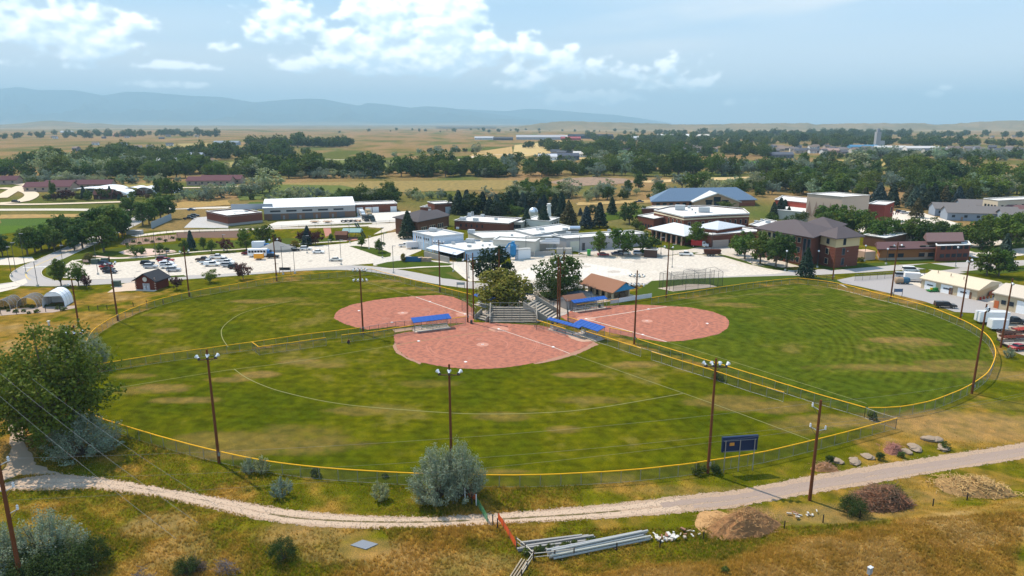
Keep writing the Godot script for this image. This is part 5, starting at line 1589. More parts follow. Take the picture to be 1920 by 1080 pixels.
	solo("slat_screen", enc.mesh(), mat(.33, .31, .29, .8, "speck", .7), "grey slatted screen beside the service trucks", "screen", (e0 + e1) * .5 + Vector3(0, 1.7, 0), yaw_of(e1 - e0))
	# gym with blue roof
	h = H(1222, 390, 378)
	t = bld("blue_roof_gym", "large tan brick gym with a broad slate blue roof", para([1224, 377.5], [1416, 374], [1405, 367], h), h, mat(.36, .165, .10, .92, "speck", 2.0), white_roof, -1.0, mat(.30, .11, .07, .92, "speck", 2.0), h * .45)
	hip(t, h, 7.0, 1.5, mat(.125, .19, .275, .55, "slab", 4.0))
	band(t, 0, "eave_band", h * .82, h * .16, mat(.48, .31, .20, .9), .15)
	var gx := g(1340, 389)
	var gp := MB.new()
	var go := gx - t.position
	gp.prism([Vector2(go.x - 14, go.z + 4), Vector2(go.x + 14, go.z + 4), Vector2(go.x + 14, go.z - 18), Vector2(go.x - 14, go.z - 18)], 0, h)
	for z in [4.0, -18.0]:
		gp.tri(Vector3(go.x - 14, h, go.z + z), Vector3(go.x, h + 5.0, go.z + z), Vector3(go.x + 14, h, go.z + z))
	var gw := part(t, "gable_front", gp.mesh(), mat(.50, .34, .22, .9, "speck", 2.0))
	var gr := MB.new()
	for s in [-1, 1]:
		for y in [.1, .4]:
			gr.quad(Vector3(go.x + s * 15.2, h - .4 + y, go.z + 4.8), Vector3(go.x, h + 5.0 + y, go.z + 4.8), Vector3(go.x, h + 5.0 + y, go.z - 20), Vector3(go.x + s * 15.2, h - .4 + y, go.z - 20))
		gr.quad(Vector3(go.x + s * 15.2, h - .5, go.z + 4.85), Vector3(go.x, h + 5.0, go.z + 4.85), Vector3(go.x, h + 5.7, go.z + 4.85), Vector3(go.x + s * 15.2, h + .2, go.z + 4.85))
	part(t, "gable_roof", gr.mesh(), mat(.52, .52, .50, .6))
	for x in [-5.0, 0.0, 5.0]:
		bx(t, "window", glass, Vector3(go.x + x, h + (1.6 if x == 0 else .6), go.z + 4.1), Vector3(4.4, 3.0 if x == 0 else 1.2, .2))
		bx(t, "entrance", glass, Vector3(go.x + x, 2.2, go.z + 4.1), Vector3(3.6, 3.4, .2))
	openings(t, 0, "window", 6, .02, .4, h * .2, 2.4, 2.0, glass)
	# arts hall: beige stage house between red wings
	t = bld("arts_hall", "tall beige stage house with zigzag pattern and white roof", para([1514, 363], [1580, 369], [1631, 366], 15.0), 15.0, mat(.60, .46, .36, .9, "speck", 3.0), white_roof, .3)
	var zz := face(t, 0)
	var zb := MB.new()
	for k in 5:
		var A: Vector3 = zz[0].lerp(zz[1], k / 5.0) + zz[3] * .06
		var B: Vector3 = zz[0].lerp(zz[1], (k + 1) / 5.0) + zz[3] * .06
		var C: Vector3 = A.lerp(B, .45)
		zb.tri(A + Vector3(0, 4.0, 0), C + Vector3(0, 11.5, 0), B + Vector3(0, 3.0, 0))
	part(t, "zigzag_relief", zb.mesh(), mat(.40, .27, .215, .9, "speck", 3.0))
	t = bld("arts_hall", "red block wing with white roof left of the beige stage house", para([1453, 374], [1513, 380], [1525, 372], 8.0), 8.0, mat(.40, .085, .06, .9, "speck", 2.0), white_roof, .3)
	openings(t, 0, "window", 3, .1, .9, 3.2, 2.0, 1.6, glass)
	t = bld("arts_hall", "dark red block wing with square window right of the beige stage house", para([1627, 382], [1660, 384], [1677, 378], 10.0), 10.0, mat(.26, .06, .045, .9, "speck", 2.0), white_roof, .3)
	openings(t, 1, "window", 1, .55, .95, 4.5, 3.4, 3.0, glass, stone)
	t = bld("arts_hall", "grey window front between the beige stage house and the dark red wing", para([1584, 386], [1627, 390], [1635, 384], 7.0), 7.0, mat(.22, .20, .18, .9), white_roof, .3)
	openings(t, 0, "window", 5, .05, .95, 1.0, 2.0, 3.6, glass)
	t = bld("flat_hall", "wide white flat roof among the trees below the red block wing", para([1450, 393], [1535, 400], [1548, 388], 5.0), 5.0, mat(.5, .47, .42, .9), white_roof, .2)
	t = bld("service_shed", "small dark wooden shelter by the lane under the trees", para([1208, 468], [1232, 469], [1233, 466], 3.2), 3.2, mat(.085, .055, .045, .9), mat(.18, .12, .09, .9), .0)
func make_dorm():
	var roofm := mat(.125, .105, .108, .9, "speck", 2.0)
	var tan := mat(.62, .50, .29, .9, "speck", 2.0)
	var h := H(1567, 503, 446)
	var t := bld("dormitory", "three storey brick dormitory with cream corners and dark hip roofs", para([1420, 427], [1522, 444], [1560, 430], h), h, brick, white_roof, -1.0)
	hip(t, h, 3.6, 1.3, roofm)
	var r := corners([[1540, 439.5], [1569, 446], [1613, 442], [1583, 433]], h)
	var q := rel([r[0], r[1], r[2], r[0] + r[2] - r[1]], t.position)
	var w := MB.new()
	w.prism(q, 0, h)
	part(t, "corner_block", w.mesh(), brick)
	hip_on(t, [q[1], q[2], q[3], q[0]], h, 3.2, 1.3, roofm)
	var top := MB.new()
	top.prism(Array(Geometry2D.offset_polygon(PackedVector2Array(q), .07)[0]), h * .68, h - .02)
	part(t, "cream_storey", top.mesh(), tan)
	outl[t] = PackedVector2Array([q[0], q[1], q[2], q[3]])
	for k in 3:
		openings(t, 0, "window", 1, .35, .65, 1.0 + k * h * .33, 1.5, 2.0, glass, stone, .25)
		openings(t, 1, "window", 1, .28, .42, 1.0 + k * h * .33, 1.2, 2.4, glass, mat(.16, .16, .17), .25)
	for k in 6:
		band(t, 1, "brick_course", .6 + k * h * .105, .12, mat(.15, .05, .035, .9), .05)
		band(t, 0, "brick_course", .6 + k * h * .105, .12, mat(.15, .05, .035, .9), .05)
	var o := rel(para([1420, 427], [1522, 444], [1560, 430], h), t.position)
	outl[t] = PackedVector2Array(o)
	for k in 3:
		openings(t, 0, "window", 9, .02, .84, 1.0 + k * h * .33, 1.4, 1.9, glass, stone if k == 2 else mat(.42, .30, .22))
	band(t, 0, "cream_panel", h * .68, h * .3, tan, .06, .08, .3)
	band(t, 0, "cream_panel", h * .68, h * .3, tan, .06, .60, .70)
	openings(t, 0, "stair_window", 2, .86, 1.0, .6, 1.1, h * .85, glass, mat(.16, .16, .17))
	var back := bld("dormitory", "rear wing of the brick dormitory with its own dark hip roof", para([1500, 424], [1560, 430], [1582, 420], h), h, tan, white_roof, -1.0)
	hip(back, h, 3.4, 1.3, roofm)
	# brown two storey hall
	var purple := mat(.145, .085, .085, .85, "slab", 3.0)
	h = H(1654, 488, 466)
	t = bld("brown_residence", "two storey orange brick hall with a purple brown gable roof", para([1651, 466], [1760, 464], [1752, 456], h), h, mat(.34, .145, .058, .92, "speck", 1.3), white_roof, -1.0, mat(.30, .25, .2, .9), .9)
	hip(t, h, 1.8, 1.4, purple, true)
	for k in 2:
		for u in [.2, .36, .72, .88]:
			openings(t, 0, "window", 1, u - .03, u + .03, 1.2 + k * 2.9, 2.2, 1.3, glass, mat(.12, .06, .04))
		band(t, 0, "stone_panel", 1.0 + k * 2.9, 1.8, mat(.36, .30, .24, .9), .04, .68, .94)
	bx(t, "stair_tower", mat(.52, .36, .27, .9), Vector3(-4.0, h * .36, -3.0), Vector3(5.0, h * .72, 5.0), .3)
	h = H(1760, 489, 460)
	t = bld("brown_residence", "dark brick flat roofed hall joined to the orange brick hall", para([1757, 461], [1820, 459], [1815, 452], h), h, mat(.20, .072, .05, .92, "speck", 1.3), white_roof, .3)
	for k in 2:
		openings(t, 0, "window", 5, .1, .97, 1.4 + k * 3.1, 1.8, 1.4, glass)
	t = bld("brown_residence", "purple brown gabled roof behind the flat roofed brick hall", para([1742, 452], [1803, 451], [1795, 444], 7.0), 7.0, brick_brown, white_roof, -1.0)
	hip(t, 7.0, 2.6, 1.0, mat(.20, .13, .125, .85, "slab", 3.0), true)
	# tan garages of the yard
	var tanm := mat(.58, .47, .32, .85, "slab", 3.0)
	var tanr := mat(.66, .555, .40, .7, "slab", 3.0)
	h = H(1733, 540, 521)
	t = bld("tan_garage", "tan metal garage with three white doors in the yard", para([1729, 521], [1834, 543], [1874, 529], h), h, tanm, white_roof, -1.0)
	hip(t, h, 1.5, .6, tanr, true)
	for k in 3:
		openings(t, 0, "overhead_door", 1, .10 + .30 * k, .24 + .30 * k, 0, 3.6, h * .82, mat(.78, .79, .80, .6))
		openings(t, 0, "door_window", 3, .115 + .30 * k, .225 + .30 * k, h * .42, .55, .4, glass, null, .22)
	openings(t, 0, "door", 1, .52, .58, 0, 1.1, 2.2, mat(.20, .10, .06, .8))
	openings(t, 0, "door", 1, .86, .90, 0, 1.0, 2.1, mat(.20, .10, .06, .8))
	openings(t, 1, "rack", 1, .35, .85, 0, 4.0, 1.6, mat(.30, .09, .05, .8), null, .9)
	for k in 3:
		var vp: Vector3 = g(1759 + k * 24, 512 + k * 6.0, h + 1.2) - t.position
		rod(t, "roof_vent", mat(.45, .36, .28), vp, vp + Vector3(0, .9, 0), .15)
	h = 4.6
	t = bld("tan_garage", "second tan garage cut off by the right edge", para([1866, 548], [1985, 572], [2025, 556], h), h, tanm, white_roof, -1.0)
	hip(t, h, 1.6, .6, mat(.58, .50, .40, .7, "slab", 3.0), true)
	openings(t, 0, "window", 2, .10, .36, 1.6, 1.2, 1.2, glass)
	openings(t, 0, "overhead_door", 1, .40, .60, 0, 3.8, 3.6, mat(.78, .79, .80, .6))
	openings(t, 0, "door", 1, .02, .09, 0, 1.2, 2.3, mat(.45, .12, .04, .7))
	# brick utility house
	h = H(255, 543, 526)
	var a := g(255, 543)
	var b := g(293, 544.5)
	t = thing("brick_utility_house", "small red brick house with dark gable roof and round white vent by the outfield", "building", a, yaw_of(b - a))
	var L := a.distance_to(b)
	var D := 6.5
	var bw := MB.new()
	bw.prism([Vector2(0, 0), Vector2(L, 0), Vector2(L, -D), Vector2(0, -D)], 0, h)
	var rise := 2.2
	for z in [0.0, -D]:
		bw.tri(Vector3(0, h, z), Vector3(L * .5, h + rise, z), Vector3(L, h, z))
	part(t, "wall", bw.mesh(), mat(.155, .045, .030, .92, "speck", 1.1))
	var rr := MB.new()
	for s in [0.0, 1.0]:
		var ex: float = lerpf(-.7, L + .7, s)
		for y in [0.0, .25]:
			rr.quad(Vector3(ex, h - .25 + y, .7), Vector3(L * .5, h + rise + .1 + y, .7), Vector3(L * .5, h + rise + .1 + y, -D - .7), Vector3(ex, h - .25 + y, -D - .7))
		rr.quad(Vector3(ex, h - .25, .7), Vector3(L * .5, h + rise + .1, .7), Vector3(L * .5, h + rise + .35, .7), Vector3(ex, h, .7))
	part(t, "roof", rr.mesh(), mat(.06, .062, .068, .85, "speck", 1.2))
	var vn := MB.new()
	vn.lathe(Vector3(L * .5, h + .5, 0), Vector3.BACK, [Vector2(0, .75), Vector2(.12, .75), Vector2(.14, .55), Vector2(.06, .5), Vector2(.06, 0)], 16)
	part(t, "round_vent", vn.mesh(), mat(.62, .60, .55, .8))
	for k in 7:
		for x in [.15, L - .15]:
			bx(t, "quoin", mat(.42, .30, .24, .9), Vector3(x, .4 + k * .6, .03), Vector3(.55 if k % 2 else .35, .28, .1))
	for k in 2:
		bx(t, "door", mat(.40, .40, .42, .7), Vector3(L * (.45 + .18 * k), 1.1, .05), Vector3(1.1, 2.2, .12))
	bx(t, "stoop", mat(.55, .47, .39), Vector3(L * .5, .06, .7), Vector3(L + .5, .12, 1.6))

# ---------- vehicles ----------
var car_mesh := {}
func extr(b: MB, prof: Array, w: float, taper := 0.0, ytop := 1.0):
	# a side outline (x, y) pushed out to the width w; taper narrows it towards ytop
	var p := PackedVector2Array(prof)
	var t := Geometry2D.triangulate_polygon(p)
	var L := []
	var R := []
	for q in p:
		var hw := w * .5 - taper * clampf(q.y / ytop, 0, 1)
		L.append(Vector3(q.x, q.y, -hw))
		R.append(Vector3(q.x, q.y, hw))
	for k in range(0, t.size(), 3):
		b.tri(L[t[k]], L[t[k + 1]], L[t[k + 2]])
		b.tri(R[t[k]], R[t[k + 1]], R[t[k + 2]])
	for k in p.size():
		var j := (k + 1) % p.size()
		b.quad(L[k], L[j], R[j], R[k])
func V(x: float, y: float) -> Vector2:
	return Vector2(x, y)
func make_car_meshes():
	var spec := {
		"sedan": {"body": [V(-2.35, .35), V(-2.4, .75), V(-2.2, .98), V(-1.5, 1.02), V(1.0, .98), V(2.1, .85), V(2.35, .65), V(2.35, .35)], "cab": [V(-1.65, .98), V(-1.0, 1.42), V(.35, 1.42), V(1.15, .97)], "roof": [V(-1.05, 1.40), V(-.95, 1.47), V(.3, 1.47), V(.42, 1.40)], "w": 1.8, "ax": 1.42},
		"suv": {"body": [V(-2.35, .4), V(-2.4, 1.0), V(-2.3, 1.12), V(.95, 1.12), V(2.1, 1.02), V(2.35, .85), V(2.35, .4)], "cab": [V(-2.28, 1.1), V(-2.05, 1.70), V(.25, 1.70), V(1.05, 1.1)], "roof": [V(-2.1, 1.68), V(-2.0, 1.77), V(.2, 1.77), V(.3, 1.68)], "w": 1.9, "ax": 1.42},
		"pickup": {"body": [V(-2.85, .5), V(-2.85, 1.12), V(-.75, 1.15), V(-.7, 1.15), V(1.35, 1.15), V(2.55, 1.06), V(2.8, .9), V(2.8, .5)], "cab": [V(-.85, 1.12), V(-.7, 1.78), V(.7, 1.78), V(1.45, 1.12)], "roof": [V(-.75, 1.76), V(-.65, 1.85), V(.62, 1.85), V(.75, 1.76)], "w": 1.95, "ax": 1.75},
		"van": {"body": [V(-2.7, .4), V(-2.75, 1.15), V(1.6, 1.15), V(2.5, 1.0), V(2.7, .8), V(2.7, .4)], "cab": [V(-2.7, 1.12), V(-2.55, 1.85), V(1.05, 1.85), V(1.75, 1.12)], "roof": [V(-2.6, 1.83), V(-2.5, 2.05), V(1.0, 2.05), V(1.1, 1.83)], "w": 1.95, "ax": 1.65}}
	for k in spec:
		var s: Dictionary = spec[k]
		var m := {}
		for n in ["body", "cab", "roof"]:
			var b := MB.new()
			extr(b, s[n], s.w if n == "body" else s.w - .12, 0.0 if n == "body" else .16, 1.8)
			m[n] = b.mesh()
		m.ax = s.ax
		m.w = s.w
		m.len = s.body[-1].x
		car_mesh[k] = m
	var b := MB.new()
	b.lathe(Vector3(0, 0, -.11), Vector3.BACK, [V(0, 0), V(0, .34), V(.22, .34), V(.22, 0)], 12)
	car_mesh.tyre = b.mesh()
	b = MB.new()
	b.lathe(Vector3(0, 0, -.125), Vector3.BACK, [V(0, 0), V(0, .2), V(.25, .2), V(.25, 0)], 8)
	car_mesh.rim = b.mesh()
	b = MB.new()
	extr(b, [V(-2.84, 1.1), V(-2.8, 1.75), V(-.8, 1.78), V(-.8, 1.1)], 1.9, .1, 1.8)
	car_mesh.cap = b.mesh()
func wheels(t: Node3D, xs: Array, w: float, sc := 1.0):
	var tyre := mat(.018, .018, .019, .9)
	var rim := mat(.42, .43, .45, .35, "", 1, .7)
	for x in xs:
		for z in [-.5, .5]:
			var o := part(t, "wheel", car_mesh.tyre, tyre, Vector3(x, .34 * sc, z * (w - .2)), 0, Vector3(sc, sc, sc))
			part(o, "rim", car_mesh.rim, rim)
func car(kind: String, p: Vector3, yaw: float, col: Array, label: String, group := "", cat := "", cap := false):
	var m: Dictionary = car_mesh[kind]
	var called: String = {"sedan": "parked_car", "suv": "parked_car", "pickup": "pickup_truck", "van": "parked_van"}[kind]
	var t := thing(called, label, cat if cat else ("car" if called == "parked_car" else ("van" if kind == "van" else "pickup")), Vector3(p.x, .08, p.z), yaw, group)
	var paint := mat(col[0], col[1], col[2], .28)
	part(t, "body", m.body, paint)
	part(t, "window", m.cab, glass)
	part(t, "roof", m.roof, paint)
	if kind == "pickup":
		bx(t, "bed", mat(.03, .03, .032, .9), Vector3(-1.8, 1.13, 0), Vector3(1.9, .06, 1.6))
		if cap:
			part(t, "bed_cap", car_mesh.cap, paint)
	wheels(t, [-m.ax, m.ax], m.w)
	for z in [-.5, .5]:
		bx(t, "headlight", mat(.75, .76, .78, .2), Vector3(m.len - .02, .72, z * (m.w - .45)), Vector3(.12, .16, .34))
		bx(t, "tail_light", mat(.40, .02, .015, .3), Vector3(-m.len - .04, .85, z * (m.w - .35)), Vector3(.1, .25, .22))
	return t
func trailer(p: Vector3, yaw: float, s: Vector3, mt: Material, label: String, called := "box_trailer"):
	var t := thing(called, label, "trailer", Vector3(p.x, .08, p.z), yaw)
	var b := MB.new()
	b.box(Vector3(0, .55 + s.y * .5, 0), s)
	part(t, "box", b.mesh(), mt)
	bx(t, "roof_edge", mat(.5, .5, .5, .5), Vector3(0, .55 + s.y + .03, 0), Vector3(s.x + .06, .08, s.z + .06))
	bx(t, "tow_bar", steel_dark, Vector3(s.x * .5 + .6, .5, 0), Vector3(1.3, .1, .12))
	bx(t, "door", mat(.62, .63, .64, .5), Vector3(-s.x * .5 - .03, .55 + s.y * .5, 0), Vector3(.06, s.y * .9, s.z * .9))
	wheels(t, [-.45, .45] if s.x > 3.0 else [0.0], s.z + .1)
	return t
func flatbed(p: Vector3, yaw: float, L: float, mt: Material, label: String):
	var t := thing("flatbed_trailer", label, "trailer", Vector3(p.x, .08, p.z), yaw)
	bx(t, "deck", mt, Vector3(0, .75, 0), Vector3(L, .15, 2.1))
	bx(t, "tow_bar", steel_dark, Vector3(L * .5 + .7, .65, 0), Vector3(1.5, .1, .12))
	for z in [-1.0, 1.0]:
		bx(t, "side_rail", mt, Vector3(0, 1.1, z), Vector3(L, .08, .06))
		for k in 3:
			bx(t, "stake", mt, Vector3(-L * .45 + L * .45 * k, .95, z), Vector3(.07, .35, .07))
	wheels(t, [-.45, .45], 2.2)
func make_vehicles():
	make_car_meshes()
	var W := [.78, .78, .77]
	var S := [.42, .43, .45]
	var K := [.016, .017, .02]
	var B := [.02, .035, .075]
	var R := [.30, .012, .016]
	for q in [["suv", 198, 498, -.1, B, "dark blue car at the top of the left group of four in the parking lot"], ["sedan", 200, 503, -.1, R, "bright red car in the left group of four in the parking lot"], ["sedan", 203, 507.5, -.1, K, "black low car below the red car in the left group of four"], ["sedan", 207, 512.5, -.1, [.014, .02, .035], "nearest black sedan of the left group of four"],
			["suv", 277, 497, .1, K, "large black sport utility car standing alone above the silver one"], ["suv", 283, 503, .1, S, "silver car below the large black one behind the brick utility house"],
			["suv", 307, 489, .2, [.12, .01, .015], "maroon car at the top of the middle row"], ["pickup", 312, 492, .2, R, "red pickup near the top of the middle row"], ["sedan", 311, 495, .2, W, "white car just below the red pickup"], ["suv", 314, 498.5, .2, [.60, .63, .68], "pale silver car in the middle row"], ["pickup", 316, 503, .2, W, "white pickup low in the middle row"], ["suv", 326, 509, .2, S, "silver wagon at the bottom of the middle row"],
			["pickup", 382, 490, .1, [.085, .06, .05], "brown pickup left of the white trucks"], ["pickup", 408, 485, .1, W, "white crew pickup at the top of the right row"], ["pickup", 390, 495, .1, [.66, .70, .74], "pale blue grey pickup beside the white capped truck"], ["pickup", 398, 499, .1, W, "white pickup with a bed cap"], ["pickup", 420, 491, .1, W, "white pickup second in the right row"], ["pickup", 425, 495.5, .1, W, "white pickup third in the right row"], ["suv", 429, 500.5, .1, S, "silver car near the bottom of the right row"], ["suv", 441, 504, .1, [.02, .04, .045], "dark teal car beside the purple leaved tree"],
			["suv", 512, 484, .1, K, "black car right of the orange trailer"], ["sedan", 465, 478, .1, [.13, .012, .02], "maroon car behind the white bus"], ["pickup", 541, 467, .1, [.05, .045, .045], "dark pickup at the right end of the grey canopy"], ["sedan", 552, 471, .1, K, "black car in the upper row of the lot beside the lamp"], ["suv", 574, 469, .1, W, "white hatchback in the upper row of the lot"], ["sedan", 597, 475, .0, W, "white sedan standing alone in the middle of the lot"], ["sedan", 630, 489.5, .0, [.70, .68, .62], "cream sedan between two lamp posts at the right of the lot"],
			["pickup", 760, 463, .2, W, "white pickup hitched at the pale blue building"], ["sedan", 1131, 480, -.05, R, "bright red sports car under the shade trees"], ["sedan", 1157, 478.5, -.05, B, "dark blue car between the red car and the white van"], ["van", 1170, 477.5, -.05, W, "white van parked under the shade trees"], ["suv", 1198, 477.5, -.05, [.62, .66, .72], "silver white car beside the dark wooden shelter"],
			["pickup", 1286, 479.5, -.1, W, "white pickup at the edge of the wide lot"], ["suv", 1687, 399, .2, K, "black car beside the red block hall"], ["suv", 1695, 401, .2, S, "grey car beside the red block hall"],
			["van", 1707, 510, -.15, W, "white passenger van in the yard entrance"], ["van", 1694, 521, -.2, S, "silver minivan in the yard"], ["pickup", 1772, 577, -.22, [.045, .04, .042], "dark pickup with a bed cap parked by the outfield fence"], ["pickup", 1902, 607, -.15, [.02, .03, .04], "dark blue pickup beside the white trailers"],
			["suv", 30, 380, .0, K, "black car on the far left street"], ["pickup", 354, 412, .3, K, "nearest black pickup on the small lot left of the shop"], ["suv", 360, 409, .3, K, "middle black car on the small lot left of the shop"], ["suv", 366, 406.5, .3, [.03, .035, .05], "farthest black car on the small lot left of the shop"], ["sedan", 359, 395, .1, [.05, .10, .2], "blue car on the highway left of the shop"], ["pickup", 1199, 380, .1, [.10, .12, .15], "grey pickup driving on the highway behind the gym"],
			["pickup", 716, 528, -.25, W, ""], ["sedan", 1910, 656, .3, R, "red car wreck at the right edge below the flatbed trailers"], ["suv", 1860, 421, .1, W, "white car on the right residential lot"], ["sedan", 1905, 447, .1, R, "dark red car on the right residential lot"], ["suv", 1915, 437, .1, S, "silver car on the right residential lot"]]:
		if q[5] == "":
			continue
		car(q[0], g(q[1], q[2]), q[3], q[4], q[5], "", "", q[1] in [398, 1772])
	# white shuttle bus with a blue nose
	var p := g(492, 481)
	var t := thing("shuttle_bus", "white shuttle bus with dark windows and a blue front", "bus", Vector3(p.x, .08, p.z), .08)
	bx(t, "body", mat(.74, .75, .76, .4), Vector3(-1.6, 1.75, 0), Vector3(7.4, 2.5, 2.4))
	for k in 6:
		bx(t, "window", glass, Vector3(-4.5 + k * 1.15, 2.15, 1.22), Vector3(.9, .9, .08))
	bx(t, "roof", mat(.80, .80, .80, .5), Vector3(-1.6, 3.05, 0), Vector3(7.2, .2, 2.2))
	var nb := MB.new()
	extr(nb, [V(2.1, .5), V(2.1, 2.6), V(2.9, 2.5), V(3.6, 1.6), V(4.6, 1.4), V(4.7, .5)], 2.2)
	part(t, "bonnet", nb.mesh(), mat(.03, .16, .42, .35))
	bx(t, "windscreen", glass, Vector3(3.3, 2.1, 0), Vector3(.5, .8, 1.9))
	wheels(t, [-3.2, 3.4], 2.3, 1.25)
	p = g(493, 469)
	t = thing("blue_truck", "blue truck with a pale box behind the shuttle bus", "truck", Vector3(p.x, .08, p.z), .1)
	var tb := MB.new()
	extr(tb, [V(1.0, .6), V(1.0, 2.6), V(2.4, 2.6), V(3.0, 1.6), V(4.2, 1.5), V(4.3, .6)], 2.2)
	part(t, "cab", tb.mesh(), mat(.04, .19, .48, .35))
	bx(t, "box", mat(.62, .66, .70, .5), Vector3(-1.6, 2.2, 0), Vector3(5.0, 3.0, 2.4))
	bx(t, "window", glass, Vector3(2.0, 2.2, 1.08), Vector3(.9, .7, .1))
	wheels(t, [-2.6, 3.0], 2.2, 1.3)
	trailer(g(486, 487), .08, Vector3(3.4, 1.9, 2.0), mat(.80, .33, .03, .5), "orange box trailer in front of the shuttle bus")
	trailer(g(775, 466), .35, Vector3(6.0, 2.3, 2.2), mat(.62, .60, .62, .5), "white and grey horse trailer at the pale blue building")
	trailer(g(1104, 467), .0, Vector3(3.6, 2.4, 2.2), mat(.66, .68, .72, .5), "white box trailer at the grey walled shop")
	trailer(g(1858, 606), -.05, Vector3(7.6, 2.6, 2.5), mat(.80, .81, .82, .45), "long white box trailer inside the fence by the yard")
	trailer(g(1869, 619), -.05, Vector3(4.0, 2.3, 2.2), mat(.78, .79, .80, .45), "short white box trailer in front of the long one")
	# grey canopy tent by the lot
	p = g(520, 470)
	t = thing("canopy_tent", "wide grey peaked canopy tent at the back of the lot", "tent", p)
	var ct := MB.new()
	for k in 12:
		var a := TAU * k / 12
		var b := TAU * (k + 1) / 12
		ct.tri(Vector3(0, 4.2, 0), Vector3(cos(a) * 7.6, 1.1, sin(a) * 4.5), Vector3(cos(b) * 7.6, 1.1, sin(b) * 4.5))
		ct.quad(Vector3(cos(a) * 7.6, 1.1, sin(a) * 4.5), Vector3(cos(b) * 7.6, 1.1, sin(b) * 4.5), Vector3(cos(b) * 7.7, .1, sin(b) * 4.6), Vector3(cos(a) * 7.7, .1, sin(a) * 4.6))
	part(t, "canvas", ct.mesh(), mat(.30, .29, .27, .9, "speck", 2.0))
	rod(t, "pole", steel, Vector3.ZERO, Vector3(0, 4.6, 0), .08)
	# truck yard at the shop
	for q in [[679, 404, [.74, .75, .76], "white box truck by the garage doors"], [691, 402.5, [.48, .36, .22], "tan tank truck by the garage doors"], [685, 414, [.03, .035, .04], "black truck seen from behind in the shop yard"], [697, 414.5, [.04, .06, .06], "dark green truck in the shop yard"], [1311, 463.5, [.45, .03, .03], "red and white service truck beside the columned porch"], [1716, 528, [.72, .72, .72], "white dump truck in the yard by the tan garage"]]:
		p = g(q[0], q[1])
		t = thing("work_truck", q[3], "truck", Vector3(p.x, .08, p.z), -1.1 if q[0] < 700 else -.3)
		var col := mat(q[2][0], q[2][1], q[2][2], .45)
		bx(t, "box", col, Vector3(-1.2, 1.9, 0), Vector3(4.6, 2.2, 2.3))
		var cb := MB.new()
		extr(cb, [V(1.2, .6), V(1.2, 2.5), V(2.2, 2.5), V(2.9, 1.5), V(3.8, 1.4), V(3.9, .6)], 2.1)
		part(t, "cab", cb.mesh(), mat(.7, .7, .7, .4) if q[0] == 1311 else col)
		bx(t, "window", glass, Vector3(2.0, 2.0, 0), Vector3(.9, .6, 2.14))
		bx(t, "chassis", steel_dark, Vector3(.2, .65, 0), Vector3(7.2, .25, 1.0))
		wheels(t, [-2.4, 2.9], 2.2, 1.3)
	for q in [[590, 418, "first"], [614, 418, "second"]]:
		flatbed(g(q[0], q[1]), -.1, 4.5, mat(.38, .24, .14, .9), "%s tan flatbed trailer along the shop yard fence" % q[2])
	for k in 3:
		flatbed(g(644 + k * 9.5, 416.5 - k * .3), 1.4, 3.0, mat(.04, .045, .05, .8), "%s of three dark carts in the shop yard" % ["left", "middle", "right"][k])
	flatbed(g(672, 416), 1.4, 3.0, mat(.35, .2, .12, .8), "brown cart beside the dark trucks of the shop yard")
	var dm := thing("dump_trailer", "rusty brown dump trailer at the edge of the wide lot", "trailer", g(1335, 480) + Vector3(0, .08, 0), -.05)
	var db := MB.new()
	extr(db, [V(-3.0, 1.0), V(-3.3, 2.6), V(3.3, 2.6), V(3.0, 1.0)], 2.3)
	part(dm, "hopper", db.mesh(), mat(.085, .035, .025, .9, "speck", 1.0))
	bx(dm, "frame", steel_dark, Vector3(0, .85, 0), Vector3(7.4, .25, 1.2))
	wheels(dm, [-1.6, -.5, .6], 2.3, 1.3)
	# dumpster
	t = thing("dumpster", "open blue steel dumpster on the lawn by the pale blue building", "dumpster", g(775, 490), -.12)
	var du := MB.new()
	for s in [[Vector3(0, .9, 1.2), Vector3(6.2, 1.5, .12)], [Vector3(0, .9, -1.2), Vector3(6.2, 1.5, .12)], [Vector3(-3.1, .9, 0), Vector3(.12, 1.5, 2.4)], [Vector3(3.1, .9, 0), Vector3(.12, 1.5, 2.4)], [Vector3(0, .2, 0), Vector3(6.2, .15, 2.4)]]:
		du.box(s[0], s[1])
	part(t, "bin", du.mesh(), mat(.03, .12, .25, .6, "speck", 1.0))
	for k in 5:
		bx(t, "rib", mat(.03, .10, .22, .6), Vector3(-2.6 + k * 1.3, .9, 1.3), Vector3(.12, 1.4, .1))
	for k in 3:
		var bb := thing("pallet_stack", "%s tan crate stack between the dumpster and the wall" % ["left", "middle", "right"][k], "crate", g(788 + k * 8, 490 + k * .3))
		for j in 3:
			bx(bb, "pallet", mat(.42, .31, .22, .9), Vector3(.1 * j, .3 + j * .55, 0), Vector3(1.9, .4, 1.5), .2 * j)
	var gbn := MB.new()
	gbn.box(Vector3(0, 1.1, 0), Vector3(1.3, 2.2, 1.3))
	gbn.box(Vector3(0, 2.3, 0), Vector3(1.5, .25, 1.5))
	solo("portable_toilet", gbn.mesh(), mat(.06, .32, .06, .6), "bright green portable toilet beside the shade trees", "toilet", g(1104, 479))
	# mower and junk of the yard
	t = thing("riding_mower", "green riding mower in front of the tan garage", "mower", g(1748, 547), .1)
	bx(t, "deck", mat(.02, .16, .03, .5), Vector3(0, .45, 0), Vector3(3.2, .3, 1.8))
	bx(t, "hood", mat(.02, .18, .03, .4), Vector3(.9, .9, 0), Vector3(1.2, .7, .9))
	bx(t, "seat", mat(.5, .35, .02, .6), Vector3(-.4, 1.0, 0), Vector3(.6, .6, .6))
	wheels(t, [-.9, 1.1], 1.5)
	t = thing("tank_wagon", "tan and blue tarpaulin covered tank wagon in the yard", "wagon", g(1690, 532), -.1)
	var tw := MB.new()
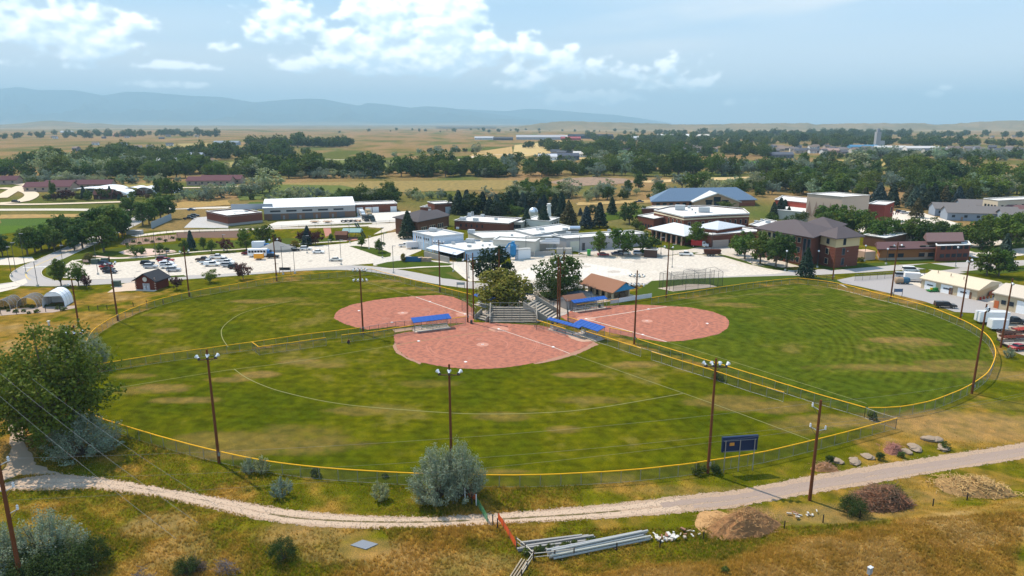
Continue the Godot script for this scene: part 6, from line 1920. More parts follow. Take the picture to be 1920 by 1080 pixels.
	tw.lathe(Vector3(-2.2, 1.2, 0), Vector3.RIGHT, [V(0, 0), V(.1, .8), V(.6, 1.1), V(2.4, 1.1), V(2.4, 0)], 12)
	part(t, "tank", tw.mesh(), mat(.34, .24, .16, .8))
	tw = MB.new()
	tw.lathe(Vector3(.2, 1.2, 0), Vector3.RIGHT, [V(0, 1.12), V(1.6, 1.1), V(2.2, .8), V(2.3, 0)], 12)
	part(t, "tarpaulin", tw.mesh(), mat(.05, .12, .19, .8))
	wheels(t, [-.8, .8], 1.9)
	for q in [[1733, 534, "left"], [1738, 536, "right"]]:
		t = thing("welding_cart", "%s dark machine on wheels beside the white dump truck" % q[2], "cart", g(q[0], q[1]))
		bx(t, "engine", mat(.08, .06, .05, .7), Vector3(0, .9, 0), Vector3(1.8, .9, 1.0))
		bx(t, "frame", steel_dark, Vector3(.3, .45, 0), Vector3(2.8, .12, 1.0))
		wheels(t, [-.5, .5], 1.2)
	var n := 0
	for q in [[1893, 629, 6.0, .1, [.05, .03, .025]], [1900, 637, 6.5, .15, [.10, .03, .02]], [1895, 645, 6.0, .05, [.05, .045, .04]], [1915, 622, 5.0, .3, [.28, .05, .04]], [1905, 650, 6.0, .1, [.34, .30, .26]], [1930, 642, 6.0, .1, [.06, .06, .065]]]:
		flatbed(g(q[0], q[1]), q[3], q[2], mat(q[4][0], q[4][1], q[4][2], .8), "%s flatbed trailer counted from the white trailers down the yard edge" % ["first", "third", "fourth", "second, reddish", "fifth, pale", "last"][n])
		n += 1
	for k in 5:
		var mb := MB.new()
		mb.lathe(Vector3.ZERO, Vector3.UP, [V(0, 0), V(0, .3), V(.45, .32), V(.9, .3), V(.9, 0)], 10)
		solo("fuel_drum", mb.mesh(), mat([.35, .30, .28, .40, .10][k], [.04, .05, .10, .22, .08][k], .03, .6), "drum %s against the gable end of the tan garage" % ["nearest the corner", "second from the corner", "in the middle of five", "orange, fourth from the corner", "dark, last of five"][k], "drum", g(1838 + k * 6.5, 562.5 - k * 1.2))

# ---------- trees ----------
var kinds := {}
var jobs := []
func leaf_mat(key: String, r: float, gg: float, b: float, back := .45) -> StandardMaterial3D:
	if mats.has(key):
		return mats[key]
	var m := StandardMaterial3D.new()
	m.vertex_color_use_as_albedo = true
	m.albedo_color = lin(r, gg, b)
	m.roughness = .7
	m.metallic_specular = .25
	m.backlight_enabled = true
	m.backlight = Color(back, back, back * .8)
	m.cull_mode = BaseMaterial3D.CULL_DISABLED
	mats[key] = m
	return m
func crown(seed_: int, w: float, y0: float, clumps: int, leaves: int, size: float, shape: String, vary := .3) -> Dictionary:
	# a tree one metre tall: w is its width, y0 where the crown begins
	var r := RandomNumberGenerator.new()
	r.seed = seed_
	var b := MB.new()
	b.tint = true
	var wood := MB.new()
	wood.tube(Vector3(0, -.02, 0), Vector3(0, maxf(y0, .12) + .12, 0), .028, .02, 7)
	var cs := []
	for k in clumps:
		var p: Vector3
		var cr: float
		if shape == "cone":
			var u := pow((k + .5) / clumps, .8)
			var a := k * 2.4 + r.randf() * .8
			var rad := w * .5 * (1.0 - u) * r.randf_range(.75, 1.12) * .86 + .01
			p = Vector3(cos(a) * rad, y0 + (1.0 - y0) * u, sin(a) * rad)
			cr = lerpf(w * .27, .04, u)
		elif shape == "bush":
			var a := r.randf() * TAU
			var u := r.randf()
			var rad := w * .5 * sqrt(r.randf()) * .85
			p = Vector3(cos(a) * rad, .12 + .74 * u * (1.0 - .5 * pow(rad / (w * .5), 2)), sin(a) * rad)
			cr = r.randf_range(.11, .2) * maxf(w, .8)
		elif shape == "plume":
			var a := r.randf() * TAU
			var rad := w * .5 * sqrt(r.randf())
			p = Vector3(cos(a) * rad, (.25 + .7 * pow(r.randf(), .7)) * (1.0 - .55 * pow(rad / (w * .5), 2)), sin(a) * rad)
			cr = r.randf_range(.05, .085)
		else:
			var d := Vector3(r.randfn(), r.randfn() * .9, r.randfn()).normalized()
			var q := pow(r.randf(), .4)
			var cy := y0 + (1.0 - y0) * .52
			var hy := (1.0 - y0) * .42
			var ww := w * .40 * (1.0 + r.randf_range(-.2, .25))
			if shape == "oval" and d.y > 0:
				ww *= 1.0 - .35 * d.y
			if k % 4 == 0:
				q = r.randf_range(1.0, 1.25)
			if shape == "open":
				q = .5 + .5 * q
			p = Vector3(d.x * ww * q, cy + d.y * hy * q, d.z * ww * q)
			cr = r.randf_range(.09, .17) * (.8 + w * .4) * (.6 if q > 1.0 else 1.0)
		cs.append([p, cr])
		if shape != "cone" and k % 3 == 0 and shape != "bush" and shape != "plume":
			var s := Vector3(0, r.randf_range(maxf(y0, .12), maxf(y0, .12) + .12), 0)
			var m := s.lerp(p, .5) + Vector3(0, -.02, 0)
			wood.tube(s, m, .014, .009, 5, false)
			wood.tube(m, p, .009, .003, 5, false)
		elif shape in ["bush", "plume"] and k % 3 == 0:
			wood.tube(Vector3(0, 0, 0), p, .014, .004, 5, false)
	if shape == "cone":
		wood.tube(Vector3(0, .1, 0), Vector3(0, .97, 0), .02, .003, 6)
	for k in leaves:
		var c: Array = cs[k % clumps]
		var d := Vector3(r.randfn(), r.randfn(), r.randfn()).normalized()
		var q := pow(r.randf(), .38)
		var p: Vector3 = c[0] + d * c[1] * q * Vector3(1, .8 if shape != "cone" else .55, 1)
		if shape == "plume":
			p += (c[0] * Vector3(.5, 1, .5)).normalized() * r.randf_range(-.22, .12)
			p.y = maxf(p.y, .01)
		var up := (d * .8 + Vector3(r.randfn() * .55, r.randfn() * .55 + .35, r.randfn() * .55)).normalized()
		var t := up.cross(Vector3(r.randfn(), r.randfn(), r.randfn())).normalized()
		if shape == "cone":
			t = (Vector3(p.x, -.12, p.z).normalized() + Vector3(r.randfn(), r.randfn(), r.randfn()) * .3).normalized()
		var n := up.cross(t).normalized()
		var s := size * r.randf_range(.6, 1.35)
		var y := 1.0 + vary * r.randfn() * .5
		b.col = Color(maxf(.3, y * (1.0 + .12 * r.randfn())), maxf(.3, y), maxf(.3, y * (1.0 + .1 * r.randfn())))
		var l := s * (1.6 if shape == "cone" else 1.0)
		b.tri(p - t * l * .6 - n * s * .15, p + n * s * .55, p + t * l * .7)
		b.tri(p - t * l * .6 - n * s * .15, p + t * l * .7, p - n * s * .55)
	return {"leaf": b.mesh(), "wood": wood.mesh()}
func make_kinds():
	var bark := mat(.12, .095, .075, .95)
	# name, tint, shape, width, crown start, clumps, leaves, leaf size
	for q in [["cottonwood", 0.084, 0.120, 0.017, "round", .95, .10, 60, 2600, .040], ["ash", 0.077, 0.122, 0.022, "oval", .72, .12, 46, 2200, .042], ["poplar", 0.072, 0.123, 0.023, "oval", .62, .14, 44, 2200, .042],
			["broadleaf", 0.062, 0.096, 0.016, "round", .95, .06, 40, 1300, .060], ["silver", .23, .265, .19, "round", 1.15, .0, 40, 1500, .050], ["golden", .165, .135, .02, "bush", .95, 0.0, 70, 4200, .036],
			["spruce", .026, .042, .028, "cone", .52, .06, 150, 2600, .042], ["blue_spruce", .040, .062, .058, "cone", .50, .06, 150, 2600, .042], ["brown_spruce", .060, .052, .026, "cone", .56, .06, 150, 2600, .042],
			["plum", .075, .028, .032, "round", .95, .14, 40, 1600, .05], ["pine", .026, .046, .018, "open", .85, .08, 46, 2400, .044], ["shrub", .075, .10, .022, "bush", 1.1, 0, 26, 900, .085], ["silver_shrub", .25, .29, .20, "plume", .9, 0, 40, 2400, .038], ["bright", .105, .155, .022, "round", .95, .12, 40, 1700, .05], ["spreading", .065, .105, .020, "open", 1.25, .22, 60, 3000, .04]]:
		var vs := []
		for v in 3:
			vs.append(crown(100 + v * 17 + q[0].hash() % 50, q[5] * (.92 + .09 * v), q[6], q[7], q[8], q[9], q[4]))
		kinds[q[0]] = {"v": vs, "mat": leaf_mat("leaf " + q[0], q[1], q[2], q[3], .4 if q[4] == "cone" else .8), "bark": bark, "tints": []}
		for v in 5:
			var m: Array = [[1, 1, 1], [1.25, 1.12, .9], [.78, .86, 1.0], [1.05, 1.22, 1.1], [1.35, 1.3, 1.0]][v]
			kinds[q[0]].tints.append(leaf_mat("leaf %s %d" % [q[0], v], q[1] * m[0], q[2] * m[1], q[3] * m[2], .4 if q[4] == "cone" else .8))
func tree(kind: String, p: Vector3, h: float, label: String, group := "", called := "", wide := 1.0, v := -1, cat := "tree"):
	var K: Dictionary = kinds[kind]
	var m: Dictionary = K.v[v if v >= 0 else rng.randi() % 3]
	var nm: String = called if called else {"cottonwood": "leafy_tree", "ash": "leafy_tree", "poplar": "poplar_tree", "broadleaf": "leafy_tree", "silver": "silver_tree", "golden": "golden_cedar", "spruce": "spruce_tree", "blue_spruce": "spruce_tree", "brown_spruce": "spruce_tree", "plum": "plum_tree", "pine": "pine_tree", "shrub": "shrub", "silver_shrub": "silver_shrub", "bright": "leafy_tree", "spreading": "leafy_tree"}.get(kind, "shrub")
	var t := thing(nm, label, cat, p, rng.randf() * TAU, group)
	var s := Vector3(h * wide, h, h * wide)
	part(t, "trunk", m.wood, K.bark, Vector3.ZERO, 0, s)
	part(t, "crown", m.leaf, K.tints[rng.randi() % 5] if K.has("tints") else K.mat, Vector3.ZERO, 0, s)
	return t
func tre(kind: String, px: float, py: float, top: float, label: String, wide := 1.0, group := "", called := "", cat := "tree"):
	var p := gt(px, py)
	return tree(kind, p, hgt(p, top), label, group, called, wide, -1, cat)
func belt(list: Array, a: Array, b: Array, n: int, deep: float, hmin: float, hmax: float, ks: Array, label: String):
	# n trees strewn along the line a-b on the ground, up to deep metres behind it
	var p := g(a[0], a[1])
	var q := g(b[0], b[1])
	var d := (q - p).normalized()
	var nrm := Vector3(d.z, 0, -d.x)
	if nrm.z > 0: nrm = -nrm
	for k in n:
		var u := (k + rng.randf_range(.1, .9)) / n
		var w := rng.randf()
		var o := p.lerp(q, u) + nrm * deep * w
		if n > 60 and n2.get_noise_2d(o.x * .16 + 31.0, o.z * .16) < -.22:
			continue
		list.append([ks[rng.randi() % ks.size()], o, rng.randf_range(hmin * .75, hmax * 1.1) * (1.0 + .5 * n2.get_noise_2d(o.x * .2, o.z * .2)), label, rng.randf_range(.9, 1.25)])
func make_near_trees():
	# big cottonwood at the left and the silvery bush at its foot
	for q in [["near", 0.110, .142, .015, "round", .84, .02, 130, 15000, .019, "cottonwood"], ["near silver", .25, .29, .205, "plume", 1.0, 0, 110, 12000, .019, "silver_shrub"], ["near dark", .045, .072, .016, "bush", 1.2, 0, 60, 7000, .024, "shrub"]]:
		var m := crown(q[10].hash() % 97, q[5], q[6], q[7], q[8], q[9], q[4], .3)
		kinds[q[0]] = {"v": [m, m, m], "mat": leaf_mat("leaf " + q[0], q[1], q[2], q[3], .8), "bark": mat(.13, .10, .08, .95)}
	tre("near", 108, 840, 612, "tall dark green leafy tree at the left end of the middle outfield", 1.0, "", "leafy_tree")
	tre("near", 72, 820, 665, "smaller dark leafy tree merging with the left side of the tall one", 1.0, "", "leafy_tree")
	tre("near silver", 155, 852, 775, "silvery bush at the foot of the tall leafy tree", 1.5, "", "silver_shrub", "shrub")
	tre("near silver", 140, 700, 612, "grey green tree behind the tall leafy tree beside a light pole", 1.0, "", "silver_tree")
	tre("near silver", 180, 690, 625, "small silvery tree touching the left outfield fence", .8, "", "silver_tree")
	tre("near silver", 822, 936, 838, "left half of the silvery shrub pair at the outfield fence", .95, "", "silver_shrub", "shrub")
	tre("near silver", 862, 932, 828, "right taller half of the silvery shrub pair at the outfield fence", .8, "", "silver_shrub", "shrub")
	tre("near silver", 96, 1072, 958, "large silvery bush beside the utility pole in the lower left corner", .95, "", "silver_shrub", "shrub")
	tre("near silver", 5, 1095, 985, "silvery bush cut by the left edge", .9, "", "silver_shrub", "shrub")
	tre("near dark", 120, 1098, 1015, "dark green bush below the large silvery bush", 1.1, "", "shrub", "shrub")
	tre("near dark", 175, 1062, 1000, "dark green bush right of the large silvery bush", .8, "", "shrub", "shrub")
	tre("near dark", 60, 1110, 1030, "dark green bush at the bottom left edge", 1.0, "", "shrub", "shrub")
	for q in [["silver_shrub", 470, 887, 855, "left of two small silvery shrubs at the outfield fence"], ["silver_shrub", 492, 887, 853, "right of two small silvery shrubs at the outfield fence"], ["shrub", 593, 893, 873, "small green shrub against the outfield fence"], ["silver_shrub", 528, 932, 892, "slender silvery shrub on the meadow above the dirt road"], ["silver_shrub", 713, 937, 898, "lone silvery shrub on the meadow left of the big shrub pair"], ["near dark", 530, 1050, 1004, "upright dark shrub on the lower meadow"], ["shrub", 1310, 889, 866, "dark weedy shrub left of the scoreboard pole"], ["shrub", 1340, 888, 868, "dark weedy shrub right of the scoreboard pole"], ["shrub", 1635, 787, 768, "small shrub at the fence corner of the right diamond"], ["shrub", 722, 895, 884, "tiny green sapling at the outfield fence"], ["shrub", 1555, 870, 850, "grey green weed clump near the mulch heap"], ["shrub", 1650, 862, 845, "weed clump between the pale stones"], ["shrub", 1770, 842, 825, "weed clump beside the uppermost pale stones"], ["shrub", 1690, 858, 845, "weed clump below the red brush heap"], ["silver_shrub", 1890, 670, 647, "grey green bush at the foot of the bare pole in the yard"], ["shrub", 1345, 712, 692, "low green bush beside the warm-up lane fence"], ["shrub", 1360, 1075, 1060, "small weed at the bottom edge"]]:
		tre(q[0], q[1], q[2], q[3], q[4], .9, "", "", "shrub")
	# hub trees
	tre("pine", 928, 541, 463, "dark green pine behind the golden cedar", 1.15)
	tre("golden", 945, 575, 496, "golden green rounded cedar in front of the dark pine", 1.45)
	tre("spreading", 1050, 556, 478, "spreading leafy tree behind the pole trio", 1.05)
	tre("near dark", 1030, 562, 515, "dark round juniper left of the pole trio", 1.2, "", "juniper_tree")
	tre("near dark", 1062, 560, 512, "dark round juniper behind the pole trio", 1.25, "", "juniper_tree")
	tre("spruce", 1510, 521, 466, "single dark spruce at the road below the dormitory", .95)
	# street and lot trees
	for q in [["ash", 115, 536, 486, "left of two young leafy trees between road and hoop tents", .95], ["ash", 148, 537, 490, "right of two young leafy trees between road and hoop tents", .95], ["plum", 163, 541, 515, "small reddish tree beside the young leafy trees", .8], ["plum", 332, 543, 518, "thin reddish tree right of the brick utility house", .9], ["bright", 394, 530, 505, "round green tree between the road and the left outfield", 1.1], ["plum", 456, 524, 492, "purple leaved tree by the road in front of the parked cars", 1.0],
			["golden", 167, 492, 472, "round olive shrub at the corner of the lot", 1.1], ["bright", 256, 481, 457, "round green tree on the brick circle above the lot", 1.1], ["shrub", 268, 476, 464, "dark shrub beside the round tree on the brick circle", 1.1], ["bright", 299, 478, 455, "small leafy tree on the brick walk", 1.0], ["shrub", 313, 473, 462, "dark shrub on the brick walk", 1.1], ["blue_spruce", 359, 468, 433, "blue spruce in the garden above the lot", 1.0], ["ash", 347, 475, 448, "dark leafy tree left of the blue spruce", .9], ["ash", 382, 468, 445, "small round tree right of the blue spruce", 1.0], ["ash", 397, 475, 448, "thin young tree near the garden beds", .8], ["plum", 426, 472, 447, "purple leaved tree left of the two big garden trees", 1.1], ["bright", 462, 468, 427, "broad green tree at the garden beds", 1.0], ["broadleaf", 494, 462, 420, "broad dark green tree at the garden beds", 1.1], ["plum", 520, 460, 443, "purple leaved shrub tree behind the canopy tent", 1.2], ["golden", 553, 463, 448, "low yellow green bush tree in the lot's upper edge", 1.2], ["plum", 567, 456, 431, "purple leaved tree left of the dark spruce in the garden", 1.0], ["blue_spruce", 577, 459, 424, "dark spruce between two purple leaved trees", 1.0], ["plum", 592, 459, 432, "purple leaved tree right of the dark spruce", 1.2], ["ash", 621, 456, 438, "small yellow green tree beside the garden shed", .9], ["ash", 678, 464, 442, "left round tree on the paved island", 1.1], ["ash", 711, 474, 447, "right round tree on the paved island", 1.1], ["golden", 756, 491, 472, "thin yellow green sapling near the dumpster", .6],
			["spruce", 765, 447, 397, "tall dark spruce before the brown hall", 1.1], ["shrub", 800, 478, 470, "shrub at the garage doors of the pale blue building", 1.2], ["shrub", 862, 490, 482, "clipped green hedge at the corner of the pale blue building", 1.6],
			["ash", 1124, 480, 434, "left of three shade trees before the grey walled shop", .95], ["broadleaf", 1168, 479, 422, "middle of three shade trees before the grey walled shop", .9], ["broadleaf", 1215, 478, 433, "right of three shade trees, above the wooden shelter", 1.15], ["ash", 1305, 463, 416, "leafy tree in front of the columned brick porch", 1.05], ["ash", 1283, 460, 436, "small leafy tree left of the one before the porch", 1.0], ["ash", 1396, 486, 432, "first shade tree along the lot before the dormitory", 1.05], ["ash", 1425, 494, 432, "second shade tree along the lot before the dormitory", 1.0], ["ash", 1454, 502, 434, "third shade tree along the lot before the dormitory", 1.0], ["ash", 1382, 478, 440, "small shade tree at the back of the row before the dormitory", 1.1], ["ash", 1475, 502, 440, "fourth shade tree, half before the dormitory wall", .8],
			["spruce", 987, 427, 393, "left spruce of the row before the observatory", 1.2], ["spruce", 1019, 428, 387, "spruce in front of the white tower", 1.2], ["brown_spruce", 1066, 429, 380, "largest brownish spruce before the white roofs", 1.2], ["blue_spruce", 1099, 428, 388, "bluish spruce right of the largest brownish one", 1.2], ["spruce", 1124, 427, 381, "right spruce of the row before the white roofs", 1.2], ["bright", 968, 408, 382, "round bright green tree left of the observatory", 1.3], ["spruce", 1147, 402, 370, "spruce by the highway left of the brick library", 1.2], ["broadleaf", 1180, 420, 377, "dark broad tree left of the brick library", 1.1], ["broadleaf", 1194, 430, 410, "small dark tree at the library corner", 1.2], ["bright", 1203, 438, 422, "bright green shrub tree before the library", 1.2],
			["broadleaf", 1360, 395, 377, "flat topped green tree in front of the gym entrance", 1.9], ["broadleaf", 1850, 517, 466, "left of two big trees above the tan garage", 1.0], ["broadleaf", 1872, 518, 462, "right of two big trees above the tan garage", .95], ["blue_spruce", 1880, 500, 440, "tall dark conifer behind the two big trees", .9], ["ash", 1794, 487, 470, "small tree at the brick hall's right front", .7], ["shrub", 1614, 491, 480, "clipped shrub at the right corner of the dormitory", 1.1]]:
		tre(q[0], q[1], q[2], q[3], q[4], q[5])
func ordinal(n: int) -> String:
	var a := ["first", "second", "third", "fourth", "fifth", "sixth", "seventh", "eighth", "ninth", "tenth", "eleventh", "twelfth", "thirteenth", "fourteenth", "fifteenth", "sixteenth", "seventeenth", "eighteenth", "nineteenth"]
	return a[n] if n < 19 else ("twentieth" if n == 19 else ("twenty-" + a[n - 20] if n < 29 else ("thirtieth" if n == 29 else "thirty-" + a[n - 30])))
func make_tree_rows():
	var J := []
	# rows of roadside poplars, left
	var k := 0
	for q in [[52, 478, 426], [66, 474, 424], [78, 470, 424], [92, 467, 418], [103, 472, 428], [115, 462, 402], [128, 457, 405], [140, 470, 422], [155, 466, 408], [160, 450, 402], [172, 455, 405], [195, 472, 402], [182, 458, 390], [200, 453, 387], [212, 450, 386], [222, 446, 388], [233, 440, 392], [230, 446, 402], [5, 480, 440], [-12, 484, 445]]:
		J.append(["poplar", g(q[0], q[1]), hgt(g(q[0], q[1]), q[2]), "roadside poplar in the dense left row along the campus road#", 1.15, q[0]])
	for q in [[245, 414, 367], [268, 424, 378], [280, 420, 372], [302, 414, 365], [318, 410, 366], [290, 412, 374]]:
		J.append(["poplar", g(q[0], q[1]), hgt(g(q[0], q[1]), q[2]), "roadside poplar in the farther row beside the screen fence#", 1.1, q[0]])
	# conifers behind the labs
	for q in [[845, 398, 371], [860, 402, 358], [875, 400, 357], [890, 404, 360], [905, 404, 361], [918, 405, 370], [930, 404, 365], [944, 402, 362], [955, 400, 360], [968, 398, 358], [980, 400, 362], [992, 398, 360], [1040, 404, 365], [1052, 400, 362], [1012, 400, 372], [935, 412, 378], [915, 410, 376], [1066, 400, 376], [1088, 405, 390], [1110, 402, 384], [1020, 396, 366], [1048, 410, 382]]:
		J.append([["spruce", "spruce", "blue_spruce", "pine"][k % 4], g(q[0], q[1]), hgt(g(q[0], q[1]), q[2]), "dark conifer in the grove behind the white roofed labs#", 1.25, q[0]])
		k += 1
	for q in [[1462, 408, 372], [1470, 402, 375], [1450, 410, 380], [1478, 410, 388]]:
		J.append(["spruce", g(q[0], q[1]), hgt(g(q[0], q[1]), q[2]), "dark spruce between the library and the red block wing#", 1.2, q[0]])
	for q in [[1620, 388, 352], [1646, 390, 343], [1672, 388, 346], [1705, 386, 346], [1725, 388, 345], [1748, 388, 345], [1770, 386, 348], [1795, 388, 350], [1738, 392, 352], [1718, 408, 372], [1712, 392, 350], [1815, 386, 352]]:
		J.append([["spruce", "brown_spruce", "blue_spruce"][k % 3], g(q[0], q[1]), hgt(g(q[0], q[1]), q[2]), "dark spruce in the row behind the arts hall and the apartments#", 1.25, q[0]])
		k += 1
	# broadleaf trees of the right campus
	for q in [[1448, 420, 396], [1500, 418, 394], [1480, 424, 402], [1540, 420, 385], [1560, 432, 380], [1585, 438, 388], [1600, 440, 386], [1625, 446, 398], [1645, 456, 405], [1660, 454, 406], [1690, 452, 410], [1710, 456, 408], [1730, 460, 410], [1752, 444, 408], [1770, 446, 412], [1790, 452, 416], [1815, 462, 420], [1840, 468, 424], [1860, 462, 400], [1885, 470, 398], [1905, 460, 396], [1925, 452, 394], [1800, 474, 446], [1545, 436, 395], [1850, 446, 408], [1880, 448, 410], [1900, 440, 405]]:
		J.append([["broadleaf", "ash", "broadleaf", "cottonwood"][k % 4], g(q[0], q[1]), hgt(g(q[0], q[1]), q[2]), "shade tree among the buildings of the right campus#", 1.15, q[0]])
		k += 1
	# river silver trees and thickets behind the campus
	belt(J, [990, 384], [1290, 372], 46, 60, 6, 12, ["silver", "silver", "ash", "broadleaf"], "tree of the mixed silvery thicket along the creek behind the gym")
	belt(J, [1330, 372], [1640, 362], 40, 90, 7, 13, ["silver", "silver", "broadleaf"], "tree of the mixed silvery thicket along the creek behind the gym")
	belt(J, [880, 372], [1000, 384], 20, 50, 5, 11, ["silver", "silver", "broadleaf", "ash"], "tree of the mixed silvery thicket along the creek behind the gym")
	belt(J, [540, 384], [700, 380], 26, 40, 5, 10, ["ash", "broadleaf", "silver"], "green tree of the hedge behind the metal shop")
	belt(J, [640, 381], [745, 380], 18, 25, 9, 12, ["broadleaf", "broadleaf"], "green tree of the hedge behind the metal shop")
	J.append(["cottonwood", g(728, 372), hgt(g(728, 372), 338), "tall open cottonwood standing above the hedge behind the shop", 1.0])
	belt(J, [755, 378], [850, 378], 12, 30, 4, 8, ["silver", "ash"], "small tree on the meadow between shop and conifer grove")
	belt(J, [330, 379], [395, 377], 12, 30, 6, 10, ["silver", "silver"], "silvery tree of the clump left of the metal shop")
	belt(J, [398, 371], [455, 372], 12, 40, 9, 13, ["silver"], "large silvery tree of the clump above the metal shop's left end")
	belt(J, [460, 376], [560, 378], 14, 30, 3, 6, ["silver", "shrub"], "low silvery bush on the wet meadow above the shop")
	J.append(["poplar", g(100, 371), hgt(g(100, 371), 339), "slim dark poplar standing alone by the far left buildings", .7])
	for q in [[300, 366, 332], [312, 368, 331], [322, 366, 332], [335, 365, 338]]:
		J.append(["broadleaf", g(q[0], q[1]), hgt(g(q[0], q[1]), q[2]), "tall dark tree of the clump beyond the white greenhouses#", .8, q[0]])
	belt(J, [70, 378], [290, 374], 18, 14, 5, 8, ["ash", "broadleaf", "plum", "blue_spruce"], "garden tree among the white greenhouses at the far left")
	# creek side wood behind the right campus
	belt(J, [1560, 378], [1990, 372], 85, 60, 10, 17, ["broadleaf", "cottonwood", "broadleaf", "ash", "broadleaf", "bright", "silver"], "tree of the dense wood behind the right campus")
	belt(J, [1640, 358], [1990, 352], 110, 130, 11, 19, ["broadleaf", "cottonwood", "cottonwood", "ash", "broadleaf", "silver"], "tree of the dense wood behind the right campus")
	belt(J, [1450, 362], [1680, 356], 26, 70, 8, 14, ["broadleaf", "ash", "silver", "cottonwood"], "tree of the dense wood behind the right campus")
	belt(J, [1500, 345], [1990, 338], 100, 230, 10, 17, ["broadleaf", "cottonwood", "ash", "broadleaf", "silver"], "tree of the dense wood behind the right campus")
	# river belt across the middle
	belt(J, [-60, 337], [440, 338], 120, 100, 11, 19, ["broadleaf", "cottonwood", "broadleaf", "silver"], "tree of the long river belt across the valley")
	belt(J, [0, 345], [300, 348], 34, 30, 6, 10, ["silver", "silver", "broadleaf"], "tree of the long river belt across the valley")
	belt(J, [440, 335], [960, 332], 130, 70, 12, 20, ["broadleaf", "cottonwood", "broadleaf"], "tree of the long river belt across the valley")
	belt(J, [560, 335], [700, 335], 12, 10, 6, 9, ["silver"], "tree of the long river belt across the valley")
	belt(J, [900, 333], [1400, 330], 130, 110, 12, 21, ["broadleaf", "cottonwood", "broadleaf", "silver"], "tree of the long river belt across the valley")
	belt(J, [1400, 331], [1660, 328], 34, 60, 9, 15, ["broadleaf", "cottonwood", "silver"], "tree of the long river belt across the valley")
	# beyond
	belt(J, [-60, 322], [300, 318], 270, 450, 13, 20, ["broadleaf", "broadleaf", "cottonwood"], "tree in the wooded settlement beyond the river at the left")
	belt(J, [380, 300], [520, 300], 34, 160, 14, 22, ["broadleaf"], "tree in the wooded settlement beyond the river at the left")
	belt(J, [470, 278], [660, 276], 40, 150, 18, 28, ["broadleaf"], "tree of the dark grove on the plain")
	belt(J, [610, 277], [655, 276], 14, 60, 18, 26, ["broadleaf"], "tree of the dark grove on the plain")
	belt(J, [1110, 300], [1500, 296], 210, 500, 14, 22, ["broadleaf", "broadleaf", "cottonwood"], "tree of the wooded town beyond the river at the right")
	belt(J, [1250, 280], [1990, 276], 400, 900, 15, 24, ["broadleaf", "broadleaf", "cottonwood"], "tree of the wooded town beyond the river at the right")
	belt(J, [1640, 305], [1990, 300], 140, 130, 9, 16, ["broadleaf", "silver"], "tree of the wooded town beyond the river at the right")
	belt(J, [1400, 262], [2000, 258], 320, 1100, 18, 28, ["broadleaf"], "tree of the wooded town beyond the river at the right")
	belt(J, [-40, 262], [420, 258], 90, 900, 18, 30, ["broadleaf"], "tree of the farmsteads on the plain at the left")
	belt(J, [680, 308], [1000, 300], 16, 300, 4, 9, ["silver", "broadleaf"], "scattered bush on the range land")
	belt(J, [500, 316], [720, 318], 16, 60, 4, 9, ["silver", "broadleaf"], "scattered bush on the range land")
	belt(J, [830, 290], [910, 285], 14, 60, 7, 12, ["silver", "broadleaf"], "scattered bush on the range land")
	belt(J, [600, 250], [1400, 250], 40, 1500, 10, 22, ["broadleaf"], "tree of the farmsteads on the plain at the left")
	# nearest 300 of each look as things of their own, the rest as far-off woods
	for j in J:
		if j.size() > 5:
			var nth := 0
			for o in J:
				if o.size() > 5 and o[3] == j[3] and o[5] < j[5]:
					nth += 1
			j.append(ordinal(nth) + " from the left")
	for j in J:
		if j.size() > 5:
			var extra: String = j.pop_back()
			j.pop_back()
			var st: String = j[3].left(-1)
			j[3] = [st, extra]
		else:
			j[3] = [j[3], ""]
		j.append(j[2] / maxf(1.0, j[1].distance_to(Vector3(0, 40, 0))))
	J.sort_custom(func(a, b): return a[5] > b[5])
	var count := {}
	var rest := {}
	for j in J:
		var fam: String = {"spruce": "conifer", "blue_spruce": "conifer", "brown_spruce": "conifer", "pine": "conifer", "silver": "silver"}.get(j[0], "leafy")
		count[fam] = count.get(fam, 0) + 1
		if count[fam] <= 290:
			tree(j[0], j[1], j[2], ({"conifer": "dark ", "silver": "silvery ", "leafy": "green leafy "}[fam] if j[3][0].begins_with("tree") else "") + j[3][0] + (", " + j[3][1] if j[3][1] else ""), j[3][0], "", j[4])
		else:
			if not rest.has(j[0]):
				rest[j[0]] = []
			rest[j[0]].append(j)
	for kd in rest:
		for w in 2:
			var mm := MultiMesh.new()
			mm.transform_format = MultiMesh.TRANSFORM_3D
			var lt := []
			for i in rest[kd].size():
				if i % 2 == w:
					lt.append(rest[kd][i])
			mm.use_colors = true
			mm.mesh = kinds[kd].v[w].leaf
			mm.instance_count = lt.size()
			for i in lt.size():
				var j: Array = lt[i]
				mm.set_instance_transform(i, Transform3D(Basis(Vector3.UP, rng.randf() * TAU).scaled(Vector3(j[2] * j[4], j[2], j[2] * j[4])), j[1] - Vector3(0, j[2] * .05, 0)))
				var ty := rng.randf_range(.75, 1.3)
				mm.set_instance_color(i, Color(ty * rng.randf_range(.9, 1.2), ty, ty * .95))
			if lt.is_empty():
				continue
			var mi := MultiMeshInstance3D.new()
			mi.multimesh = mm
			mi.material_override = kinds[kd].mat
			mi.name = numbered("far_woods")
			add_child(mi)
			tag(mi, "far off woods of %s trees across the plain and town" % ("silvery" if kd == "silver" else "dark green"), "woods", "", "stuff")

